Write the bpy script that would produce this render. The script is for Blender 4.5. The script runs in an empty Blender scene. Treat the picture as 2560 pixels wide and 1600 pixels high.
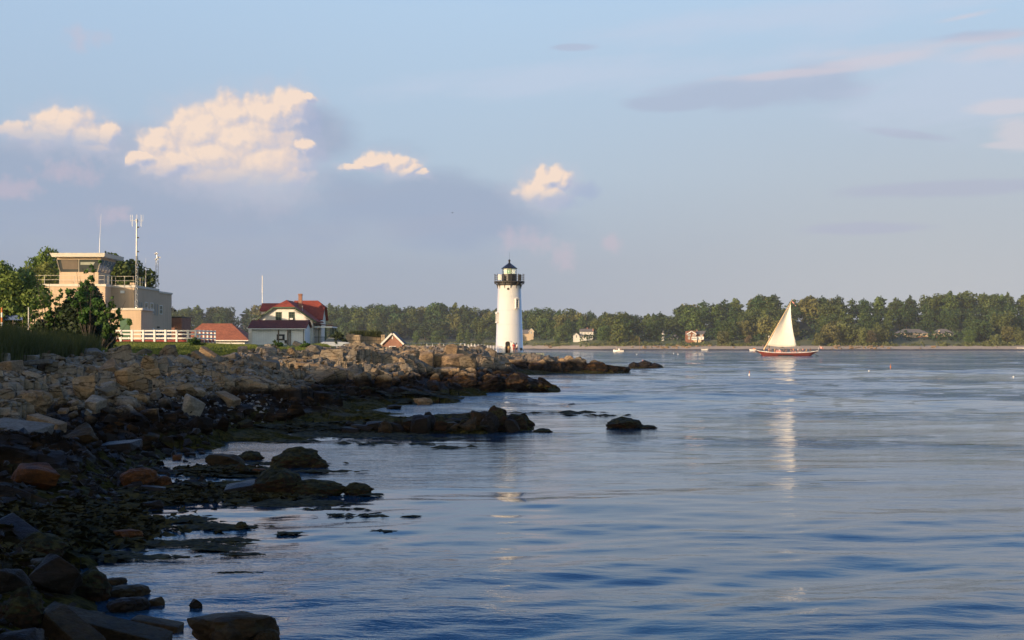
import bpy, bmesh, math, random
import numpy as np
from mathutils import Vector, Matrix, noise as mnoise

scene = bpy.context.scene
COL = scene.collection
R = math.radians
F = 3555.56            # focal length in pixels of a 2560 px wide frame (50 mm lens)
PITCH = math.atan(60 / F)
CAMZ = 4.0

# ------------------------------------------------------------------ camera
cam_d = bpy.data.cameras.new("camera")
cam_d.lens = 50; cam_d.sensor_width = 36; cam_d.clip_start = 0.1; cam_d.clip_end = 9000
cam = bpy.data.objects.new("camera", cam_d); COL.objects.link(cam)
cam.location = (0, 0, CAMZ); cam.rotation_euler = (R(90) + PITCH, 0, 0)
scene.camera = cam
scene.view_settings.view_transform = 'Standard'; scene.view_settings.look = 'None'
scene.view_settings.exposure = 0.2; scene.view_settings.gamma = 1.0

def s2l(r, g, b):
    f = lambda c: (c/255)/12.92 if c/255 <= 0.04045 else ((c/255+0.055)/1.055)**2.4
    return (f(r), f(g), f(b), 1.0)

# ------------------------------------------------------------------ world
SUN_AZ, SUN_EL = R(-134), R(10)      # azimuth clockwise from +Y
world = bpy.data.worlds.new("World"); scene.world = world; world.use_nodes = True
wn = world.node_tree; wn.nodes.clear()

class NT:
    """small helper to write node graphs as expressions"""
    def __init__(s, tree): s.t = tree
    def n(s, typ, **kw):
        nd = s.t.nodes.new(typ)
        for k, v in kw.items(): setattr(nd, k, v)
        return nd
    def put(s, sock, v):
        if v is None: return
        if isinstance(v, bpy.types.NodeSocket): s.t.links.new(v, sock)
        elif isinstance(v, (tuple, list)):
            L = len(sock.default_value); v = tuple(v)
            sock.default_value = v[:L] if len(v) >= L else v + (1.0,) * (L - len(v))
        else: sock.default_value = v
    def m(s, op, a, b=None, c=None, clamp=False):
        nd = s.n('ShaderNodeMath', operation=op); nd.use_clamp = clamp
        s.put(nd.inputs[0], a); s.put(nd.inputs[1], b); s.put(nd.inputs[2], c)
        return nd.outputs[0]
    def v(s, op, a, b=None):
        nd = s.n('ShaderNodeVectorMath', operation=op)
        s.put(nd.inputs[0], a); s.put(nd.inputs[1], b)
        return nd.outputs['Value'] if op in ('LENGTH', 'DOT_PRODUCT', 'DISTANCE') else nd.outputs[0]
    def xyz(s, x, y, z=0.0):
        nd = s.n('ShaderNodeCombineXYZ'); s.put(nd.inputs[0], x); s.put(nd.inputs[1], y); s.put(nd.inputs[2], z)
        return nd.outputs[0]
    def sep(s, v):
        nd = s.n('ShaderNodeSeparateXYZ'); s.put(nd.inputs[0], v); return nd.outputs
    def mix(s, f, a, b, mode='MIX'):
        nd = s.n('ShaderNodeMix', data_type='RGBA', blend_type=mode)
        s.put(nd.inputs[0], f); s.put(nd.inputs[6], a); s.put(nd.inputs[7], b)
        return nd.outputs[2]
    def sm(s, x, lo, hi, a=0.0, b=1.0):
        nd = s.n('ShaderNodeMapRange', interpolation_type='SMOOTHSTEP')
        s.put(nd.inputs[0], x); nd.inputs[1].default_value = lo; nd.inputs[2].default_value = hi
        nd.inputs[3].default_value = a; nd.inputs[4].default_value = b
        return nd.outputs[0]
    def lin(s, x, lo, hi, a=0.0, b=1.0):
        nd = s.n('ShaderNodeMapRange')
        s.put(nd.inputs[0], x); nd.inputs[1].default_value = lo; nd.inputs[2].default_value = hi
        nd.inputs[3].default_value = a; nd.inputs[4].default_value = b
        return nd.outputs[0]
    def noise(s, vec, scale, detail=4.0, rough=0.5, dist=0.0, dim='3D'):
        nd = s.n('ShaderNodeTexNoise', noise_dimensions=dim)
        s.put(nd.inputs['Vector'], vec); nd.inputs['Scale'].default_value = scale
        nd.inputs['Detail'].default_value = detail; nd.inputs['Roughness'].default_value = rough
        nd.inputs['Distortion'].default_value = dist
        return nd.outputs[0]
    def vor(s, vec, scale, feat='F1', detail=0.0, rough=0.5, out=0):
        nd = s.n('ShaderNodeTexVoronoi', feature=feat)
        s.put(nd.inputs['Vector'], vec); nd.inputs['Scale'].default_value = scale
        if 'Detail' in nd.inputs and feat != 'DISTANCE_TO_EDGE': nd.inputs['Detail'].default_value = detail; nd.inputs['Roughness'].default_value = rough
        return nd.outputs[out]
    def ramp(s, f, stops):
        nd = s.n('ShaderNodeValToRGB'); cr = nd.color_ramp
        while len(cr.elements) < len(stops): cr.elements.new(0.5)
        for e, (p, c) in zip(cr.elements, stops): e.position = p; e.color = c if len(c) == 4 else tuple(c) + (1,)
        s.put(nd.inputs[0], f); return nd.outputs[0]

W = NT(wn)
sky = W.n('ShaderNodeTexSky', sky_type='NISHITA'); sky.sun_disc = False
sky.sun_elevation = SUN_EL; sky.sun_rotation = SUN_AZ % (2*math.pi)
sky.air_density = 1.0; sky.dust_density = 1.5; sky.ozone_density = 1.5
dirv = W.n('ShaderNodeTexCoord').outputs['Generated']
dx, dy, dz = W.sep(dirv)
az = W.m('ARCTAN2', dx, dy); el = W.m('ARCSINE', dz)
K = 35.5556
U = W.m('MULTIPLY', az, K); V = W.m('MULTIPLY', el, K)
def uv(px, py):
    a = math.atan2(px-1280, F); e = math.atan2(860-py, math.hypot(px-1280, F))
    return a*K, e*K
# clear sky of the part of the heavens opposite the low sun
G = lambda *c: tuple(x*10 for x in s2l(*c)[:3]) + (1,)
elg = W.lin(el, 0.0, 1.5708)
front = W.ramp(elg, [(0.0, s2l(155, 166, 185)), (0.035, s2l(158, 170, 192)), (0.075, s2l(174, 192, 213)), (0.15, s2l(178, 204, 231)),
                     (0.19, s2l(126, 178, 238)), (0.30, s2l(74, 138, 224)), (1.0, s2l(50, 96, 178))])
rightness = W.sm(U, -4, 11)
warm = W.mix(W.m('MULTIPLY', rightness, W.sm(V, 9, 0)), front, s2l(180, 185, 196))
warm = W.mix(W.m('MULTIPLY', W.sm(U, 0, -14), 0.55), warm, W.mix(1.0, warm, (0.86, 0.88, 0.92, 1), 'MULTIPLY'))
facing = W.sm(dy, -0.5, 0.35)
nish = W.mix(1.0, sky.outputs[0], (0.24, 0.225, 0.20, 1), 'MULTIPLY')
base = W.mix(W.m('MULTIPLY', facing, 0.93), nish, warm)
P = W.xyz(U, V, 0)
# large soft grey-blue bank and thin veils
def ell(u, v, a, b, P=None, rot=0.0, W=W, U=None, V=None):
    du = W.m('SUBTRACT', U, u); dv = W.m('SUBTRACT', V, v)
    if rot:
        c, s_ = math.cos(rot), math.sin(rot)
        d1 = W.m('ADD', W.m('MULTIPLY', du, c), W.m('MULTIPLY', dv, s_)); d2 = W.m('SUBTRACT', W.m('MULTIPLY', dv, c), W.m('MULTIPLY', du, s_))
        du, dv = d1, d2
    q = W.m('ADD', W.m('POWER', W.m('DIVIDE', du, a), 2.0), W.m('POWER', W.m('DIVIDE', dv, b), 2.0))
    return W.m('SUBTRACT', 1.0, W.m('SQRT', q))
def E(px, py, a, b, rot=0.0):
    u, v = uv(px, py); return ell(u, v, a/100, b/100, rot=rot, U=U, V=V)
def mx(*a):
    r = a[0]
    for b in a[1:]: r = W.m('MAXIMUM', r, b)
    return r
ns = W.noise(W.xyz(W.m('MULTIPLY', U, 0.35), V, 0), 0.7, 5, 0.55, dim='2D')
nst = W.noise(W.xyz(W.m('ADD', 7.0, W.m('MULTIPLY', U, 0.22)), W.m('ADD', V, W.m('MULTIPLY', U, -0.12)), 0), 1.0, 7, 0.62, dim='2D')
bank = mx(E(330, 500, 900, 190), E(1000, 520, 700, 130, -0.12), E(60, 430, 520, 150), E(760, 330, 150, 120))
bank = W.sm(W.m('ADD', bank, W.m('MULTIPLY', W.m('SUBTRACT', ns, 0.5), 1.3)), 0.0, 0.75)
base = W.mix(W.m('MULTIPLY', bank, 0.8), base, s2l(155, 169, 194))
pale = W.sm(W.m('ADD', E(400, 620, 1200, 210), W.m('MULTIPLY', W.m('SUBTRACT', nst, 0.5), 2.2)), 0.1, 0.9)
base = W.mix(W.m('MULTIPLY', pale, 0.18), base, s2l(172, 173, 189))
dark2 = W.sm(W.m('ADD', mx(E(1900, 232, 300, 52), E(2060, 215, 150, 60), E(1700, 255, 160, 25)), W.m('MULTIPLY', W.m('SUBTRACT', nst, 0.5), 1.4)), 0.0, 0.5)
base = W.mix(W.m('MULTIPLY', dark2, 0.6), base, s2l(170, 180, 204))
d3 = W.sm(W.m('ADD', mx(E(2270, 335, 130, 15, -0.15), E(2350, 470, 330, 26), E(2200, 570, 200, 20), E(1430, 115, 80, 12), E(2450, 88, 180, 22)), W.m('MULTIPLY', W.m('SUBTRACT', nst, 0.5), 1.2)), 0.0, 0.6)
base = W.mix(W.m('MULTIPLY', d3, 0.5), base, s2l(172, 176, 200))
# high streaks lit by the sun on the right
veil = W.sm(W.m('ADD', mx(E(1950, 45, 800, 60, 0.05), E(1500, 190, 700, 60, 0.08), E(2400, 210, 500, 160, 0.1)), W.m('MULTIPLY', W.m('SUBTRACT', nst, 0.5), 2.0)), 0.0, 1.0)
base = W.mix(W.m('MULTIPLY', veil, 0.45), base, s2l(196, 206, 226))
cir = W.sm(W.m('ADD', mx(E(2420, 100, 300, 26, 0.06), E(2250, 140, 240, 24, 0.12), E(2520, 120, 160, 30), E(2010, 180, 260, 12, 0.04), E(2420, 38, 90, 10, 0.15)),
                W.m('MULTIPLY', W.m('SUBTRACT', nst, 0.5), 2.0)), -0.15, 0.9)
base = W.mix(W.m('MULTIPLY', cir, 0.55), base, s2l(214, 204, 212))
cir2 = W.sm(W.m('ADD', mx(E(2530, 265, 110, 22), E(2550, 330, 80, 46), E(2520, 360, 70, 14)), W.m('MULTIPLY', W.m('SUBTRACT', nst, 0.5), 1.2)), 0.0, 0.6)
base = W.mix(W.m('MULTIPLY', cir2, 0.55), base, s2l(216, 208, 214))

# cumulus heaps: one node group gives the cloud relief at a point, used twice for its lit and shaded side
BLOBS = [  # px, py, half width, half height of every heap
    (722, 262, 66, 50), (660, 282, 92, 62), (575, 288, 90, 62), (505, 320, 106, 70), (600, 350, 165, 96), (530, 385, 140, 76), (398, 362, 70, 54),
    (650, 410, 130, 86), (455, 402, 140, 52), (650, 452, 115, 62), (560, 440, 150, 50), (753, 362, 34, 22), (345, 396, 60, 22), (715, 440, 70, 40), (765, 252, 40, 18),
    (155, 318, 88, 56), (100, 342, 72, 36), (42, 333, 46, 24), (215, 338, 62, 42), (264, 340, 50, 34), (240, 364, 70, 24),
    (935, 405, 58, 24), (985, 406, 58, 32), (885, 418, 42, 14), (1052, 438, 26, 12), (1015, 420, 36, 20),
    (1382, 446, 50, 38), (1345, 474, 66, 42), (1402, 452, 40, 34), (1368, 488, 64, 30)]
FAINT = [(1345, 600, 70, 50), (1410, 640, 45, 55), (1528, 605, 42, 32), (1270, 600, 36, 46), (280, 538, 66, 30), (180, 430, 110, 44), (20, 475, 90, 44), (205, 92, 66, 34)]
def cloud_group(name, amp, scale):
    gt = bpy.data.node_groups.new(name, 'ShaderNodeTree')
    gt.interface.new_socket("P", in_out='INPUT', socket_type='NodeSocketVector')
    gt.interface.new_socket("H", in_out='OUTPUT', socket_type='NodeSocketFloat')
    gt.interface.new_socket("S", in_out='OUTPUT', socket_type='NodeSocketFloat')
    Q = NT(gt); gi = Q.n('NodeGroupInput'); go = Q.n('NodeGroupOutput')
    p = gi.outputs[0]
    wn_ = Q.n('ShaderNodeTexNoise', noise_dimensions='2D'); Q.put(wn_.inputs['Vector'], Q.v('ADD', p, (3.3, 9.1, 0)))
    wn_.inputs['Scale'].default_value = 1.6; wn_.inputs['Detail'].default_value = 3
    p2 = Q.v('ADD', p, Q.v('MULTIPLY', Q.v('SUBTRACT', wn_.outputs[1], (.5, .5, .5)), (.6, .5, 0)))
    u, v, _ = Q.sep(p2)
    r = None
    for (px, py, a, b) in BLOBS:
        cu, cv = uv(px, py); e = ell(cu, cv, a/100, b/100, W=Q, U=u, V=v)
        r = e if r is None else Q.m('MAXIMUM', r, e)
    vo = Q.n('ShaderNodeTexVoronoi', feature='SMOOTH_F1', voronoi_dimensions='2D'); Q.put(vo.inputs['Vector'], p2)
    vo.inputs['Scale'].default_value = scale; vo.inputs['Detail'].default_value = 2.5; vo.inputs['Roughness'].default_value = 0.5
    vo.inputs['Smoothness'].default_value = 0.5
    bil = Q.m('SUBTRACT', 0.45, vo.outputs[0])
    fb = Q.m('SUBTRACT', Q.noise(Q.v('ADD', p, (13, 1, 0)), scale*1.3, 6, 0.62, dim='2D'), 0.5)
    h = Q.m('ADD', Q.m('MULTIPLY', r, 1.45), Q.m('ADD', Q.m('MULTIPLY', bil, amp), Q.m('MULTIPLY', fb, amp*2.2)))
    Q.put(go.inputs[0], h); Q.put(go.inputs[1], r)
    return gt
cg = cloud_group("cloud_relief", 0.27, 1.35)
ga = W.n('ShaderNodeGroup'); ga.node_tree = cg; W.put(ga.inputs[0], P)
gb = W.n('ShaderNodeGroup'); gb.node_tree = cg; W.put(gb.inputs[0], W.v('ADD', P, (-0.11, 0.11, 0)))
h0, h1 = ga.outputs[0], gb.outputs[0]
# each heap has its own flat, dissolving base
def vbase(px_lo, px_hi, ytop, ybot):
    a_ = W.m('MULTIPLY', W.m('GREATER_THAN', U, uv(px_lo, 400)[0]), W.m('LESS_THAN', U, uv(px_hi, 400)[0]))
    return W.m('MULTIPLY', a_, W.sm(W.m('ADD', V, W.m('MULTIPLY', W.m('SUBTRACT', ns, .5), 0.9)), uv(1280, ybot)[1], uv(1280, ytop)[1]))
fade = W.m('ADD', W.m('ADD', vbase(-400, 310, 325, 410), vbase(310, 830, 395, 525)), W.m('ADD', vbase(830, 1150, 415, 460), vbase(1150, 1700, 470, 525)))
fbf = W.noise(W.v('ADD', P, (5, 2, 0)), 2.2, 5, 0.6, dim='2D')
ff = None
for (px, py, a_, b_) in FAINT:
    e = E(px, py, a_, b_); ff = e if ff is None else W.m('MAXIMUM', ff, e)
ff = W.sm(W.m('ADD', ff, W.m('MULTIPLY', W.m('SUBTRACT', fbf, .5), 1.8)), 0.0, 1.0)
base = W.mix(W.m('MULTIPLY', ff, 0.42), base, s2l(206, 188, 200))
sh = W.sm(W.m('ADD', mx(E(770, 300, 60, 75), E(730, 400, 100, 70), E(1462, 478, 55, 30), E(1400, 505, 80, 26)), W.m('MULTIPLY', W.m('SUBTRACT', fbf, .5), 1.2)), 0.0, 0.7)
base = W.mix(W.m('MULTIPLY', sh, 0.55), base, s2l(160, 174, 206))
al = W.m('MULTIPLY', W.sm(h0, -0.18, 0.42), fade)
light = W.m('ADD', 0.45, W.m('ADD', W.m('MULTIPLY', W.m('SUBTRACT', h0, h1), 1.0), W.m('MULTIPLY', ga.outputs[1], 0.5)), clamp=True)
light = W.m('MULTIPLY', light, W.lin(fade, 0.0, 1.0, 0.55, 1.0))
ccol = W.ramp(light, [(0.0, s2l(178, 184, 208)), (0.3, s2l(198, 196, 209)), (0.65, s2l(224, 208, 203)), (1.0, s2l(248, 223, 203))])
halo = W.sm(W.m('ADD', ga.outputs[1], W.m('MULTIPLY', W.m('SUBTRACT', fbf, .5), .9)), -0.75, 0.55)
base = W.mix(W.m('MULTIPLY', halo, 0.42), base, s2l(198, 196, 210))
base = W.mix(W.m('MULTIPLY', al, 0.90), base, ccol)

below = W.mix(W.sm(dz, -0.02, 0.0), s2l(70, 80, 95), base)
fin = W.mix(1.0, below, (10, 10, 10, 1), 'MULTIPLY')
bg = W.n('ShaderNodeBackground'); W.put(bg.inputs[0], fin); bg.inputs[1].default_value = 0.089
wo = W.n('ShaderNodeOutputWorld'); wn.links.new(bg.outputs[0], wo.inputs[0])
world.cycles.sampling_method = 'MANUAL'; world.cycles.sample_map_resolution = 512

# ------------------------------------------------------------------ sun
sd = bpy.data.lights.new("sun", 'SUN'); sd.energy = 5.0; sd.angle = R(0.6); sd.color = (1.0, 0.75, 0.50)
sun = bpy.data.objects.new("sun", sd); COL.objects.link(sun)
SUND = Vector((math.sin(SUN_AZ)*math.cos(SUN_EL), math.cos(SUN_AZ)*math.cos(SUN_EL), math.sin(SUN_EL)))
sun.rotation_euler = SUND.to_track_quat('Z', 'Y').to_euler()
sun.location = (-60, -60, 60)

# ------------------------------------------------------------------ helpers
rng = random.Random(7)
nrng = np.random.default_rng(11)

def at(px, py, Y):
    """point at depth Y seen at pixel (px, py) of the 2560 px frame"""
    cp, sp = math.cos(PITCH), math.sin(PITCH)
    u, v = (px-1280)/F, (800-py)/F
    d = Vector((u, cp - sp*v, sp + cp*v)); d *= Y/d.y
    return Vector((d.x, d.y, CAMZ + d.z))
def X_at(px, Y): return at(px, 860, Y).x
def Z_at(py, Y): return at(1280, py, Y).z

def tag(o, label=None, cat=None, group=None, kind=None):
    if label: o["label"] = label
    if cat: o["category"] = cat
    if group: o["group"] = group
    if kind: o["kind"] = kind
    return o
def thing(name, label, cat, loc=(0, 0, 0), rz=0.0, group=None):
    o = bpy.data.objects.new(name, None); COL.objects.link(o)
    o.location = loc; o.rotation_euler = (0, 0, rz); o.empty_display_size = 0.3
    return tag(o, label, cat, group)
def link(name, me, mat, parent=None):
    o = bpy.data.objects.new(name, me); COL.objects.link(o)
    if mat is not None and not me.materials: me.materials.append(mat)
    if parent: o.parent = parent
    return o

class MB:
    def __init__(s): s.v = []; s.f = []
    def add(s, vs, fs):
        n = len(s.v); s.v += [tuple(p) for p in vs]; s.f += [tuple(i+n for i in f) for f in fs]; return s
    def box(s, x0, x1, y0, y1, z0, z1):
        return s.add([(x0,y0,z0),(x1,y0,z0),(x1,y1,z0),(x0,y1,z0),(x0,y0,z1),(x1,y0,z1),(x1,y1,z1),(x0,y1,z1)],
                     [(0,3,2,1),(4,5,6,7),(0,1,5,4),(1,2,6,5),(2,3,7,6),(3,0,4,7)])
    def hexa(s, b, t):
        return s.add(list(b)+list(t), [(0,3,2,1),(4,5,6,7),(0,1,5,4),(1,2,6,5),(2,3,7,6),(3,0,4,7)])
    def tube(s, p0, p1, r0, r1=None, n=8):
        r1 = r0 if r1 is None else r1
        p0, p1 = Vector(p0), Vector(p1); d = (p1-p0).normalized()
        a = d.orthogonal().normalized(); b = d.cross(a); vs = []
        for p, r in ((p0, r0), (p1, r1)):
            for i in range(n):
                t = 2*math.pi*i/n; vs.append(p + a*(math.cos(t)*r) + b*(math.sin(t)*r))
        fs = [(i, (i+1) % n, n+(i+1) % n, n+i) for i in range(n)] + [tuple(range(n-1, -1, -1)), tuple(range(n, 2*n))]
        return s.add(vs, fs)
    def path(s, pts, radii, n=6):
        for i in range(len(pts)-1): s.tube(pts[i], pts[i+1], radii[i], radii[i+1], n)
        return s
    def lathe(s, prof, n=24, c=(0, 0), cap=True):
        vs = []; fs = []
        for r, z in prof:
            for i in range(n):
                t = 2*math.pi*i/n; vs.append((c[0]+r*math.cos(t), c[1]+r*math.sin(t), z))
        for k in range(len(prof)-1):
            for i in range(n): fs.append((k*n+i, k*n+(i+1) % n, (k+1)*n+(i+1) % n, (k+1)*n+i))
        if cap: fs.append(tuple(range(n-1, -1, -1))); fs.append(tuple((len(prof)-1)*n+i for i in range(n)))
        return s.add(vs, fs)
    def prism(s, poly, y0, y1):
        """polygon in x,z (counter-clockwise seen from -y) extruded along y"""
        n = len(poly); vs = [(x, y0, z) for x, z in poly] + [(x, y1, z) for x, z in poly]
        return s.add(vs, [tuple(range(n)), tuple(range(2*n-1, n-1, -1))] + [(i, n+i, n+(i+1) % n, (i+1) % n) for i in range(n)])
    def slab(s, pts, t):
        n = len(pts); nrm = (Vector(pts[1])-Vector(pts[0])).cross(Vector(pts[2])-Vector(pts[0])).normalized()
        if nrm.z < 0: pts = list(reversed(pts)); nrm = -nrm
        lo = [Vector(p)-nrm*t for p in pts]
        return s.add([tuple(p) for p in pts]+[tuple(p) for p in lo], [tuple(range(n)), tuple(range(2*n-1, n-1, -1))] + [(i, n+i, n+(i+1) % n, (i+1) % n) for i in range(n)])
    def ball(s, c, r, n=8, m=6, sc=(1, 1, 1)):
        vs = [(c[0], c[1], c[2]+r*sc[2])]
        for k in range(1, m):
            ph = math.pi*k/m
            for i in range(n):
                t = 2*math.pi*i/n
                vs.append((c[0]+r*sc[0]*math.sin(ph)*math.cos(t), c[1]+r*sc[1]*math.sin(ph)*math.sin(t), c[2]+r*sc[2]*math.cos(ph)))
        vs.append((c[0], c[1], c[2]-r*sc[2])); L = len(vs)-1
        fs = [(0, 1+i, 1+(i+1) % n) for i in range(n)]
        for k in range(m-2):
            for i in range(n): fs.append((1+k*n+i, 1+(k+1)*n+i, 1+(k+1)*n+(i+1) % n, 1+k*n+(i+1) % n))
        fs += [(L, 1+(m-2)*n+(i+1) % n, 1+(m-2)*n+i) for i in range(n)]
        return s.add(vs, fs)
    def mesh(s, name):
        me = bpy.data.meshes.new(name); me.from_pydata(s.v, [], s.f); me.update(); return me
    def build(s, name, mat, parent=None, smooth=False, bevel=0):
        me = s.mesh(name)
        if smooth: me.polygons.foreach_set('use_smooth', [True]*len(me.polygons))
        o = link(name, me, mat, parent)
        if bevel:
            b = o.modifiers.new("bevel", 'BEVEL'); b.width = bevel; b.segments = 2; b.limit_method = 'ANGLE'
        return o

def np_mesh(name, V, Fq, mat=None, smooth=False):
    me = bpy.data.meshes.new(name); k = Fq.shape[1]
    me.vertices.add(len(V)); me.vertices.foreach_set('co', np.asarray(V, np.float32).ravel())
    me.loops.add(Fq.size); me.loops.foreach_set('vertex_index', Fq.astype(np.int32).ravel())
    me.polygons.add(len(Fq)); me.polygons.foreach_set('loop_start', np.arange(0, Fq.size, k, dtype=np.int32))
    me.update(calc_edges=True)
    me.polygons.foreach_set('use_smooth', np.full(len(Fq), smooth))
    if mat: me.materials.append(mat)
    return me

# ------------------------------------------------------------------ materials
def mat(name):
    m = bpy.data.materials.new(name); m.use_nodes = True; m.node_tree.nodes.clear()
    q = NT(m.node_tree); b = q.n('ShaderNodeBsdfPrincipled'); o = q.n('ShaderNodeOutputMaterial')
    m.node_tree.links.new(b.outputs[0], o.inputs[0]); q.bsdf = b
    return m, q
def bump(q, h, dist=0.02, strength=1.0):
    nd = q.n('ShaderNodeBump'); nd.inputs['Distance'].default_value = dist; nd.inputs['Strength'].default_value = strength
    q.put(nd.inputs['Height'], h); q.put(q.bsdf.inputs['Normal'], nd.outputs[0])
def objco(q): return q.n('ShaderNodeTexCoord').outputs['Object']
def gpos(q): return q.n('ShaderNodeNewGeometry').outputs['Position']
_pm = {}
def plain(name, col, rough=0.6, var=0.12, scale=2.0, metal=0.0, spec=0.5, bmp=0.0):
    if name in _pm: return _pm[name]
    m, q = mat(name); c = objco(q); nz = q.noise(c, scale, 5, 0.6)
    f = q.lin(nz, 0.3, 0.7, 1-var, 1+var)
    q.put(q.bsdf.inputs['Base Color'], q.mix(1.0, tuple(col)+(1,), q.xyz(f, f, f), 'MULTIPLY'))
    q.bsdf.inputs['Roughness'].default_value = rough; q.bsdf.inputs['Metallic'].default_value = metal
    q.bsdf.inputs['Specular IOR Level'].default_value = spec
    if bmp: bump(q, q.noise(c, scale*6, 4, 0.6), bmp)
    _pm[name] = m; return m
def siding(name, col, step=0.12, axis='z', rough=0.55, var=0.08, depth=0.02):
    m, q = mat(name); c = objco(q); s = q.sep(c); t = s[2] if axis == 'z' else s[0]
    fr = q.m('FRACT', q.m('DIVIDE', t, step)); depth = min(depth, .002); nz = q.noise(c, 1.2, 5, 0.65)
    f = q.m('MULTIPLY', q.lin(nz, 0.3, 0.7, 1-var, 1+var), q.lin(fr, 0.0, 0.12, 0.8, 1.0))
    q.put(q.bsdf.inputs['Base Color'], q.mix(1.0, tuple(col)+(1,), q.xyz(f, f, f), 'MULTIPLY'))
    q.bsdf.inputs['Roughness'].default_value = rough; bump(q, fr, depth)
    return m
def brick(name, c1, c2, mortar, w, h, ms=0.012, rough=0.85, bmp=0.02, big=0.5):
    m, q = mat(name); c = objco(q); s = q.sep(c)
    co = q.xyz(q.m('ADD', s[0], s[1]), s[2], 0)
    nd = q.n('ShaderNodeTexBrick'); q.put(nd.inputs['Vector'], co); nd.inputs['Scale'].default_value = 1.0
    nd.inputs['Brick Width'].default_value = w; nd.inputs['Row Height'].default_value = h; nd.inputs['Mortar Size'].default_value = ms
    nd.inputs['Color1'].default_value = tuple(c1)+(1,); nd.inputs['Color2'].default_value = tuple(c2)+(1,); nd.inputs['Mortar'].default_value = tuple(mortar)+(1,)
    nz = q.lin(q.noise(c, big, 6, 0.7), 0.3, 0.7, 0.75, 1.2)
    q.put(q.bsdf.inputs['Base Color'], q.mix(1.0, nd.outputs[0], q.xyz(nz, nz, nz), 'MULTIPLY'))
    q.bsdf.inputs['Roughness'].default_value = rough
    bump(q, q.m('SUBTRACT', q.noise(c, 9, 4, 0.6), nd.outputs[1]), bmp*.3)
    return m
def shingle(name, col, rough=0.9):
    m, q = mat(name); c = objco(q); s = q.sep(c)
    nd = q.n('ShaderNodeTexBrick'); q.put(nd.inputs['Vector'], q.xyz(q.m('ADD', s[0], q.m('MULTIPLY', s[1], 0.3)), s[2], 0)); nd.inputs['Scale'].default_value = 1
    nd.inputs['Brick Width'].default_value = 0.3; nd.inputs['Row Height'].default_value = 0.1; nd.inputs['Mortar Size'].default_value = 0.006
    a = tuple(x*1.2 for x in col); b = tuple(x*0.78 for x in col)
    nd.inputs['Color1'].default_value = a+(1,); nd.inputs['Color2'].default_value = b+(1,); nd.inputs['Mortar'].default_value = tuple(x*.45 for x in col)+(1,)
    nz = q.lin(q.noise(c, 0.8, 6, 0.7), 0.3, 0.7, 0.8, 1.2)
    q.put(q.bsdf.inputs['Base Color'], q.mix(1.0, nd.outputs[0], q.xyz(nz, nz, nz), 'MULTIPLY')); q.bsdf.inputs['Roughness'].default_value = rough
    bump(q, q.noise(c, 14, 3, 0.6), 0.01)
    return m
def glass(name, col=(0.03, 0.04, 0.05), rough=0.06):
    return plain(name, col, rough, 0.3, 0.7, spec=0.8)
def foliage(name, dark, lit, scale=0.5, trans=0.25):
    m, q = mat(name); oi = q.n('ShaderNodeObjectInfo')
    c = q.v('ADD', objco(q), q.xyz(q.m('MULTIPLY', oi.outputs['Random'], 50), 0, 0))
    a = q.noise(c, scale, 3, 0.6); b = q.noise(c, scale*5, 3, 0.6)
    f = q.lin(q.m('ADD', q.m('MULTIPLY', a, 0.6), q.m('MULTIPLY', b, 0.4)), 0.35, 0.65)
    col = q.mix(f, tuple(dark)+(1,), tuple(lit)+(1,))
    hs = q.n('ShaderNodeHueSaturation'); q.put(hs.inputs['Color'], col)
    q.put(hs.inputs['Value'], q.lin(oi.outputs['Random'], 0, 1, 0.7, 1.3)); q.put(hs.inputs['Hue'], q.lin(q.m('FRACT', q.m('MULTIPLY', oi.outputs['Random'], 7.3)), 0, 1, 0.475, 0.525))
    q.put(q.bsdf.inputs['Base Color'], hs.outputs[0]); q.bsdf.inputs['Roughness'].default_value = 0.6
    q.bsdf.inputs['Specular IOR Level'].default_value = 0.25
    if trans:
        tr = q.n('ShaderNodeBsdfTranslucent'); q.put(tr.inputs[0], hs.outputs[0]); mx_ = q.n('ShaderNodeMixShader'); mx_.inputs[0].default_value = trans
        out = [n for n in m.node_tree.nodes if n.type == 'OUTPUT_MATERIAL'][0]
        m.node_tree.links.new(q.bsdf.outputs[0], mx_.inputs[1]); m.node_tree.links.new(tr.outputs[0], mx_.inputs[2]); m.node_tree.links.new(mx_.outputs[0], out.inputs[0])
    return m

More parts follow.
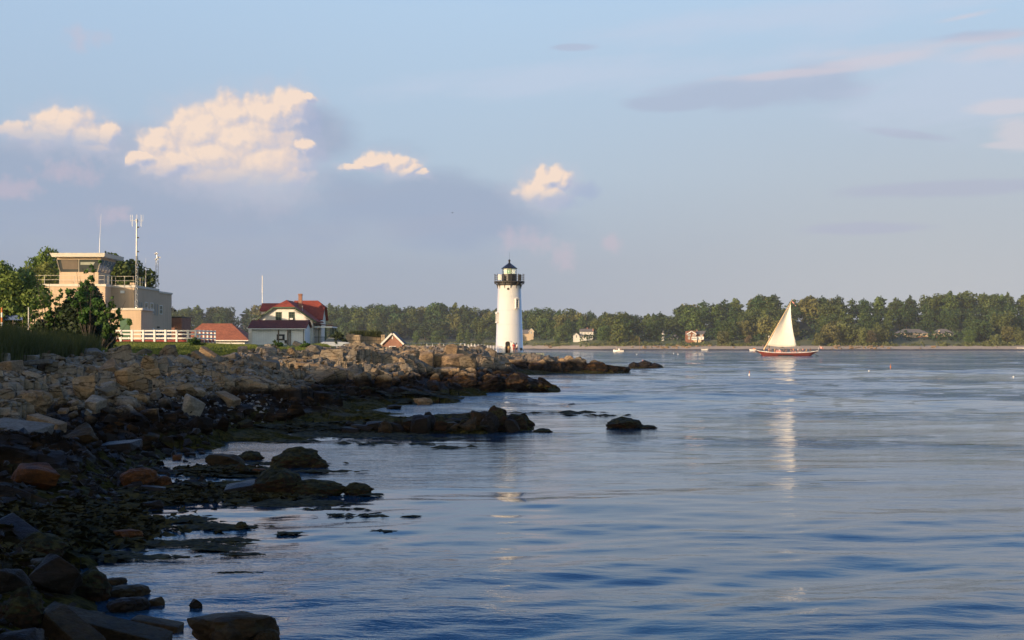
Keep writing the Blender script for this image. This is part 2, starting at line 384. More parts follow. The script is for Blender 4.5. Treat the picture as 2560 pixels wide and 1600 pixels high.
def rock_material(name, tintvar=True, weed=1.0, bright=1.0):
    m, q = mat(name); g = q.n('ShaderNodeNewGeometry'); p = g.outputs['Position']; px, py, pz = q.sep(p)
    oi = q.n('ShaderNodeObjectInfo'); rnd = oi.outputs['Random']
    str_ = q.v('MULTIPLY', p, (0.6, 0.6, 2.2))
    n1 = q.noise(p, 0.35, 5, 0.6); n2 = q.noise(str_, 1.6, 8, 0.7); n3 = q.noise(p, 9.0, 6, 0.7)
    tan, grey, rust = (0.45, 0.30, 0.165, 1), (0.27, 0.215, 0.15, 1), (0.34, 0.16, 0.06, 1)
    base = q.mix(q.sm(q.m('ADD', n1, q.m('MULTIPLY', q.m('SUBTRACT', rnd, .5), .5)), 0.35, 0.62), grey, tan)
    base = q.mix(q.m('MULTIPLY', q.sm(n2, 0.55, 0.72), 0.7), base, rust)
    base = q.mix(q.m('MULTIPLY', q.sm(q.noise(q.v('ADD', p, (9, 9, 9)), 1.1, 6, 0.65), 0.56, 0.7), 0.7), base, (0.42, 0.385, 0.33, 1))
    f = q.m('MULTIPLY', q.lin(n3, 0.3, 0.7, 0.66, 1.25), q.lin(rnd, 0, 1, 0.8*bright, 1.2*bright) if tintvar else bright)
    base = q.mix(1.0, base, q.xyz(f, f, f), 'MULTIPLY')
    crack = q.vor(q.v('ADD', str_, q.xyz(n2, n2, n2)), 1.1, 'DISTANCE_TO_EDGE'); ck = q.sm(crack, 0.0, 0.05)
    base = q.mix(ck, q.mix(1.0, base, (0.3, 0.28, 0.26, 1), 'MULTIPLY'), base)
    # tide line: wet black band, then weed
    zz = q.m('ADD', pz, q.m('ADD', q.m('MULTIPLY', q.m('SUBTRACT', q.noise(p, 0.5, 4, 0.6), .5), 1.2), q.m('MULTIPLY', q.m('SUBTRACT', n3, .5), .35)))
    wet = q.sm(zz, 1.9, 1.35)
    wetcol = q.mix(q.sm(n2, 0.5, 0.66), (0.014, 0.010, 0.007, 1), (0.06, 0.032, 0.013, 1))
    base = q.mix(wet, base, wetcol)
    nz_ = q.sep(g.outputs['Normal'])[2]
    wd = q.m('MULTIPLY', q.sm(zz, 0.75, 0.35), q.m('MULTIPLY', q.sm(q.m('ADD', nz_, q.m('MULTIPLY', q.m('SUBTRACT', q.noise(p, 1.3, 4, 0.6), .5), 1.6)), 0.35, 0.6), weed))
    wcol = q.mix(q.sm(q.noise(p, 5.0, 5, 0.7), 0.4, 0.65), (0.018, 0.018, 0.005, 1), (0.07, 0.058, 0.014, 1))
    base = q.mix(wd, base, wcol)
    q.put(q.bsdf.inputs['Base Color'], base)
    rr = q.m('ADD', q.m('MULTIPLY', wet, -0.15), 0.85); rr = q.m('ADD', rr, q.m('MULTIPLY', wd, 0.3)); rr = q.m('ADD', rr, q.m('MULTIPLY', q.m('SUBTRACT', n3, .5), .3), clamp=True)
    q.put(q.bsdf.inputs['Roughness'], rr); q.put(q.bsdf.inputs['Specular IOR Level'], q.m('MULTIPLY', 0.16, q.sm(q.noise(p, 0.8, 3, .6), .45, .6)))
    hh = q.m('ADD', q.m('ADD', q.m('MULTIPLY', n2, 0.6), q.m('MULTIPLY', n3, 0.25)), q.m('ADD', q.m('MULTIPLY', ck, 0.12), q.m('MULTIPLY', q.m('MULTIPLY', wd, q.noise(p, 14, 4, 0.7)), 0.5)))
    bump(q, hh, 0.16, 0.9)
    return m
M_ROCK = rock_material("shore_rock", False, bright=.88)
M_BOULDER = rock_material("boulder_rock", bright=.70)

def terrain_mat():
    m, q = mat("lawn_soil"); p = gpos(q)
    a = q.noise(p, 0.12, 4, 0.6); b = q.noise(p, 3.5, 5, 0.7)
    c = q.mix(q.sm(a, 0.35, 0.65), (0.06, 0.085, 0.018, 1), (0.105, 0.12, 0.03, 1)); f = q.lin(b, 0.3, 0.7, 0.6, 1.35)
    q.put(q.bsdf.inputs['Base Color'], q.mix(1.0, c, q.xyz(f, f, f), 'MULTIPLY')); q.bsdf.inputs['Roughness'].default_value = 0.9; bump(q, b, 0.08)
    return m
M_LAWN = terrain_mat()

# ------------------------------------------------------------------ near land: a table of shore profiles
def pr(*e):
    """('y pixel', z) pairs give a point seen at that pixel row; (Y, z, 1) a point at that distance"""
    out = []
    for t in e:
        if len(t) == 2: out.append(((CAMZ-t[1])*F/(t[0]-860), t[1]))
        else: out.append((t[0], t[1]))
    out.sort(); return out
PROF = {
 -500: pr((8,2.2,1),(18,1.6,1),(30,1.8,1),(45,2.6,1),(60,3.4,1),(80,3.8,1),(120,4.0,1),(300,4.2,1)),
 -250: pr((8,1.6,1),(16,.9,1),(25,1.0,1),(36,1.5,1),(48,2.3,1),(58,3.1,1),(75,3.6,1),(110,3.9,1),(300,4.1,1)),
 0:   pr((8,.6,1),(1600,.5),(1450,.5),(1340,.5),(1200,.75),(1110,1.15),(1060,1.5),(1000,2.0),(940,2.65),(905,3.15),(75,3.5,1),(100,3.8,1),(300,4.1,1)),
 150: pr((8,.2,1),(1600,.25),(1500,.3),(1400,.2),(1330,.3),(1250,.4),(1180,.65),(1110,1.1),(1060,1.35),(1000,1.85),(940,2.5),(905,2.95),(95,3.5,1),(118,3.8,1),(150,4.05,1),(172,4.2,1),(300,4.3,1)),
 300: pr((8,-.3,1),(1600,.05),(1500,-.05),(1410,-.3),(1340,.0),(1250,.15),(1180,.25),(1130,.45),(1080,.9),(1030,1.4),(1000,1.65),(950,2.25),(905,2.9),(880,3.35),(122,3.7,1),(150,4.0,1),(172,4.2,1),(300,4.3,1)),
 450: pr((8,-1,1),(1600,-.45),(1350,-.4),(1270,-.1),(1230,.05),(1190,-.08),(1150,-.1),(1125,.05),(1080,.55),(1030,1.1),(1000,1.45),(950,2.1),(905,2.8),(880,3.35),(124,3.62,1),(150,3.95,1),(172,4.15,1),(300,4.2,1)),
 600: pr((8,-1.5,1),(1600,-.9),(1290,-.4),(1250,-.08),(1215,.1),(1180,-.12),(1110,-.12),(1100,.03),(1060,.45),(1020,.85),(980,1.35),(940,2.0),(905,2.65),(882,3.2),(133,3.65,1),(160,3.85,1),(300,4.0,1)),
 750: pr((8,-2,1),(1600,-1),(1270,-.6),(1225,.02),(1205,.12),(1190,-.3),(1105,-.25),(1090,.03),(1065,.28),(1030,.5),(1000,.9),(960,1.5),(920,2.15),(892,2.8),(146,3.35,1),(160,3.6,1),(185,3.8,1),(300,4.0,1)),
 900: pr((8,-2,1),(1600,-1.5),(1250,-1.2),(1120,-.5),(1086,.03),(1065,.28),(1050,.38),(1035,.12),(87,.2,1),(91,.5,1),(975,1.0),(950,1.5),(920,2.05),(896,2.6),(160,3.0,1),(172,3.15,1),(190,3.0,1),(205,3.0,1),(250,3.0,1),(300,-1,1)),
 1000:pr((8,-2,1),(1600,-2),(1120,-.6),(1084,.03),(1065,.3),(67.5,.42,1),(70,.3,1),(75,-.1,1),(92,-.1,1),(1008,.08),(985,.6),(960,1.1),(935,1.6),(120,1.9,1),(132,2.7,1),(150,3.0,1),(178,3.1,1),(185,2.9,1),(200,2.2,1),(220,1.6,1),(250,.8,1),(270,-1,1)),
 1100:pr((8,-2,1),(1600,-3),(1130,-.7),(1084,.02),(1065,.3),(67,.62,1),(70,.5,1),(72,.5,1),(75,-.1,1),(80,-.5,1),(93,-.3,1),(1006,.05),(980,.5),(950,1.0),(930,1.35),(136,1.6,1),(141,2.9,1),(160,3.1,1),(178,2.8,1),(195,2.0,1),(240,1.3,1),(265,-1,1)),
 1200:pr((8,-2,1),(1600,-3),(1130,-.7),(1082,.02),(1065,.35),(66.5,.5,1),(69,.55,1),(71.5,.4,1),(74,-.1,1),(80,-.5,1),(104,-.4,1),(990,.03),(113,.35,1),(125,1.1,1),(138,1.8,1),(144,2.45,1),(160,2.7,1),(176,2.1,1),(195,1.5,1),(235,1.3,1),(262,-1,1)),
 1260:pr((8,-2,1),(1600,-3),(1130,-.8),(1080,.02),(65.5,.3,1),(68,.55,1),(70,.4,1),(73,-.2,1),(80,-.6,1),(110,-.4,1),(984,.02),(119,.5,1),(126,1.0,1),(140,1.3,1),(150,1.6,1),(165,1.2,1),(185,1.2,1),(205,1.45,1),(240,1.4,1),(260,-1,1)),
 1310:pr((8,-2,1),(1600,-3),(1130,-.9),(1079,.0),(66.2,.35,1),(68,.55,1),(70,.3,1),(73,-.4,1),(80,-.8,1),(113,-.4,1),(980,.02),(121,.6,1),(126,1.05,1),(133,.9,1),(142,.3,1),(150,-.1,1),(165,-.2,1),(186,.1,1),(197,.8,1),(208,1.5,1),(240,1.5,1),(258,-1,1)),
 1345:pr((8,-2,1),(60,-1,1),(66,-.15,1),(70,-.3,1),(80,-1,1),(114,-.4,1),(978,.02),(122,.55,1),(126,.75,1),(131,.4,1),(137,-.3,1),(150,-.6,1),(187,-.4,1),(190,.05,1),(199,.9,1),(209,1.5,1),(240,1.4,1),(255,-1,1)),
 1390:pr((8,-2,1),(110,-1,1),(119,-.3,1),(122,.12,1),(125,.2,1),(128,-.1,1),(132,-.7,1),(188,-.6,1),(194,.0,1),(201,.9,1),(208,1.35,1),(228,1.0,1),(245,-.8,1)),
 1420:pr((8,-2,1),(110,-1.2,1),(123,-.4,1),(135,-1,1),(190,-.6,1),(196,0,1),(202,.85,1),(208,1.2,1),(225,.7,1),(243,-.8,1)),
 1490:pr((8,-2,1),(190,-1,1),(196,.0,1),(202,.8,1),(208,.9,1),(222,.3,1),(238,-.8,1)),
 1555:pr((8,-2,1),(190,-1,1),(197,.02,1),(201,.35,1),(206,.55,1),(214,-.2,1),(225,-.8,1)),
 1580:pr((8,-2,1),(190,-1,1),(199,-.2,1),(203,.0,1),(208,-.4,1),(228,-.6,1),(233,.1,1),(238,.4,1),(243,.0,1),(250,-1,1)),
 1640:pr((8,-2,1),(190,-1.2,1),(228,-.6,1),(233,.1,1),(238,.45,1),(243,.0,1),(250,-1,1)),
 1672:pr((8,-2,1),(228,-.9,1),(236,-.2,1),(250,-1.2,1)),
 1760:pr((8,-3,1),(300,-3,1)),
}
PX = np.array(sorted(PROF)); _YS = np.exp(np.linspace(math.log(8), math.log(300), 900))
_TAB = np.array([np.interp(_YS, [a for a, b in PROF[p]], [b for a, b in PROF[p]]) for p in PX])
def base_h(X, Y):
    X = np.asarray(X, float); Y = np.asarray(Y, float); Yc = np.clip(Y, 8, 300)
    px = 1280 + F*X/np.maximum(Yc, 8); px = np.clip(px, PX[0], PX[-1])
    i = np.clip(np.searchsorted(PX, px)-1, 0, len(PX)-2); t = (px-PX[i])/(PX[i+1]-PX[i]); t = t*t*(3-2*t)
    r = np.clip((np.log(Yc)-math.log(8))/(math.log(300)-math.log(8))*899, 0, 898.999); j = r.astype(int); w = r-j
    f = lambda a: _TAB[a, j]*(1-w) + _TAB[a, j+1]*w
    return f(i)*(1-t) + f(i+1)*t
CREST = lambda px: np.interp(px, [-500, 0, 150, 300, 450, 600, 750, 860, 1000], [62, 68, 82, 92, 102, 117, 144, 168, 400])
def rockiness(X, Y):
    px = 1280 + F*X/np.maximum(Y, 5); c = CREST(px)
    return np.clip((c+3-Y)/6, 0, 1)

def hash2(ix, iy, s):
    h = (ix.astype(np.int64)*374761393 + iy.astype(np.int64)*668265263 + s*1442695041) & 0x7fffffff
    h = ((h ^ (h >> 13))*1274126177) & 0x7fffffff; h = h ^ (h >> 16)
    return (h & 0xffff)/65535.0
def cells(x, y, s):
    """fractured blocks: every voronoi cell is a tilted plate with its own height"""
    ix0 = np.floor(x).astype(np.int64); iy0 = np.floor(y).astype(np.int64)
    b1 = np.full(x.shape, 9.0); b2 = np.full(x.shape, 9.0); h = np.zeros(x.shape)
    for a in (-1, 0, 1):
        for b in (-1, 0, 1):
            ix, iy = ix0+a, iy0+b
            cx = ix + hash2(ix, iy, s); cy = iy + hash2(ix, iy, s+1)
            ddx, ddy = x-cx, y-cy; d = ddx*ddx+ddy*ddy
            hv = hash2(ix, iy, s+2)-.5 + (hash2(ix, iy, s+3)-.5)*1.5*ddx + (hash2(ix, iy, s+4)-.62)*1.5*ddy
            m1 = d < b1; b2 = np.where(m1, b1, np.minimum(b2, d)); h = np.where(m1, hv, h); b1 = np.where(m1, d, b1)
    return h, np.sqrt(b2)-np.sqrt(b1)
def rock_noise(X, Y):
    c, s = math.cos(0.45), math.sin(0.45); x = X*c+Y*s; y = -X*s+Y*c
    wx = x + 0.35*np.sin(y*1.3+np.sin(x*.7)) + .2*np.sin(y*3.1+x); wy = y + 0.3*np.sin(x*1.1+1)
    out = 0
    for k, (sx, sy, amp) in enumerate(((8.0, 4.2, 1.5), (3.6, 2.0, .8), (1.5, .95, .28), (.6, .42, .08))):
        h, e = cells(wx/sx, wy/sy, 17*k+5); out = out + amp*h - amp*0.28*np.clip(1-e/0.12, 0, 1)
    return out
def land_h(X, Y):
    b = base_h(X, Y); r = rockiness(X, Y)
    far = np.clip((Y-20)/80, 0.0, 1.0)
    amp = np.clip(0.16 + 0.42*np.clip(b, -0.3, 1.6), 0.06, 0.8)*(0.55+0.65*far)
    return b + r*amp*rock_noise(X, Y)*0.85

def fan_grid(px0, px1, dpx, y0, y1, ratio):
    pxs = np.arange(px0, px1+dpx, dpx); n = int(math.log(y1/y0)/math.log(ratio))+2
    ys = y0*np.power(y1/y0, np.linspace(0, 1, n)); PXg, Yg = np.meshgrid(pxs, ys)
    Xg = (PXg-1280)*Yg/F; nr, nc = Xg.shape
    i = np.arange(nr-1)[:, None]*nc + np.arange(nc-1)[None, :]
    Fq = np.stack([i, i+1, i+nc+1, i+nc], -1).reshape(-1, 4)
    return Xg.ravel(), Yg.ravel(), Fq
def tag_land(o, n): o["kind"] = "structure"; return o
Xg, Yg, Fq = fan_grid(-520, 1760, 3.0, 9, 290, 1.0055)
Zg = land_h(Xg, Yg)
me = np_mesh("rocky_shore", np.stack([Xg, Yg, Zg], 1), Fq, M_ROCK); me.materials.append(M_LAWN)
fc_px = Xg[Fq].mean(1); fc_py = Yg[Fq].mean(1)
me.polygons.foreach_set('material_index', (rockiness(fc_px, fc_py) < 0.45).astype(np.int32))
shore = link("rocky_shore", me, None); tag(shore, kind="structure")
# the bank beside and behind the camera, out of frame
xs = np.arange(-300, 21, 6.0); ys = np.arange(-220, 300, 6.0); XX, YY = np.meshgrid(xs, ys)
pxx = 1280+F*XX/np.maximum(YY, 1)
ZZ = np.where(YY > 9, base_h(XX, YY)-0.5, np.clip(2.0 - 0.06*(XX+4), -2, 3.6))
ZZ = np.where((YY > 2) & (YY <= 12) & (XX > -3), -2.0, ZZ); ZZ = np.where((YY > 9) & (pxx > -480), ZZ-1.0, ZZ)
ZZ = np.where((YY > 9) & (XX < -40) & (pxx < -520), np.maximum(ZZ, 3.6), ZZ)
nr, nc = XX.shape; i = np.arange(nr-1)[:, None]*nc + np.arange(nc-1)[None, :]
bank_o = link("ground", np_mesh("ground", np.stack([XX.ravel(), YY.ravel(), ZZ.ravel()], 1), np.stack([i, i+1, i+nc+1, i+nc], -1).reshape(-1, 4), M_LAWN, True), None)
tag(bank_o, kind="structure")

# ------------------------------------------------------------------ water
def water_mat():
    m, q = mat("sea_water"); p = gpos(q); x, y, z = q.sep(p)
    dist = q.m('SQRT', q.m('ADD', q.m('MULTIPLY', x, x), q.m('MULTIPLY', y, y)))
    p2 = q.xyz(q.m('ADD', q.m('MULTIPLY', x, 0.45), q.m('MULTIPLY', y, 0.08)), y, 0)
    calm = q.sm(q.noise(q.xyz(q.m('MULTIPLY', x, 0.45), y, 0), 0.05, 6, 0.66, dim='2D'), 0.42, 0.62)
    p3 = q.xyz(q.m('ADD', q.m('MULTIPLY', x, 0.30), q.m('MULTIPLY', y, 0.05)), y, 0)
    lee = q.sm(q.v('LENGTH', q.xyz(q.m('DIVIDE', q.m('ADD', x, 4.0), 22), q.m('DIVIDE', q.m('SUBTRACT', y, 40.0), 46), 0)), 1.0, 0.3)
    calm_k = q.lin(lee, 0, 1, 1.0, 0.28)
    rip = q.noise(p2, 3.6, 4, 0.62, dim='2D'); mid = q.noise(p3, 1.5, 5, 0.62, dim='2D'); big = q.noise(p2, 0.16, 3, 0.6, dim='2D')
    calm = q.m('MULTIPLY', q.lin(calm, 0, 1, 0.35, 2.1), calm_k)
    nearf = q.sm(dist, 90, 20); midf = q.sm(dist, 500, 60)
    h = q.m('MULTIPLY', q.m('MULTIPLY', rip, 0.044), q.lin(nearf, 0, 1, 0.25, 1.0))
    h = q.m('ADD', h, q.m('MULTIPLY', mid, q.lin(midf, 0, 1, 0.24, 0.075)))
    h = q.m('ADD', q.m('MULTIPLY', h, calm), q.m('MULTIPLY', q.m('MULTIPLY', big, 0.4), q.lin(midf, 0, 1, 0.9, 0.2)))
    nd = q.n('ShaderNodeBump'); nd.inputs['Distance'].default_value = 1.0; nd.inputs['Strength'].default_value = 0.8
    q.put(nd.inputs['Height'], h); q.put(q.bsdf.inputs['Normal'], nd.outputs[0])
    q.put(q.bsdf.inputs['Base Color'], (0.010, 0.040, 0.078, 1)); q.bsdf.inputs['Roughness'].default_value = 0.025
    q.bsdf.inputs['IOR'].default_value = 1.333
    return m
M_WATER = water_mat()
Xw, Yw, Fw = fan_grid(-1600, 4160, 7.0, 4, 3600, 1.0045)
patch = np.clip(np.sin(Xw*.055+Yw*.021+1.3*np.sin(Yw*.04+1))*np.sin(Yw*.075-Xw*.018+.8*np.sin(Xw*.05)), 0, 1)
lee = np.clip(1-np.hypot((Xw+4)/22, (Yw-40)/44), 0, 1)   # quiet water behind the ledge
zw = np.zeros_like(Xw); wr = random.Random(3)
for k in range(56):
    lam = 0.45*1.075**k*(0.8+0.4*wr.random()); th = R(90)+wr.gauss(0, 0.42)+0.15; kk = 2*math.pi/lam
    if lam > 26: break
    a = 0.0033*lam**0.70*(0.6+0.8*wr.random()); ph = wr.random()*6.28
    fade = np.clip(1.6 - 0.006*1.7*Yw*2.2/lam, 0, 1)*np.clip(1.4-Yw/700, 0, 1)
    env = 0.55+0.45*np.sin(Xw*0.21/lam**.5+Yw*0.13+k)*np.sin(Yw*.11/lam**.4+Xw*.05+2*k)
    zw += (.55+1.0*patch)*(1-.35*lee)*(1+.9*np.clip((Yw-62)/70, 0, 1))*a*np.sin(kk*(Xw*math.cos(th)+Yw*math.sin(th))+ph+1.2*np.sin(Xw*0.9/lam+k))*fade*env
water = link("water", np_mesh("water", np.stack([Xw, Yw, zw], 1), Fw, M_WATER, True), None); tag(water, kind="structure")

# ------------------------------------------------------------------ placing by sight line on the land
_HY = np.exp(np.linspace(math.log(10), math.log(290), 1500)); _hc = {}
def hit(px, py, zmin=0.0):
    k = round(px/3)
    if k not in _hc: _hc[k] = np.maximum(base_h((k*3-1280)*_HY/F, _HY), 0.0)
    g = _hc[k]; zr = CAMZ-(py-860)*_HY/F; j = int(np.argmax(g >= zr))
    if not (g[j] >= zr[j]): j = len(_HY)-1
    return float((px-1280)*_HY[j]/F), float(_HY[j]), float(g[j])
def surf(xy):
    a_ = np.array(xy); return land_h(a_[:, 0], a_[:, 1])

# ------------------------------------------------------------------ boulders
def rough_mesh(name, pts, cuts, amp, seed, bev=0.03, keep=0.0):
    bm = bmesh.new()
    for p in pts: bm.verts.new(p)
    bmesh.ops.convex_hull(bm, input=bm.verts[:]); 
    loose = [v for v in bm.verts if not v.link_faces]; bmesh.ops.delete(bm, geom=loose, context='VERTS')
    bmesh.ops.bevel(bm, geom=bm.edges[:], offset=bev, segments=1, affect='EDGES', clamp_overlap=True)
    bmesh.ops.triangulate(bm, faces=bm.faces[:])
    for _ in range(cuts):
        long_ = [e for e in bm.edges if e.calc_length() > 0.13]
        if long_: bmesh.ops.subdivide_edges(bm, edges=long_, cuts=1); bmesh.ops.triangulate(bm, faces=bm.faces[:])
    for v in bm.verts:
        n = mnoise.noise_vector(v.co*2.3+Vector((seed*7, 1, 2)))*amp + mnoise.noise_vector(v.co*7+Vector((seed*3, 5, 2)))*amp*0.45
        v.co += n
    bmesh.ops.recalc_face_normals(bm, faces=bm.faces[:])
    me = bpy.data.meshes.new(name); bm.to_mesh(me); bm.free()
    if keep: me.polygons.foreach_set('use_smooth', [True]*len(me.polygons))
    return me
def proto_block(seed, skew=0.42, amp=0.04):
    r = random.Random(seed); pts = []
    for x in (-.5, .5):
        for y in (-.5, .5):
            for z in (-.5, .5): pts.append((x*(1-skew*r.random()), y*(1-skew*r.random()), z*(1-skew*1.4*r.random())))
    for _ in range(3):
        a = r.choice((0, 1, 2)); p = [r.uniform(-.4, .4) for _ in range(3)]; p[a] = r.choice((-.56, .56)); pts.append(tuple(p))
    return rough_mesh("boulder", pts, 3, amp, seed)
def proto_chunk(seed):
    r = random.Random(seed); pts = []
    for _ in range(13):
        v = Vector((r.gauss(0, 1), r.gauss(0, 1), r.gauss(0, 1))).normalized()*r.uniform(.42, .6); pts.append(tuple(v))
    return rough_mesh("boulder", pts, 3, 0.05, seed, 0.02)
def proto_round(seed, amp=.09):
    bm = bmesh.new(); bmesh.ops.create_icosphere(bm, subdivisions=4, radius=.5)
    for v in bm.verts:
        n = mnoise.fractal(v.co*1.7+Vector((seed*5, 0, 0)), 0.8, 2, 4)*amp*2.2; v.co += v.co.normalized()*n
        if v.co.z > .3: v.co.z = .3+(v.co.z-.3)*.45
    me = bpy.data.meshes.new("boulder"); bm.to_mesh(me); bm.free(); return me
def proto_hump(seed):
    bm = bmesh.new(); bmesh.ops.create_icosphere(bm, subdivisions=4, radius=.5); o_ = Vector((seed*3.7, seed, 0))
    for v in bm.verts:
        d = v.co.normalized(); n = mnoise.fractal(v.co*2.4+o_, .7, 2.1, 5)*.13 + (mnoise.turbulence(v.co*3+o_, 3, True)-.4)*.12
        v.co += d*n; v.co.z = v.co.z*1.0 if v.co.z < 0 else v.co.z*(1.25-1.0*math.hypot(v.co.x, v.co.y))
    me = bpy.data.meshes.new("boulder"); bm.to_mesh(me); bm.free(); return me
def proto_slab(seed):
    return proto_block(seed, 0.1, 0.012)
PR = {'block': [proto_block(s) for s in (1, 2, 3, 4, 5)], 'chunk': [proto_chunk(s) for s in (11, 12, 13, 14, 15, 16)],
      'round': [proto_round(s) for s in (21, 22, 23)], 'hump': [proto_hump(s) for s in (41, 42, 43, 44)], 'slab': [proto_slab(s) for s in (31, 32, 33)]}
for l in PR.values():
    for m_ in l: m_.materials.append(M_BOULDER)
GR = {'block': "boulders of the rocky bank", 'chunk': "boulders of the rocky bank", 'round': "boulders of the rocky bank", 'hump': "boulders of the rocky bank", 'slab': "granite slabs on the bank"}
placed = []
def simple_rock_mat(name, c1, c2, rough=.6, weed=0.0):
    m, q = mat(name); p = gpos(q); oc = objco(q)
    n2 = q.noise(q.v('MULTIPLY', p, (1, 1, 3)), 2.2, 7, 0.68); n3 = q.noise(p, 11, 6, .7); f = q.lin(n3, .3, .7, .6, 1.3)
    c = q.mix(q.sm(n2, .38, .62), tuple(c1)+(1,), tuple(c2)+(1,)); c = q.mix(1.0, c, q.xyz(f, f, f), 'MULTIPLY')
    if weed:
        nz_ = q.sep(q.n('ShaderNodeNewGeometry').outputs['Normal'])[2]
        w = q.m('MULTIPLY', q.sm(q.m('ADD', nz_, q.m('MULTIPLY', q.m('SUBTRACT', q.noise(p, 2.4, 5, .7), .5), 2.2)), .1, .5), weed)
        c = q.mix(w, c, q.mix(q.sm(q.noise(p, 7, 4, .7), .4, .65), (.010, .011, .003, 1), (.045, .04, .01, 1)))
    q.put(q.bsdf.inputs['Base Color'], c); q.bsdf.inputs['Roughness'].default_value = rough; bump(q, q.m('ADD', n2, q.m('MULTIPLY', n3, .5)), .1, .9)
    q.bsdf.inputs['Specular IOR Level'].default_value = .5 if rough < .35 else .15
    return m
M_ORANGE = simple_rock_mat("orange_wet_rock", (.13, .05, .014), (.055, .023, .009), .6)
M_BLACK = simple_rock_mat("black_wet_rock", (.010, .008, .006), (.022, .015, .010), .55)
M_WEEDY = simple_rock_mat("weed_covered_rock", (.045, .022, .010), (.014, .010, .008), .75, 1.0)
M_BROWN = simple_rock_mat("brown_wet_rock", (.06, .036, .016), (.028, .018, .009), .6, .35)
M_PALE = simple_rock_mat("pale_granite", (.28, .245, .20), (.20, .17, .135), .85)
M_TANR = simple_rock_mat("tan_granite", (.27, .19, .115), (.18, .125, .08), .85)
M_GREYR = simple_rock_mat("grey_granite", (.19, .17, .145), (.135, .115, .095), .85)
M_BLUER = simple_rock_mat("slate_wet_rock", (.026, .022, .022), (.015, .011, .009), .4)
def rock(kind, px, py, w, h, label=None, m=None, depth=None, rz=None, tilt=(0, 0), name=None, sink=.22, cat=None, group=None, k=None):
    """px = centre, py = bottom row, w and h in pixels"""
    X, Y, z = hit(px, py)
    s = Y/F; W_, H_ = w*s, h*s/(1-sink); D = depth*W_ if depth else W_*rng.uniform(.7, 1.0)
    me = PR[kind][(k if k is not None else rng.randrange(99)) % len(PR[kind])]
    nm = name or ('granite_slab' if kind == 'slab' else 'boulder')
    o = bpy.data.objects.new(nm, me); COL.objects.link(o)
    Yc = Y + D*.35; o.location = (X*Yc/Y, Yc, z + H_*(.5-sink)); o.scale = (W_, D, H_)
    o.rotation_euler = (tilt[0], tilt[1], rz if rz is not None else rng.uniform(-.5, .5))
    if m is not None: o.material_slots[0].link = 'OBJECT'; o.material_slots[0].material = m
    tag(o, label, cat or ('slab' if kind == 'slab' else 'boulder'), group or GR[kind])
    placed.append((px, py-h*.4, max(w, h))); return o
L = R
GW = "rocks standing in the shallows"; GF = "dark boulders of the near shore"
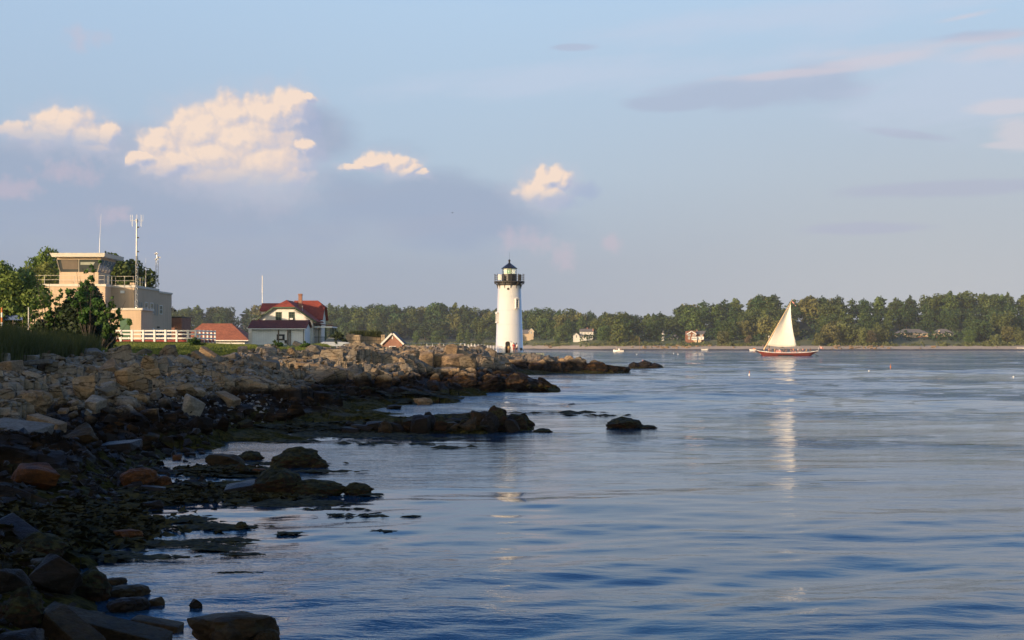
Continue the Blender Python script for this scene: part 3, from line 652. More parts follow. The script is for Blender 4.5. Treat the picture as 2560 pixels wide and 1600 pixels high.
for a in [
 ('slab', 2, 902, 44, 20, "short pale quarried slab cut off by the photo's left edge under the grass", M_PALE, .6, .05, (0, 0)),
 ('slab', 58, 899, 74, 11, "long flat pale slab lying second from left on the grass edge", M_PALE, .5, .02, (0, 0)),
 ('slab', 114, 899, 46, 9, "short pale flat slab butted to the right end of the longest one", M_PALE, .7, -.05, (0, .02)),
 ('slab', 84, 911, 94, 10, "grey slab tilted beneath the long pale slab", M_GREYR, .6, .15, (0, -.08)),
 ('slab', 24, 935, 56, 32, "thick tan quarried block resting below the left pale slabs", M_TANR, .9, -.3, (.1, -.1)),
 ('slab', 154, 918, 72, 13, "pale slab sloping down to the right at the grass corner", M_PALE, .8, -.25, (.05, .1)),
 ('slab', 192, 906, 72, 10, "pale flat slab at the right end of the slab row", M_PALE, .7, .1, (0, 0)),
 ('chunk', 232, 905, 66, 40, "large smooth grey boulder with one sloping face under the dark bush", M_GREYR, .8, .3, (0, .2)),
 ('chunk', 268, 938, 66, 48, "rust-topped tan boulder below the grey sloping one", M_TANR, .8, 0, (0, 0)),
 ('chunk', 322, 970, 78, 66, "tall brown fractured boulder with upright seams below the control tower", None, .8, .2, (0, -.1)),
 ('chunk', 372, 930, 50, 50, "pointed grey-brown boulder right of the tall fractured boulder", None, .8, .2, (0, .3)),
 ('round', 84, 1023, 84, 54, "rounded pink-tan boulder with a cracked face near the left edge", M_TANR, .8, 0, (0, 0)),
 ('block', 14, 1010, 56, 36, "square grey-tan block cut by the left edge above the dark tide line", None, .9, .2, (0, 0)),
 ('block', 238, 1024, 58, 32, "white-topped grey boulder in the middle of the left slope", M_PALE, .8, -.4, (.2, .25)),
 ('slab', 118, 1068, 100, 22, "long tan slab pointing down to the dark tide zone", M_TANR, .4, -.3, (.1, .25)),
 ('slab', 40, 1088, 150, 26, "wide smooth grey ledge slab at the left edge above the black rock", M_GREYR, .9, -.2, (.1, .12)),
 ('block', 480, 1034, 52, 46, "pale square block standing on its corner near the tide line", M_PALE, .8, .6, (.1, .45)),
 ('slab', 568, 1012, 62, 26, "greenish tan slab lying low on the slope under the leaning posts", M_TANR, .6, -.4, (.1, .4)),
 ('slab', 512, 912, 76, 17, "long grey granite post leaning down to the right, the lower of two", M_TANR, .26, -.1, (.3, .62)),
 ('slab', 540, 902, 96, 14, "long brown granite post leaning down to the right, the upper of two", M_TANR, .2, -.1, (.3, .58)),
 ('block', 578, 912, 46, 32, "grey flat-faced block beside the leaning granite posts", M_GREYR, .8, .1, (0, -.25)),
 ('block', 608, 898, 28, 34, "upright grey block standing on the grass edge by the house", M_GREYR, .8, .3, (0, -.1)),
 ('block', 665, 898, 58, 32, "large white-and-rust boulder below the garage wing window", M_PALE, .8, .1, (0, .05)),
 ('block', 634, 914, 36, 28, "pale grey cube-shaped block left of the white-and-rust boulder", M_GREYR, .8, .5, (0, .3)),
 ('block', 585, 938, 36, 34, "tan block wedged below the leaning granite posts", M_TANR, .8, -.3, (0, .2)),
 ('slab', 626, 942, 56, 22, "long pale grey slab tipped steeply on the mid slope", M_GREYR, .5, .1, (.3, .9)),
 ('block', 676, 934, 50, 38, "big grey five-sided block in the middle of the slope", M_GREYR, .8, .1, (0, .1)),
 ('slab', 755, 912, 52, 15, "tan layered slab catching the sun below the house corner", M_TANR, .6, 0, (0, .12)),
 ('slab', 770, 922, 62, 14, "second tan layered slab under the sunlit one", M_TANR, .6, .1, (0, .1)),
 ('chunk', 786, 884, 32, 28, "pointed grey stone standing below the porch", M_GREYR, .8, 0, (0, 0)),
 ('slab', 750, 866, 34, 9, "pale thin stone lying on the grass by the white house", M_PALE, .6, -.1, (0, .4)),
 ('round', 672, 868, 20, 9, "small pale stone on the grass before the garage wing", M_PALE, .8, 0, (0, 0)),
 ('slab', 498, 948, 46, 24, "broad pale grey slab low on the slope left of the pebbles", M_GREYR, .7, 0, (.2, .1)),
 ('slab', 472, 955, 40, 30, "tipped grey slab leaning against the broad pale one", M_GREYR, .6, .3, (.2, .7)),
 ('block', 600, 960, 40, 22, "flat-topped grey stone below the tan wedge block", None, .8, .3, (0, .1)),
 ('block', 630, 975, 44, 24, "weathered tan stone in the lower slope above the shingle", None, .8, .3, (0, .1)),
 ('block', 905, 966, 48, 34, "rounded grey-tan boulder at the foot of the ledge below the brick hut", None, .8, .1, (0, 0)),
 ('block', 850, 958, 40, 30, "squat tan boulder left of the ledge below the stone wall", None, .8, .1, (0, 0)),
 ('block', 960, 968, 46, 30, "reddish tan boulder right of the rounded one at the ledge foot", None, .8, .1, (0, 0)),
 ('round', 1058, 1012, 40, 19, "single pale tan boulder on the waterline of the middle ledge", M_TANR, .8, 0, (0, 0)),
 ('chunk', 985, 1026, 40, 16, "dark angular boulder in the channel behind the near ledge", M_BLACK, .8, 0, (0, 0)),
 ]: rock(*a)
for a in [
 ('hump', 1560, 1073, 92, 27, "weed-covered rock awash in open water right of the near ledge", M_WEEDY, .8, .1, (0, 0)),
 ('hump', 1618, 1072, 46, 8, "low wet rock just right of the one awash in open water", M_WEEDY, .8, .1, (0, 0)),
 ('round', 1430, 1013, 16, 5, "tiny dark rock breaking the surface before the middle ledge tip", M_BLACK, .8, .1, (0, 0)),
 ('hump', 1356, 1082, 46, 10, "low weedy rock awash at the tip of the near ledge", M_WEEDY, .8, .1, (0, 0)),
 ('hump', 745, 1170, 128, 46, "weed-topped rock with a sunlit orange face standing in the cove", M_WEEDY, .6, .1, (0, 0)),
 ('hump', 800, 1170, 44, 16, "small weedy rock at the right foot of the sunlit cove rock", M_WEEDY, .6, .1, (0, 0)),
 ('hump', 626, 1152, 66, 22, "low round weedy hump behind the brown cove rock", M_WEEDY, .7, .1, (0, 0)),
 ('chunk', 556, 1168, 106, 40, "smooth brown rock at the left of the cove", M_BROWN, .7, .1, (0, 0)),
 ('hump', 604, 1186, 34, 28, "small mossy rock with an orange side before the brown one", M_WEEDY, .8, .1, (0, 0)),
 ('chunk', 648, 1184, 42, 16, "flat orange stone beside the small mossy rock", M_ORANGE, .8, .1, (0, 0)),
 ('hump', 695, 1240, 130, 66, "tall black weed-hung rock in the middle of the cove", M_WEEDY, .8, .2, (0, 0)),
 ('hump', 790, 1240, 150, 36, "long low weedy ridge right of the tall black cove rock", M_WEEDY, .5, .1, (0, 0)),
 ('slab', 612, 1236, 94, 26, "blue-sheened smooth slab sloping before the tall black rock", M_BLUER, .7, .1, (.15, -.15)),
 ('hump', 894, 1238, 74, 28, "rounded black rock alone at the right end of the cove ridge", M_WEEDY, .7, .1, (0, 0)),
 ('round', 350, 1216, 80, 52, "large orange boulder on the cobbles near the left pools", M_ORANGE, .8, .1, (0, 0)),
 ('round', 408, 1220, 40, 34, "smaller orange boulder right of the large orange one", M_ORANGE, .8, .1, (0, 0)),
 ('round', 324, 1350, 62, 28, "reddish brown boulder at the weed's edge on the left waterline", M_ORANGE, .8, .1, (0, 0)),
 ('chunk', 92, 1218, 140, 66, "broad orange-brown ledge rock at far left above the weed", M_ORANGE, .6, -.2, (0, .15)),
 ('hump', 604, 1322, 34, 16, "little weed-covered hump among floating weed below the cove", M_WEEDY, .8, .1, (0, 0)),
 ('slab', 48, 1362, 124, 50, "reddish tilted slab with a pale ribbed top at the left edge", M_BLUER, .5, -.5, (.35, .45)),
 ('chunk', 382, 1275, 60, 26, "dark blue-grey rock by the weed bed in the pool", M_BLACK, .7, 0, (0, 0)),
 ('chunk', 445, 1152, 30, 18, "small yellow-brown stone by the pool under the bank", M_ORANGE, .7, 0, (0, 0)),
 ('round', 455, 1182, 22, 10, "small dark stone sitting in the still pool", M_BLACK, .7, 0, (0, 0)),
 ('slab', 385, 1228, 60, 12, "thin mauve-grey flat stone before the two orange boulders", M_BLUER, .6, 0, (0, .1)),
 ('slab', 300, 1125, 100, 18, "smooth blue-sheened wet slab below the dark tide line", M_BLUER, .7, -.2, (.1, -.1)),
 ('chunk', 196, 1110, 100, 56, "dark brown ledge rock with an ochre crest on the left shore", M_BROWN, .7, 0, (0, 0)),
 ]: rock(*a, group=GW)
for a in [
 ('chunk', 130, 1482, 160, 86, "biggest black boulder near the lower left corner", M_BLACK, .8, .2, (0, 0)),
 ('hump', 232, 1496, 96, 68, "ribbed olive-black boulder touching the biggest black one", M_WEEDY, .8, .5, (0, .2)),
 ('round', 292, 1464, 50, 22, "small brown rock farthest out in the lower left cluster", M_BROWN, .8, .2, (0, 0)),
 ('round', 322, 1500, 98, 40, "smooth dark red boulder at the water's edge, lower left", M_BROWN, .8, .2, (0, 0)),
 ('chunk', 390, 1520, 50, 30, "purple-brown pointed stone right of the dark red boulder", M_BROWN, .8, .2, (0, 0)),
 ('round', 326, 1534, 90, 44, "lumpy black boulder before the dark red one", M_BLACK, .8, .2, (0, 0)),
 ('chunk', 488, 1524, 42, 24, "little black rock alone in the water near the bottom", M_BLACK, .8, .2, (0, 0)),
 ('round', 588, 1622, 190, 92, "large brown rock with a weed skirt at the bottom edge", M_BROWN, .8, .2, (0, 0)),
 ('round', 668, 1622, 60, 56, "small orange-brown rock leaning on the large bottom rock", M_BROWN, .8, .2, (0, 0)),
 ('slab', 268, 1592, 330, 40, "very long olive-brown slab reaching into the water, lower left", M_BROWN, .22, -.12, (.2, .22)),
 ('slab', 186, 1612, 170, 56, "dark slab with a ribbed top before the very long one", M_BROWN, .4, -.5, (.3, .5)),
 ('slab', 396, 1580, 130, 28, "low mossy slab behind the end of the very long one", M_BROWN, .4, -.1, (.1, .15)),
 ('hump', 60, 1570, 110, 90, "steep dark mossy boulder in the lower left corner", M_WEEDY, .8, .3, (0, .1)),
 ('chunk', 60, 1660, 150, 90, "shadowy angular boulder at the very bottom left", M_BLACK, .8, .3, (0, 0)),
 ('chunk', 20, 1480, 110, 70, "dark blue-grey boulder cut by the left edge, low down", M_BLACK, .8, .3, (0, 0)),
 ('chunk', 95, 1430, 90, 36, "flat brown stone behind the biggest black boulder", M_BROWN, .8, .3, (0, 0)),
 ('round', 240, 1560, 60, 34, "round brown stone tucked by the very long slab", M_BROWN, .8, .3, (0, 0)),
 ('hump', 105, 1400, 120, 60, "weed-draped mound below the reddish tilted slab", M_WEEDY, .8, .3, (0, 0)),
 ]: rock(*a, group=GF)

# black jagged rocks along the near ledge, blocks of the sunlit crest and the reef under the lighthouse
for k in range(34):
    px = 870+k*13.6+rng.uniform(-5, 5); top = np.interp(px, [860, 940, 1000, 1060, 1085, 1110, 1140, 1185, 1200, 1225, 1240, 1262, 1290, 1320, 1340], [1070, 1052, 1046, 1036, 1030, 1044, 1056, 1034, 1022, 1034, 1020, 1022, 1030, 1052, 1068]); py = rng.choice((1066, 1074, 1082)); w = rng.uniform(26, 62)
    rock(rng.choice(('chunk', 'hump', 'block', 'chunk')), px, py, w, max(12, (py-top)*rng.uniform(.7, 1.05)), "jagged black-brown rock of the near tidal ledge, %s" % ("landward end" if px < 1010 else "middle" if px < 1170 else "seaward end"), rng.choice((M_WEEDY, M_BLACK, M_BROWN)), .6, None, (rng.uniform(-.2, .2), rng.uniform(-.3, .3)), group="black rocks of the near ledge, part %d" % (px > 1010))
for k, (px, py, w, h, d_) in enumerate(((985, 903, 60, 26, "flat golden block right of the brick hut"), (1025, 908, 66, 34, "orange block below the metal railing"), (1062, 918, 54, 40, "notched golden block left of the leaning slab"), (1096, 926, 54, 52, "tall leaning golden slab of the crest"),
                                   (1135, 928, 62, 44, "broad sunlit block right of the leaning slab"), (1172, 930, 60, 50, "square sunlit cliff block under the footbridge"), (1128, 893, 34, 30, "upright golden block on the crest top"), (1165, 892, 30, 28, "small upright block by the footbridge start"),
                                   (895, 880, 110, 13, "broad pale outcrop before the stone wall"), (930, 905, 80, 34, "brown block below the broad pale outcrop"), (842, 905, 70, 34, "grey-tan block left of the pale outcrop"),
                                   (1250, 918, 60, 16, "brown stepped block under the platform"), (1290, 914, 60, 14, "tan block right of the stepped one under the platform"), (1330, 916, 60, 16, "tan block at the platform's right end"))):
    rock(('block', 'chunk')[k % 2], px, py, w, h, d_, (M_TANR, None)[k % 2] if k < 9 else None, .7, rng.uniform(-.3, .5), (rng.uniform(-.1, .1), rng.uniform(-.15, .15)), group="golden blocks of the crest")
for k in range(17):
    px = 1338+k*13.5+rng.uniform(-3, 3); h = np.interp(px, [1340, 1400, 1450, 1500, 1560], [34, 34, 30, 24, 12])*rng.uniform(.75, 1.1)
    rock(('chunk', 'block', 'hump')[k % 3], px, 930+rng.uniform(-3, 2), rng.uniform(34, 52), h, "brown wet-footed rock of the reef right of the platform, %s" % ("landward end" if k < 6 else "middle stretch" if k < 12 else "seaward end"), None, .8, None, (0, rng.uniform(-.2, .2)), group="reef rocks right of the platform, part %d" % (k//6))
for k, (px, w, h) in enumerate(((1585, 34, 14), (1612, 44, 18), (1638, 30, 12))): rock('hump', px, 921, w, h, ("left", "middle", "right")[k]+" black hump of the last reef islet", M_BLACK, .7, group="last reef islet")
for k, (px, py, w, h, d_) in enumerate(((1225, 975, 90, 36, "sunlit brown"), (1290, 972, 70, 34, "rounded orange-brown"), (1340, 978, 70, 26, "dark low outer"), (1160, 968, 90, 34, "dark shaded"))): rock('hump', px, py, w, h, d_+" rock at the tip of the middle ledge", None, .6, group="middle ledge tip rocks")

def zone(px):
    for lim, t in ((150, "under the left-edge grass"), (450, "below the control tower building"), (630, "below the hip-roofed building"), (830, "below the red-roofed house"), (1010, "below the stone wall"), (9999, "below the footbridge")):
        if px < lim: return t
sizes = ("small", "mid-sized", "large")
tries = 0; cnt = 0
while cnt < 175 and tries < 9000:
    tries += 1
    px = rng.uniform(-10, 1180); y1 = {True: 1130, False: 0}[px < 420] or np.interp(px, [420, 560, 750, 950, 1200], [1100, 1090, 1040, 995, 960])
    y0 = np.interp(px, [0, 230, 300, 600, 1200], [918, 908, 896, 892, 884])
    py = y0 + (y1-y0)*rng.random()**1.15
    X, Y, z = hit(px, py)
    w = rng.choice((16, 22, 28, 36, 46, 58))*(1.5 if px < 640 else (.95 if px < 800 else .85))
    if px > 800 and rng.random() < .55: continue
    if any((abs(px-a)*1.0)**2+((py-w*.3-b)*1.5)**2 < (.40*(w+c))**2 for a, b, c in placed): continue
    kd = rng.choice(('block', 'block', 'chunk', 'chunk', 'slab'))
    h = w*rng.uniform(.5, .85)*(.5 if kd == 'slab' else 1)
    wet = z < 1.35
    lab = "%s %s %s %s" % (sizes[0 if w < 20 else (1 if w < 31 else 2)], "wet" if wet else "grey-tan", {'block': "blocky boulder", 'chunk': "angular boulder", 'slab': "flat slab"}[kd],
                           ("on the tide line " if wet else "on the dry slope ")+zone(px))
    rock(kd, px, py, w, h, lab, rng.choice((None, None, None, M_TANR, M_GREYR, M_PALE)) if not wet else None, rng.uniform(.6, 1), rng.uniform(-.8, .8), (rng.uniform(-.45, .5), rng.uniform(-.6, .6)),
         group=("wet boulders " if wet else "dry boulders ")+zone(px))
    cnt += 1

# shingle and rubble too many to count
def scatter_rubble(n, name, mat_, sampler, smin, smax):
    base = []
    for s in range(6):
        r = random.Random(s+70); bm = bmesh.new()
        for _ in range(9): bm.verts.new(Vector((r.gauss(0, 1), r.gauss(0, 1), r.gauss(0, .8))).normalized()*r.uniform(.4, .6))
        bmesh.ops.convex_hull(bm, input=bm.verts[:]); lo = [v for v in bm.verts if not v.link_faces]; bmesh.ops.delete(bm, geom=lo, context='VERTS')
        bmesh.ops.triangulate(bm, faces=bm.faces[:]); bm.verts.index_update()
        base.append((np.array([v.co[:] for v in bm.verts]), np.array([[v.index for v in f.verts] for f in bm.faces]))); bm.free()
    Vs, Fs = [], []; off = 0
    spots = [hit(*sampler()) for _ in range(n)]; zs = surf([(a_, b_) for a_, b_, _ in spots])
    for i in range(n):
        X, Y, z = spots[i]; s = rng.uniform(smin, smax)*Y/F
        v, f = base[rng.randrange(6)]; a = rng.uniform(0, 6.28); c_, s_ = math.cos(a), math.sin(a)
        v = v*np.array([s*rng.uniform(.8, 1.5), s*rng.uniform(.7, 1.1), s*rng.uniform(.45, .9)]); t = rng.uniform(-.6, .6)
        v = np.stack([v[:, 0]*math.cos(t)+v[:, 2]*math.sin(t), v[:, 1], -v[:, 0]*math.sin(t)+v[:, 2]*math.cos(t)], 1)
        v = np.stack([v[:, 0]*c_-v[:, 1]*s_+X, v[:, 0]*s_+v[:, 1]*c_+Y, v[:, 2]+zs[i]+s*.15], 1)
        Vs.append(v); Fs.append(f+off); off += len(v)
    o = link(name, np_mesh(name, np.concatenate(Vs), np.concatenate(Fs), mat_), None); tag(o, kind="stuff"); return o
def samp_bank():
    px = -10+960*rng.random()**1.3; y0 = np.interp(px, [0, 230, 300, 600, 1200], [912, 902, 888, 886, 880]); y1 = np.interp(px, [0, 420, 560, 750, 950, 1200], [1120, 1100, 1080, 1020, 990, 960])
    return px, rng.uniform(y0, y1)
o = scatter_rubble(2200, "rubble", M_BOULDER, samp_bank, 6, 21); tag(o, "loose grey and tan rubble filling the gaps of the rocky bank", "rubble")
def samp_sh():
    t = rng.random(); px = 330+300*t+rng.gauss(0, 45); py = 945+60*t+rng.gauss(0, 22); return px, max(905, py)
M_SHINGLE = simple_rock_mat("shingle", (.26, .26, .27), (.15, .155, .165), .8)
o = scatter_rubble(1500, "shingle", M_SHINGLE, samp_sh, 4, 11); tag(o, "bluish grey shingle chute running down the middle of the bank", "shingle")
def samp_low():
    px = rng.uniform(-10, 520); py = rng.uniform(1090, 1260 if px > 180 else 1600); return px, py
o = scatter_rubble(750, "wet_cobbles", M_BLACK, samp_low, 8, 34); tag(o, "dark wet cobbles between the pools of the left shore", "cobbles")

# ------------------------------------------------------------------ seaweed
m, q = mat("seaweed"); p = gpos(q)
q.put(q.bsdf.inputs['Base Color'], q.mix(q.sm(q.noise(p, 6, 4, .7), .4, .62), (.008, .009, .003, 1), (.045, .038, .009, 1))); q.bsdf.inputs['Roughness'].default_value = .85; q.bsdf.inputs['Specular IOR Level'].default_value = .2
M_WEED = m
def weed(patches, name, label, lift=0.0, tuft=.10, land=False):
    Vs = []; Fs = []; off = 0; P_ = []
    for (px, py, w, h, n) in patches:
        for _ in range(n):
            a = rng.gauss(0, .42); b = rng.gauss(0, .42); x = px+a*w*.5; y = py+b*h*.5
            if y < 870: continue
            Y = CAMZ*F/(y-860); X = (x-1280)*Y/F
            if land: X, Y, _z = hit(x, y)
            P_.append((X, Y))
    Z_ = np.maximum(surf(P_), .015) if land else np.full(len(P_), .015)
    if 1:
        for (X, Y), z in zip(P_, Z_):
            s = tuft*rng.uniform(.4, 1.5)*min(3.0, Y/35); k = 5
            ang = rng.uniform(0, 6.28)
            ring = [(X+math.cos(ang+6.28*i/k)*s*rng.uniform(.5, 2.0)*1.3, Y+math.sin(ang+6.28*i/k)*s*rng.uniform(.4, 1.1), z+rng.uniform(-.01, .03)*(1+3*land)) for i in range(k)]
            Vs += ring + [(X, Y, z+s*rng.uniform(.15, .5)+lift)]
            Fs += [(off+i, off+(i+1) % k, off+k) for i in range(k)]; off += k+1
    o = link(name, np_mesh(name, np.array(Vs), np.array(Fs), M_WEED, True), None); tag(o, label, "seaweed", kind="stuff"); return o
weed([(720, 1262, 260, 16, 420), (640, 1250, 120, 18, 250), (530, 1318, 200, 14, 260), (480, 1300, 120, 20, 200), (560, 1352, 160, 8, 140), (430, 1360, 330, 16, 420), (545, 1372, 110, 12, 180), (600, 1388, 90, 6, 80),
      (330, 1395, 300, 12, 260), (250, 1385, 200, 14, 240), (800, 1258, 120, 8, 80), (840, 1275, 200, 6, 50), (720, 1335, 60, 5, 30), (590, 1434, 110, 6, 50), (860, 1088, 380, 14, 520), (1080, 1098, 240, 8, 50), (960, 1110, 300, 8, 30),
      (1130, 1120, 90, 5, 30), (740, 1105, 160, 5, 40), (1420, 1033, 260, 5, 45), (1500, 1040, 160, 4, 15), (700, 1160, 300, 6, 60), (960, 1330, 60, 5, 26), (900, 1290, 300, 10, 40), (560, 1185, 200, 16, 200),
      (480, 1215, 140, 20, 220), (820, 1180, 160, 6, 40), (930, 1238, 50, 5, 40)],
     "floating_seaweed", "olive brown seaweed floating in mats off the left shore", tuft=.09)
weed([(200, 1320, 420, 110, 2600), (430, 1240, 260, 50, 1100), (640, 1235, 300, 44, 900), (860, 1068, 420, 26, 1700), (560, 1180, 260, 26, 500), (120, 1400, 200, 60, 600), (1080, 1072, 380, 14, 700), (900, 985, 300, 22, 400), (1050, 990, 260, 16, 300)],
     "seaweed_bed", "dark olive seaweed draped over the tidal rocks", tuft=.10, land=True)

# ------------------------------------------------------------------ trees
def leaf_mesh(name, lobes, n, size, mat_, seed, flat=0.0, fill=.35):
    r = np.random.default_rng(seed); L_ = np.array(lobes, float); wts = (L_[:, 3]*L_[:, 4]+L_[:, 4]*L_[:, 5]+L_[:, 3]*L_[:, 5]); wts /= wts.sum()
    idx = r.choice(len(L_), n, p=wts); d = r.normal(size=(n, 3)); d /= np.linalg.norm(d, axis=1)[:, None]
    rad = 1-fill*r.random(n)**1.5 + .10*r.normal(size=n)
    c = L_[idx, :3] + d*L_[idx, 3:6]*rad[:, None]
    nr = d + r.normal(size=(n, 3))*.75; nr[:, 2] += flat+.25; nr /= np.linalg.norm(nr, axis=1)[:, None]
    t = np.cross(nr, r.normal(size=(n, 3))); t /= np.linalg.norm(t, axis=1)[:, None]; b = np.cross(nr, t)
    s = size*(.55+.9*r.random(n))[:, None]
    V = np.stack([c-t*s-b*s*.3, c+b*s*.75-t*s*.1, c+t*s+b*s*.2, c-b*s*.7+t*s*.15], 1).reshape(-1, 3)
    return np_mesh(name, V, np.arange(4*n).reshape(-1, 4), mat_)
def tree_mesh(kind, H, Wd, n, leaf, seed, mats, trunk_mat, clear=.22):
    r = random.Random(seed); lobes = []; mb = MB(); rt = H*.018+.05
    if kind == 'broad':
        cz = H*(.5+clear*.5); hz = H*(1-clear)*.5
        tops = []
        for i in range(15):
            a = i*2.4+r.random(); t = (i+.5)/15; zz = cz-hz*.8+1.55*hz*t; rr = Wd*.5*math.sqrt(max(0, 1-((zz-cz)/hz)**2))*r.uniform(.3, .75)
            s = Wd*r.uniform(.15, .24); p = (rr*math.cos(a), rr*math.sin(a), zz); lobes.append(p+(s, s, s*r.uniform(.6, .85))); tops.append(p)
        lobes.append((0, 0, cz, Wd*.26, Wd*.26, hz*.6))
        mb.path([(0, 0, -.5), (r.uniform(-.2, .2), 0, H*.22), (r.uniform(-.3, .3), .1, H*.5), (0, 0, H*.8)], [rt*1.3, rt, rt*.6, rt*.15], 7)
        for p in tops[:11]:
            z0 = max(H*.18, p[2]*.55); mb.path([(0, 0, z0), (p[0]*.5, p[1]*.5, (z0+p[2])*.5+.02*H), p], [rt*.5, rt*.3, rt*.1], 5)
    elif kind == 'pine':
        mb.path([(0, 0, -.5), (.1, 0, H*.5), (0, 0, H*.97)], [rt*1.1, rt*.7, rt*.12], 7)
        k = 13
        for i in range(k):
            t = i/(k-1); zz = H*(clear+.08+(.9-clear)*t); w = Wd*.5*(1-t**3)**.8*r.uniform(.55, 1.2)*(.6+.8*min(t*2,.6))+.8
            for j in range(3):
                a = r.uniform(0, 6.28); q_ = (w*.55*math.cos(a), w*.55*math.sin(a), zz+r.uniform(-.02, .02)*H)
                lobes.append(q_+(w*.6, w*.6, H*.045)); mb.tube((0, 0, zz-.03*H), q_, rt*.25, rt*.06, 4)
    elif kind == 'slim':
        for i in range(11):
            a = i*2.4; t = (i+.5)/11; zz = H*(clear+(1-clear)*t); w = Wd*.5*math.sin(math.pi*min(1, t*.85+.12))**.7
            lobes.append((w*.4*math.cos(a), w*.4*math.sin(a), zz, w*.65, w*.65, H*.09))
        mb.path([(0, 0, -.5), (.1, .05, H*.5), (0, 0, H*.92)], [rt, rt*.6, rt*.15], 6)
    elif kind == 'bush':
        for i in range(12):
            a = i*2.4; rr = Wd*.38*math.sqrt(i/12); s = Wd*r.uniform(.14, .24); lobes.append((rr*math.cos(a), rr*math.sin(a), H*.5*r.uniform(.5, 1.1), s, s, H*r.uniform(.25, .42)))
            mb.tube((0, 0, 0), lobes[-1][:3], rt*.4, rt*.15, 4)
    crown = leaf_mesh("crown", lobes, n, leaf, mats, seed)
    return crown, mb.mesh("trunk")
M_BARK = plain("bark", (.065, .05, .038), .9, .4, 3, bmp=.05)
M_FOL_DARK = foliage("foliage_dark", (.026, .052, .016), (.066, .105, .03), .25)
M_FOL_MID = foliage("foliage_mid", (.04, .07, .017), (.10, .135, .034), .25)
M_FOL_OLIVE = foliage("foliage_olive", (.07, .08, .022), (.15, .155, .048), .3)
M_FOL_TAN = foliage("foliage_tan", (.10, .085, .04), (.16, .125, .06), .3)
M_FOL_NEAR = foliage("foliage_near", (.04, .08, .015), (.11, .17, .03), .9, .3)
M_FOL_JUN = foliage("foliage_juniper", (.010, .022, .007), (.028, .045, .012), 1.2, .12)
TP = {}
def proto(key, kind, H, Wd, n, leaf, seed, m, clear=.22):
    TP[key] = tree_mesh(kind, H, Wd, n, leaf, seed, m, M_BARK, clear); TP[key][1].materials.append(M_BARK)
def put_tree(key, name, label, cat, group, loc, s, rz, sz=None, parts=True):
    c, t = TP[key]
    o = bpy.data.objects.new(name, None); COL.objects.link(o); o.location = loc; o.rotation_euler = (0, 0, rz); o.scale = (s, s, sz or s); tag(o, label, cat, group)
    a = bpy.data.objects.new("crown", c); COL.objects.link(a); a.parent = o
    b = bpy.data.objects.new("trunk", t); COL.objects.link(b); b.parent = o
    return o

# far shore ----------------------------------------------------------
SH_PX = [-600, 600, 1250, 1500, 1750, 2060, 2300, 3300]; SH_Y = [1150, 1150, 1050, 930, 905, 890, 905, 915]
TOP_PX = [-600, 380, 450, 520, 600, 680, 760, 830, 900, 990, 1040, 1100, 1150, 1200, 1240, 1340, 1430, 1500, 1580, 1650, 1700, 1740, 1790, 1830, 1870, 1920, 2000, 2060, 2130, 2230, 2300, 2400, 2470, 2560, 3300]
TOP_PY = [768, 772, 771, 768, 774, 766, 772, 764, 768, 768, 773, 762, 764, 774, 779, 776, 777, 783, 787, 785, 770, 760, 754, 750, 744, 741, 748, 742, 746, 748, 742, 735, 733, 736, 740]
shoreY = lambda px: np.interp(px, SH_PX, SH_Y)
def hillz(px):
    Yb = shoreY(px)+200; return CAMZ + (860-np.interp(px, TOP_PX, TOP_PY))*Yb/F - 17
def far_h(px, t):
    hz_ = np.maximum(hillz(px), 9); k = np.clip((t-85)/120, 0, 1); k = k*k*(3-2*k)
    return np.interp(t, [-20, 0, 6, 26, 40, 55, 75, 100], [-1.6, -.15, .5, 2.3, 3.2, 5.4, 8.0, 9.0])*(1-k) + hz_*k
def house_Y(px, pybase, tmin=30.0):
    for t in np.arange(tmin, 205, 1.0):
        Y = float(shoreY(px))+t
        if far_h(px, t) >= CAMZ+(860-pybase)*Y/F: break
    return Y
pxs = np.arange(-600, 3320, 8.0); ts = np.array([-20, -6, 0, 3, 6, 12, 18, 26, 33, 40, 50, 60, 80, 100, 130, 160, 200, 260, 360]); PG, TG = np.meshgrid(pxs, ts)
YG = shoreY(PG)+TG; XG = (PG-1280)*YG/F; ZG = far_h(PG, TG)+.5*np.sin(PG*.11+TG*.3)*np.clip(TG/60, 0, 1) + .25*np.sin(PG*.31)*np.sin(TG*.4)
nr, nc = XG.shape; i = np.arange(nr-1)[:, None]*nc + np.arange(nc-1)[None, :]
m, q = mat("beach_and_meadow"); p = gpos(q); z = q.sep(p)[2]; zz = q.m('ADD', z, q.m('MULTIPLY', q.m('SUBTRACT', q.noise(p, .08, 5, .65), .5), 1.3))
c = q.mix(q.sm(zz, .5, 1.0), (.055, .048, .042, 1), (.46, .35, .24, 1)); c = q.mix(q.sm(zz, 2.6, 3.3), c, q.mix(q.sm(q.noise(p, .05, 5, .6), .4, .6), (.05, .075, .018, 1), (.13, .125, .045, 1)))
c = q.mix(q.sm(z, 6, 9), c, (.02, .03, .012, 1))
f = q.lin(q.noise(p, .9, 6, .7), .3, .7, .7, 1.3); q.put(q.bsdf.inputs['Base Color'], q.mix(1.0, c, q.xyz(f, f, f), 'MULTIPLY')); q.bsdf.inputs['Roughness'].default_value = .95
o = link("far_shore_terrain", np_mesh("far_shore_terrain", np.stack([XG.ravel(), YG.ravel(), ZG.ravel()], 1), np.stack([i, i+1, i+nc+1, i+nc], -1).reshape(-1, 4), m, True), None); tag(o, kind="structure")
far = lambda px, t: ((px-1280)*(shoreY(px)+t)/F, shoreY(px)+t, float(far_h(px, t)))

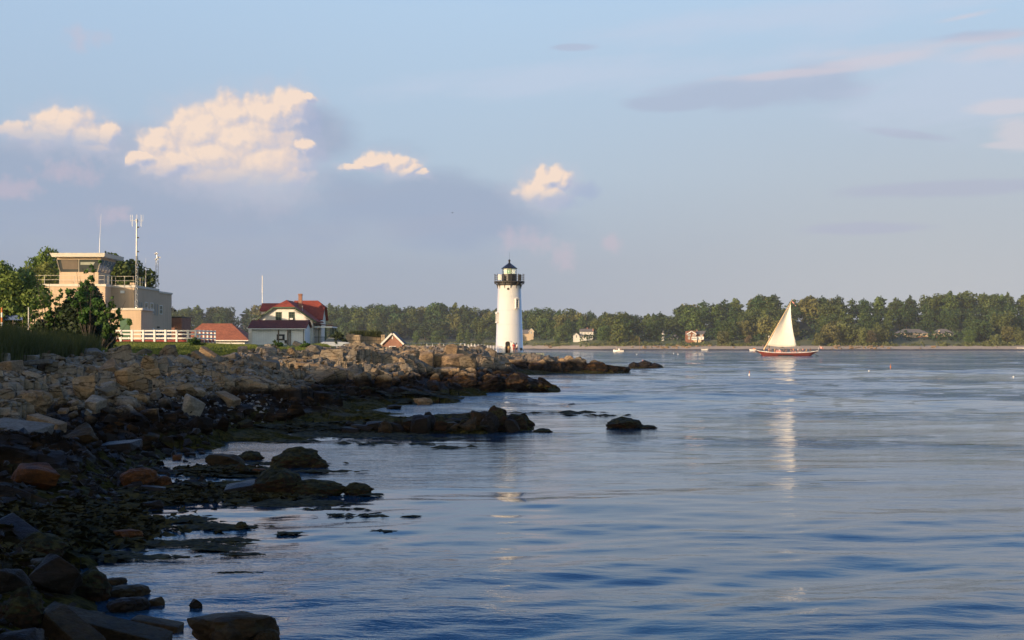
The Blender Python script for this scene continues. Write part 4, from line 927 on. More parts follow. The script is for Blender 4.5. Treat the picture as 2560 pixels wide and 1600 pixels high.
for s in range(5): proto(('broad', s), 'broad', 17, 19, 2600, .62, 100+s, M_FOL_DARK if s % 2 else M_FOL_MID, .0)
for s in range(3): proto(('pine', s), 'pine', 20, 13, 2200, .55, 120+s, M_FOL_DARK, .12)
for s in range(2): proto(('slim', s), 'slim', 14, 9, 1500, .5, 130+s, M_FOL_MID, .12)
for s in range(2): proto(('olive', s), 'broad', 11, 12, 1900, .5, 140+s, M_FOL_OLIVE, .0)
proto(('tan', 0), 'broad', 12, 10, 900, .42, 150, M_FOL_TAN, .15)
FZ = ((440, "right of the brick outbuilding"), (520, "above the white fence"), (610, "above the hip-roofed building"), (790, "behind the red-roofed house"), (880, "above the stone wall"), (960, "above the brick hut"),
      (1080, "above the metal railing"), (1180, "above the footbridge posts"), (1250, "left beside the lighthouse"), (1340, "right beside the lighthouse"), (1430, "left of the white far house"), (1500, "behind the white far house"),
      (1600, "right of the white far house"), (1700, "above the turreted house"), (1790, "above the shingled house"), (1890, "just left of the sail"), (1990, "behind the sail"), (2080, "just right of the sail"),
      (2230, "left of the ranch houses"), (2330, "above the longer ranch house"), (2420, "above the shorter ranch house"), (2500, "right of the ranch houses"), (9999, "by the photo's right edge"))
def fzone(px):
    for lim, t in FZ:
        if px < lim: return t
KN = {'broad': ("broadleaf_tree", "round-crowned green tree"), 'pine': ("pine_tree", "dark layered pine tree"), 'slim': ("broadleaf_tree", "slender green tree"), 'olive': ("broadleaf_tree", "low olive-green tree"), 'tan': ("bare_tree", "sparse tan-brown tree")}
HOUSES_PX = [(1330, 40), (1458, 62), (1745, 62), (2275, 100), (2365, 90), (1672, 46)]
nt = 0
rows = [(44, 46, .62), (66, 52, .8), (96, 50, .95), (135, 52, 1.0), (178, 44, 1.0), (205, 36, 1.05)]
for ri, (t0, step, hs) in enumerate(rows):
    px = 372 + rng.random()*step
    while px < 2600:
        t = t0+rng.uniform(-10, 10); x = px+rng.uniform(-10, 10); px += step*rng.uniform(.8, 1.22)*(1.12 if ri < 2 else 1.0)
        if ri <= 2 and any(abs(x-h) < w*.6 for h, w in HOUSES_PX): continue
        if ri <= 4 and abs(x-616) < 15: continue
        if 1985 < x < 2042 and ri <= 3: continue
        u = rng.random()
        kd = 'broad' if u < .55 else ('pine' if u < .78 else ('slim' if u < .9 else 'olive'))
        if ri == 0: kd = rng.choice(('olive', 'slim', 'olive', 'broad', 'tan')) if x > 1200 else rng.choice(('broad', 'olive', 'slim'))
        if ri == 1 and x > 2050 and u > .6: kd = rng.choice(('olive', 'tan'))
        if ri >= 4 and 1690 < x < 2260 and u < .38: kd = 'pine'
        kk = [k for k in TP if k[0] == kd]; key = rng.choice(kk); loc = far(x, t); H0 = {'broad': 17, 'pine': 20, 'slim': 14, 'olive': 11, 'tan': 12}[kd]
        if ri >= 4: Ht = (CAMZ+(860-np.interp(x, TOP_PX, TOP_PY)-rng.uniform(-8, 3))*loc[1]/F)-loc[2]; Ht = min(25, max(12, Ht))
        else: Ht = {0: 9, 1: 13, 2: 16, 3: 17}[ri]*rng.uniform(.75, 1.2)
        if x < 1250: Ht *= 1.05
        s = Ht/H0; rowt = ("low by the shore", "second from the shore", "halfway up", "in upper mid wood", "on the skyline", "topmost on the skyline")[ri]
        sx = s*rng.uniform(.9, 1.25) if kd == 'broad' else s*rng.uniform(.9, 1.1)
        put_tree(key, KN[kd][0], "%s %s %s" % (KN[kd][1], rowt, fzone(x)), "tree", "far trees "+rowt+", "+fzone(x)+", "+kd, (loc[0], loc[1], loc[2]-.4), sx, rng.uniform(0, 6.28), s); nt += 1
# special single trees
put_tree(('slim', 0), "broadleaf_tree", "cone-shaped bright green tree standing alone right of the white far house", "tree", None, far(1548, 36), 1.5, 1, 1.35)
for k, (x, t, s) in enumerate(((2075, 40, 1.25), (2115, 44, 1.35), (2160, 38, 1.05), (2050, 34, .8), (2195, 44, 1.1))):
    put_tree(('olive', k % 2), "broadleaf_tree", ("warm-lit olive tree", "tall warm-lit olive tree", "spreading warm-lit olive tree", "small olive tree at the clearing's edge", "rounded olive tree")[k]+" on the point right of the sailboat", "tree", "olive trees on the point", far(x, t), s, k, s)
# undergrowth along the far shore: one uncountable strip
lob = []
for _ in range(520):
    x = rng.uniform(350, 2620); t = rng.uniform(30, 44)
    if 1985 < x < 2042 or any(abs(x-h) < w*.5 for h, w in HOUSES_PX) and t > 34: continue
    l = far(x, t); s = rng.uniform(1.2, 2.8); lob.append((l[0], l[1], l[2]+.3, s*1.7, s, s*rng.uniform(.7, 1.2)))
o = link("undergrowth", leaf_mesh("undergrowth", lob, 30000, .55, M_FOL_OLIVE, 5), None); tag(o, "olive shore scrub along the far beach", "undergrowth", kind="stuff")
lob = []
for _ in range(700):
    x = rng.uniform(350, 2620); t = rng.uniform(58, 190); l = far(x, t); s = rng.uniform(3, 5); lob.append((l[0], l[1], l[2]+(1 if t < 140 else 6), s*1.9, s, s*(.9 if t < 140 else 1.3)))
o = link("woodland_understorey", leaf_mesh("woodland_understorey", lob, 42000, .9, M_FOL_DARK, 6), None); tag(o, "dark understorey of the far wood", "undergrowth", kind="stuff")
# rocks on the far beach
for k in range(60):
    x = rng.choice((rng.gauss(1690, 60), rng.gauss(2150, 70), rng.uniform(1300, 2560))); l = far(x, rng.uniform(8, 30)); s = rng.uniform(1.0, 2.6)
    o = bpy.data.objects.new("shore_rock", PR['chunk'][k % 6]); COL.objects.link(o); o.location = (l[0], l[1], l[2]+.2*s); o.scale = (s*1.5, s, s*.7); o.rotation_euler = (0, 0, k)
    o.material_slots[0].link = 'OBJECT'; o.material_slots[0].material = M_TANR
    tag(o, "sunlit tan rock on the far beach "+fzone(x), "rock", "rocks on the far beach "+fzone(x), "thing")

# near trees -----------------------------------------------------------
NP = {}
TP[('near', 0)] = tree_mesh('broad', 9, 8, 9000, .2, 201, M_FOL_NEAR, M_BARK, .1); TP[('near', 1)] = tree_mesh('broad', 10, 9, 11000, .2, 202, foliage("foliage_birch", (.085, .115, .025), (.18, .21, .045), .8, .3), M_BARK, .15)
TP[('near', 2)] = tree_mesh('broad', 12, 10, 6000, .35, 203, M_FOL_NEAR, M_BARK, .05)
for k in range(3): TP[('near', k)][1].materials.append(M_BARK)
def near_tree(key, px, pybase, Y, Hpx, H0, name, label, group=None, rz=0.0, wide=1.0):
    s = Hpx*Y/F/H0; return put_tree(key, name, label, "tree", group, (X_at(px, Y), Y, Z_at(pybase, Y)), s*wide, rz, s)
near_tree(('near', 1), 30, 860, 150, 205, 10, "broadleaf_tree", "large birch-like tree at the left edge, warm olive leaves", rz=1)
near_tree(('near', 1), -45, 860, 155, 215, 10, "broadleaf_tree", "big leafy tree mostly cut off by the left edge", rz=2.4)
near_tree(('near', 1), 90, 862, 205, 205, 10, "broadleaf_tree", "smaller tree between the left birch and the tan building", rz=4, wide=.8)
near_tree(('near', 0), 122, 840, 225, 220, 9, "broadleaf_tree", "feathery tree showing left of the control cab", rz=2, wide=.7)
near_tree(('near', 0), 305, 850, 211, 218, 9, "broadleaf_tree", "bright green tree rising behind the control tower roof terrace", rz=.6, wide=.95)
near_tree(('near', 0), 341, 850, 214, 170, 9, "broadleaf_tree", "lower right companion of the green tree behind the control tower", rz=3.6, wide=.6)
# trees out of frame on the left bank: the low sun comes between and over them
for k, (x, y, h) in enumerate([(-34, -22, 12), (-38, -8, 12.5), (-43, 5, 13), (-47, 16, 13), (-51, 27, 13), (-55, 38, 13), (-60, 48, 13), (-65, 57, 12.5), (-71, 66, 12.5), (-77, 75, 12), (-48, 2, 12.5), (-54, 20, 13), (-60, 34, 13), (-66, 47, 13), (-72, 58, 12.5), (-79, 68, 12), (-44, -16, 12), (-28, -34, 12), (-20, -30, 11), (-57, 29, 14), (-63, 40, 14), (-53, 9, 13.5), (-70, 52, 13.5), (-56, 22, 14), (-49, -8, 13)]):
    put_tree(('near', 2), "broadleaf_tree", "leafy tree on the bank outside the left of the photo", "tree", "trees on the bank beside the camera", (x, y, 2.8), h/12*1.1, k*1.3, h/12)

# dark bush clump on the grass edge, and tall grass
BX, BY = 190, 112
lob = []; mb = MB(); r_ = random.Random(5); sB = BY/F
def bl(px, py, w, h, d=1.2): p_ = at(px, py, BY); lob.append((p_.x-X_at(BX, BY), rng.uniform(-d, d), p_.z-Z_at(872, BY), w*sB, w*sB, h*sB))
for a in ((170, 800, 38, 34), (200, 790, 42, 50), (230, 800, 34, 40), (150, 830, 44, 34), (205, 830, 55, 40), (250, 840, 34, 28), (120, 820, 34, 22), (235, 760, 24, 30), (215, 740, 24, 30), (180, 765, 26, 26), (110, 850, 40, 22), (150, 862, 60, 16), (240, 862, 46, 14)): bl(*a)
bush = thing("juniper_bush", "big dark evergreen bush on the grass before the tan building", "bush", (X_at(BX, BY), BY, Z_at(872, BY)))
o = link("crown", leaf_mesh("crown", lob, 26000, .15, M_FOL_JUN, 8, fill=.8), M_FOL_JUN, bush)
for a in lob: mb.tube((0, 0, -.3), a[:3], .09, .02, 5)
mb.build("trunk", M_BARK, bush)
def shoot_tree(name, label, px, pybase, Y, tips, seed, leafm, n=1500, leaf=.11):
    r = random.Random(seed); root = thing(name, label, "shrub", (X_at(px, Y), Y, Z_at(pybase, Y))); mb = MB(); lobs = []
    for (tx, ty, rad) in tips:
        e = at(tx, ty, Y)-Vector(root.location); e.y = r.uniform(-.8, .8); mid = e*.5+Vector((0, 0, -.1*e.z)); mb.path([(0, 0, -.3), mid, e], [.05, .03, .01], 5)
        for _ in range(5):
            t = r.uniform(.55, 1.0); q_ = mid.lerp(e, (t-.5)*2) if t > .5 else mid*t*2; s = rad*Y/F*r.uniform(.35, .7)
            q2 = q_+Vector((r.uniform(-1, 1)*rad*Y/F, r.uniform(-.5, .5), r.uniform(-.6, .8)*rad*Y/F)); mb.tube(q_, q2, .014, .006, 4); lobs.append((q2.x, q2.y, q2.z, s, s, s*.8))
    link("crown", leaf_mesh("crown", lobs, n, leaf, leafm, seed, fill=.9), leafm, root); mb.build("trunk", M_BARK, root); return root
shoot_tree("leafy_shrub", "taller leafy shrub reaching up past the control cab window", 222, 872, 110, [(200, 690, 16), (232, 670, 16), (236, 690, 18), (216, 700, 18), (240, 720, 16), (228, 735, 20), (205, 740, 18), (255, 735, 12), (185, 725, 14), (238, 655, 9), (190, 680, 8)], 9, M_FOL_NEAR, 2600)
shoot_tree("leafy_shrub", "shrub with thin leafy sprays spreading before the green door", 250, 875, 109, [(290, 765, 14), (312, 752, 8), (300, 775, 14), (282, 800, 16), (275, 820, 16), (325, 803, 10), (298, 808, 12), (268, 780, 14), (262, 750, 10), (290, 740, 7)], 10, M_FOL_NEAR, 1800)
shoot_tree("leafy_shrub", "half-bare twiggy shrub on the left flank of the dark bush", 130, 876, 111, [(85, 730, 12), (105, 715, 14), (120, 705, 12), (95, 690, 10), (135, 735, 14), (80, 760, 12), (110, 745, 14), (150, 720, 10), (125, 760, 16), (90, 780, 14), (70, 800, 12), (140, 775, 16)], 12, M_FOL_NEAR, 1500)
shoot_tree("leafy_shrub", "low bright green shrub at the end of the white fence", 490, 868, 138, [(478, 848, 9), (488, 845, 9), (498, 850, 8), (505, 855, 7), (485, 856, 10), (495, 858, 9)], 14, M_FOL_NEAR, 1300, .09)
shoot_tree("leafy_shrub", "green shrub against the garage wing wall", 690, 872, 150, [(680, 858, 8), (688, 853, 8), (696, 858, 8), (702, 862, 7), (684, 863, 8)], 15, M_FOL_NEAR, 900, .09)
shoot_tree("leafy_shrub", "small green shrub among pale stones by the house corner", 762, 872, 150, [(755, 862, 6), (764, 858, 6), (770, 862, 6), (760, 866, 6)], 16, M_FOL_NEAR, 600, .09)
shoot_tree("leafy_shrub", "dark green shrub between the porch and the stone wall", 848, 866, 205, [(836, 842, 9), (846, 836, 10), (856, 838, 9), (842, 850, 10), (856, 850, 10), (864, 852, 7), (834, 852, 7)], 17, M_FOL_JUN, 2600, .13)
def grass(name, label, spots, hgt, col, w=.012):
    V = []; Fs = []; off = 0
    for (x, y, z, s) in spots:
        for _ in range(3):
            a = rng.uniform(0, 6.28); h = hgt*s*rng.uniform(.5, 1.2); dx_, dy_ = rng.gauss(0, .18)*h, rng.gauss(0, .18)*h; ww = w*rng.uniform(.7, 1.6)
            c_, s_ = math.cos(a)*ww, math.sin(a)*ww; ox, oy = x+rng.gauss(0, .08), y+rng.gauss(0, .08)
            V += [(ox-c_, oy-s_, z-.1), (ox+c_, oy+s_, z-.1), (ox+dx_*.4+c_*.8, oy+dy_*.4+s_*.8, z+h*.6), (ox+dx_*.4-c_*.8, oy+dy_*.4-s_*.8, z+h*.6), (ox+dx_+c_*.15, oy+dy_, z+h), (ox+dx_-c_*.15, oy+dy_, z+h)]
            Fs += [(off, off+1, off+2, off+3), (off+3, off+2, off+4, off+5)]; off += 6
    o = link(name, np_mesh(name, np.array(V), np.array(Fs), col), None); tag(o, label, "grass", kind="stuff"); return o
M_GRASS = foliage("grass_blades", (.022, .04, .009), (.06, .075, .018), .6, .2)
sp = []
for _ in range(9500):
    Y = rng.uniform(64, 104); px = rng.uniform(-60, 245)
    if Y < CREST(px)-1: continue
    X = (px-1280)*Y/F; sp.append((X, Y, float(base_h(X, Y)), 1.0+.3*math.sin(X*.9)))
grass("tall_grass", "tall dark green grass behind the pale slabs at the left", sp, 1.15, M_GRASS, .016)
sp = []
for _ in range(9000):
    px = rng.uniform(240, 840); c_ = float(CREST(px)); Y = c_+abs(rng.gauss(0, 7))-1.5; X = (px-1280)*Y/F; sp.append((X, Y, 0.0, .5+.7*max(0, math.sin(px*.045)*math.sin(px*.013+1))))
for _ in range(15000):
    px = rng.uniform(200, 640); Y = rng.uniform(float(CREST(px))+2, 172); X = (px-1280)*Y/F; sp.append((X, Y, 0.0, .28))
_z = base_h(np.array([a[0] for a in sp]), np.array([a[1] for a in sp]))
sp = [(a[0], a[1], float(z_), a[3]) for a, z_ in zip(sp, _z)]
M_GRASS2 = foliage("lawn_blades", (.06, .09, .015), (.16, .17, .035), .3, .25)
grass("grass", "green grass along the top of the rocky bank", sp, .5, M_GRASS2, .03)

# ------------------------------------------------------------------ built things: shared materials
M_WHITE = plain("white_paint", (.70, .67, .63), .45, .06, 1.2, bmp=.004)
M_WHITE2 = plain("white_trim_paint", (.74, .74, .72), .5, .08, 2)
M_BLACKP = plain("black_paint", (.012, .012, .014), .35, .3, 3)
M_DARKMETAL = plain("weathered_dark_iron", (.035, .03, .025), .6, .4, 4)
M_METAL = plain("galvanized_metal", (.42, .42, .41), .4, .15, 3, metal=.4)
M_GREY = plain("grey_concrete", (.30, .285, .25), .9, .2, 1.2, bmp=.01)
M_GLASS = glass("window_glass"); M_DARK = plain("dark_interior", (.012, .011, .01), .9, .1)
M_GREENP = plain("green_trim_paint", (.055, .085, .045), .5, .15)
M_GREEND = plain("green_door_paint", (.035, .10, .05), .5, .1)
M_WOODT = plain("weathered_timber", (.16, .12, .085), .85, .3, 3, bmp=.02)
M_REDSH = shingle("red_shingles", (.28, .05, .028)); M_REDSH2 = shingle("dark_red_shingles", (.13, .03, .018)); M_RUSSET = shingle("russet_shingles", (.36, .12, .06)); M_GREYSH = shingle("grey_shingles", (.16, .15, .14))
M_BRICK = brick("red_brick", (.32, .10, .055), (.24, .07, .04), (.3, .22, .17), .22, .075)
M_REDP = plain("red_paint", (.22, .02, .012), .5, .2)

def window(parent, x0, x1, z0, z1, y, fm=None, cols=1, rows=2, fw=.07, axis='y', out=-1, depth=.06, gm=None, name="window"):
    """a framed window on a wall facing -y (axis y) or facing +x (axis x); window > pane"""
    fm = fm or M_WHITE2; gm = gm or M_GLASS; mb = MB(); gb = MB()
    def B(m_, a0, a1, b0, b1, d0, d1):
        if axis == 'y': m_.box(a0, a1, min(y+out*d0, y+out*d1), max(y+out*d0, y+out*d1), b0, b1)
        else: m_.box(min(y-out*d0, y-out*d1), max(y-out*d0, y-out*d1), a0, a1, b0, b1)
    B(mb, x0-fw, x0, z0-fw, z1+fw, -.02, depth); B(mb, x1, x1+fw, z0-fw, z1+fw, -.02, depth)
    B(mb, x0, x1, z1, z1+fw, -.02, depth); B(mb, x0, x1, z0-fw, z0, -.02, depth)
    for i in range(1, cols): c = x0+(x1-x0)*i/cols; B(mb, c-fw*.25, c+fw*.25, z0, z1, -.02, depth*.7)
    for i in range(1, rows): c = z0+(z1-z0)*i/rows; B(mb, x0, x1, c-fw*.3, c+fw*.3, -.02, depth*.6)
    w_ = mb.build(name, fm, parent); B(gb, x0, x1, z0, z1, -.02, .012); gb.build("pane", gm, w_)
    return w_
def slab_part(name, pts, t, m_, parent): return MB().slab(pts, t).build(name, m_, parent)

# ------------------------------------------------------------------ lighthouse
LY = 243.0; LX = X_at(1273.4, LY); s = LY/F
lh = thing("lighthouse", "tall white conical lighthouse with black lantern and gallery on the rocky point", "lighthouse", (LX, LY, 2.5))
Ht = 11.75; R0, R1 = 2.37, 1.96
m, q = mat("lighthouse_enamel"); c = objco(q); ss = q.sep(c)
seam = q.m('ABSOLUTE', q.m('SUBTRACT', q.m('FRACT', q.m('DIVIDE', q.m('ADD', ss[2], .05), 2.42)), .5)); sm_ = q.sm(seam, .494, .5)
nz = q.lin(q.noise(q.v('MULTIPLY', c, (1, 1, .25)), 1.6, 5, .6), .3, .7, .95, 1.03)
q.put(q.bsdf.inputs['Base Color'], q.mix(1.0, (.74, .71, .66, 1), q.xyz(nz, nz, nz), 'MULTIPLY')); q.bsdf.inputs['Roughness'].default_value = .35; q.bsdf.inputs['Coat Weight'].default_value = 1.0; q.bsdf.inputs['Coat Roughness'].default_value = .26
bump(q, q.m('MULTIPLY', sm_, 1.0), .03); M_ENAMEL = m
prof = [(R0+.05, 0), (R0+.02, .15), (R0-.005, .16), (R1, Ht)]
MB().lathe(prof, 96).build("tower_wall", M_ENAMEL, lh, True)
mb = MB(); mb.lathe([(R1+.02, 11.45), (R1+.08, 11.6), (R1+.08, 11.9), (2.6, 12.02), (2.62, 12.16), (2.55, 12.2), (1.25, 12.2)], 32, cap=False)
gal = mb.build("gallery_deck", M_DARKMETAL, lh)
for k in range(12):
    a = k*math.pi/6+.12; cx, cy = math.cos(a), math.sin(a); mb = MB()
    for t in range(5):
        u0, u1 = t/5, (t+1)/5; f = lambda u: (R1+.02+.6*u, 11.0+1.0*u**.45)
        (r0, z0), (r1, z1) = f(u0), f(u1); mb.tube((r0*cx, r0*cy, z0), (r1*cx, r1*cy, z1), .055, .055, 5)
    mb.tube(((R1+.05)*cx, (R1+.05)*cy, 10.95), ((R1+.05)*cx, (R1+.05)*cy, 12.0), .05, .05, 5); mb.tube((2.5*cx, 2.5*cy, 11.7), (2.5*cx, 2.5*cy, 12.05), .06, .06, 5)
    mb.build("bracket", M_DARKMETAL, lh)
for k in range(12):
    a = k*math.pi/6+.12; MB().tube((2.52*math.cos(a), 2.52*math.sin(a), 12.18), (2.52*math.cos(a), 2.52*math.sin(a), 13.35), .045, .045, 6).ball((2.52*math.cos(a), 2.52*math.sin(a), 13.38), .08, 6, 4).build("railing_post", M_DARKMETAL, lh)
for z in (12.55, 12.85, 13.15):
    mb = MB()
    for k in range(36):
        a, b = k*math.pi/18, (k+1)*math.pi/18; mb.tube((2.52*math.cos(a), 2.52*math.sin(a), z), (2.52*math.cos(b), 2.52*math.sin(b), z), .028, .028, 4)
    mb.build("railing", M_DARKMETAL, lh)
MB().lathe([(1.28, 12.18), (1.28, 13.3), (1.33, 13.33), (1.33, 13.42), (1.22, 13.44)], 32, cap=True).build("lantern_base", M_BLACKP, lh)
# lantern room: ten panes with thin black bars and the green lens inside
m, q = mat("lantern_glass"); gl = q.n('ShaderNodeBsdfTransparent'); gs = q.n('ShaderNodeBsdfGlossy'); gs.inputs[1].default_value = .05; mx_ = q.n('ShaderNodeMixShader'); mx_.inputs[0].default_value = .35
out = [n for n in m.node_tree.nodes if n.type == 'OUTPUT_MATERIAL'][0]; gs.inputs[0].default_value = (.9, .95, .9, 1)
m.node_tree.links.new(gl.outputs[0], mx_.inputs[1]); m.node_tree.links.new(gs.outputs[0], mx_.inputs[2]); m.node_tree.links.new(mx_.outputs[0], out.inputs[0]); M_LGLASS = m
lant = MB().lathe([(1.2, 13.44), (1.2, 14.38)], 10, cap=False).build("lantern_glazing", M_LGLASS, lh)
mb = MB()
for k in range(10):
    a = k*2*math.pi/10; mb.tube((1.21*math.cos(a), 1.21*math.sin(a), 13.42), (1.21*math.cos(a), 1.21*math.sin(a), 14.4), .035, .035, 5)
mb.build("glazing_bars", M_BLACKP, lant)
M_LENS = plain("green_lens", (.02, .30, .20), .15, .3, 3, spec=.9)
MB().lathe([(.1, 13.3), (.32, 13.4), (.40, 13.65), (.42, 13.9), (.38, 14.15), (.25, 14.35)], 16).build("lens", M_LENS, lh, True)
MB().lathe([(.95, 13.43), (.95, 13.5)], 16).build("lantern_floor", M_WHITE, lh)
MB().lathe([(1.36, 14.36), (1.38, 14.44), (1.30, 14.48), (.9, 14.80), (.45, 15.12), (.24, 15.30), (.17, 15.36), (.14, 15.5), (.16, 15.62)], 20).build("lantern_roof", M_BLACKP, lh, False)
MB().ball((0, 0, 15.78), .2, 12, 8).build("ventilator_ball", M_BLACKP, lh, True)
MB().tube((0, 0, 15.9), (0, 0, 17.25), .018, .01, 5).build("lightning_rod", M_BLACKP, lh)
MB().box(-1.9, -1.28, -1.95, -1.55, 12.35, 13.3).build("white_cabinet", M_WHITE, lh, bevel=.03)
MB().box(1.45, 1.95, -1.6, -1.2, 12.25, 13.35).build("dark_equipment_case", M_BLACKP, lh, bevel=.03)
def on_tower(deg, z, r_add=0.0):
    a = R(deg); r = R0+(R1-R0)*z/Ht+r_add; return Matrix.Translation((r*math.sin(a), -r*math.cos(a), z)) @ Matrix.Rotation(a, 4, 'Z')
def tower_window(deg, z, w, h):
    mtx = on_tower(deg, z)
    def P(mb_, nm, m_, par, bevel=0):
        mb_.v = [tuple(mtx @ Vector(v)) for v in mb_.v]; return mb_.build(nm, m_, par, bevel=bevel)
    mb = MB(); mb.box(-w/2-.14, -w/2, -.2, .25, -.1, h+.05); mb.box(w/2, w/2+.14, -.2, .25, -.1, h+.05); mb.box(-w/2-.2, w/2+.2, -.28, .25, -.22, -.1)
    mb.box(-w/2-.2, w/2+.2, -.26, .25, h+.05, h+.17); mb.prism([(-w/2-.26, h+.17), (w/2+.26, h+.17), (0, h+.42)], -.28, .25)
    mb.box(-.025, .025, -.1, .1, 0, h); mb.box(-w/2, w/2, -.1, .1, h*.47, h*.53); mb.box(-w/2, w/2, -.095, .1, h*.23, h*.26); mb.box(-w/2, w/2, -.095, .1, h*.73, h*.76)
    f_ = P(mb, "window", M_WHITE, lh); P(MB().box(-w/2, w/2, -.05, .2, 0, h+.05), "pane", M_GLASS, f_)
tower_window(37.5, 7.75, .42, 1.25); tower_window(-66, 5.35, .42, 1.25)
mtx = on_tower(-6, 10.85); mb = MB(); mb.tube((0, -.06, 0), (0, .1, 0), .19, .19, 16); mb.v = [tuple(mtx @ Vector(v)) for v in mb.v]; mb.build("porthole", M_BLACKP, lh)
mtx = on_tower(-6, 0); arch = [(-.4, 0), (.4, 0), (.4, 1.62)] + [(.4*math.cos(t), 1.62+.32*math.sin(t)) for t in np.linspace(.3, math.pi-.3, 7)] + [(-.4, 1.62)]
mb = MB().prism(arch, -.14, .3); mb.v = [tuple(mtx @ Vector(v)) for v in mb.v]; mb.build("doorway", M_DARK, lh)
mb = MB(); mb.box(-.56, -.4, -.22, .3, 0, 1.62); mb.box(.4, .56, -.22, .3, 0, 1.62)
for k in range(8):
    t0, t1 = math.pi*k/8, math.pi*(k+1)/8; mb.prism([(.4*math.cos(t0), 1.62+.33*math.sin(t0)), (.56*math.cos(t0), 1.62+.47*math.sin(t0)), (.56*math.cos(t1), 1.62+.47*math.sin(t1)), (.4*math.cos(t1), 1.62+.33*math.sin(t1))], -.22, .3)
mb.v = [tuple(mtx @ Vector(v)) for v in mb.v]; mb.build("door_frame", M_WHITE, lh)
mb = MB().box(.42, .95, -.30, -.24, .02, 1.75); mb.v = [tuple(mtx @ Vector(v)) for v in mb.v]; dd = mb.build("door", M_WHITE, lh)
mb = MB().ball((.88, -.33, .9), .035, 6, 4); mb.v = [tuple(mtx @ Vector(v)) for v in mb.v]; mb.build("handle", M_BLACKP, dd)

m, q = mat("mossy_concrete"); p = gpos(q); z = q.sep(p)[2]
c = q.mix(q.sm(q.noise(q.v('MULTIPLY', p, (1, 1, 3)), 1.1, 6, .7), .4, .6), (.22, .21, .17, 1), (.30, .29, .26, 1)); c = q.mix(q.sm(q.noise(p, .6, 5, .7), .5, .62), c, (.10, .13, .09, 1))
q.put(q.bsdf.inputs['Base Color'], c); q.bsdf.inputs['Roughness'].default_value = .9; bump(q, q.noise(p, 6, 5, .7), .03); M_MOSSY = m
pf = thing("concrete_platform", "long mossy concrete platform under the lighthouse", "platform", (LX, LY, 1.6))
mb = MB().hexa([(-4.3, -3.4, 0), (5.9, -3.4, 0), (6.1, 3.6, 0), (-4.3, 3.6, 0)], [(-4.2, -3.3, .9), (5.9, -3.3, .9), (6.0, 3.5, .9), (-4.2, 3.5, .9)]); mb.build("wall", M_MOSSY, pf, bevel=.04)
MB().box(-2.0, 6.15, -3.55, -3.33, .1, .45).build("plinth_ledge", M_GREY, pf); MB().hexa([(-4.4, -4.3, -.9), (3.2, -4.3, -.9), (3.2, -3.0, -.9), (-4.4, -3.0, -.9)], [(-4.3, -3.8, .15), (3.0, -3.8, .15), (3.0, -3.0, .15), (-4.3, -3.0, .15)]).build("footing", M_GREY, pf)

# ------------------------------------------------------------------ footbridge and shore railing
fb = thing("footbridge", "narrow footbridge with pale upright posts leading to the lighthouse", "footbridge", (X_at(1165, 205), 205, Z_at(878, 205)))
P0 = Vector((0, 0, 0)); P1 = Vector((LX-2.0, LY-3.0, 2.52))-Vector(fb.location); dv = P1-P0; nv = Vector((dv.y, -dv.x, 0)).normalized()*.75
mb = MB(); mb.slab([P0-nv, P0+nv, P1+nv, P1-nv], .16); mb.build("deck", M_WOODT, fb)
for sgn in (-1, 1): MB().tube(P0+nv*sgn+Vector((0, 0, -.22)), P1+nv*sgn+Vector((0, 0, -.22)), .12, .12, 4).build("beam", M_DARKMETAL, fb)
for sgn in (-1, 1):
    for k in range(11):
        b = P0+dv*(k/10)+nv*sgn; MB().box(b.x-.055, b.x+.055, b.y-.055, b.y+.055, b.z, b.z+1.12).build("post", M_WHITE, fb)
    for z in (.55, 1.08): MB().tube(P0+nv*sgn+Vector((0, 0, z)), P1+nv*sgn+Vector((0, 0, z)), .025, .025, 4).build("rail", M_METAL, fb)
MB().box(-1.2, .6, -.4, .4, -1.8, -.3).build("abutment", M_GREY, fb)
mb = MB(); mb.box(P1.x-1.2, P1.x+.8, P1.y-1.5, P1.y-.8, -2.4, P1.z-.2); mb.build("pier", M_GREY, fb)
rl = thing("metal_railing", "grey tubular railing from the brick hut to the footbridge", "railing", (X_at(1010, 196), 196, Z_at(876, 196)))
e = at(1163, 876, 206)-Vector(rl.location)
for k in range(12):
    b = e*(k/11); MB().tube(b-Vector((0, 0, .5)), b+Vector((0, 0, 1.02)), .035, .035, 6).build("post", M_METAL, rl)
for z in (.5, 1.0): MB().tube(Vector((0, 0, z)), e+Vector((0, 0, z)), .03, .03, 6).build("rail", M_METAL, rl)

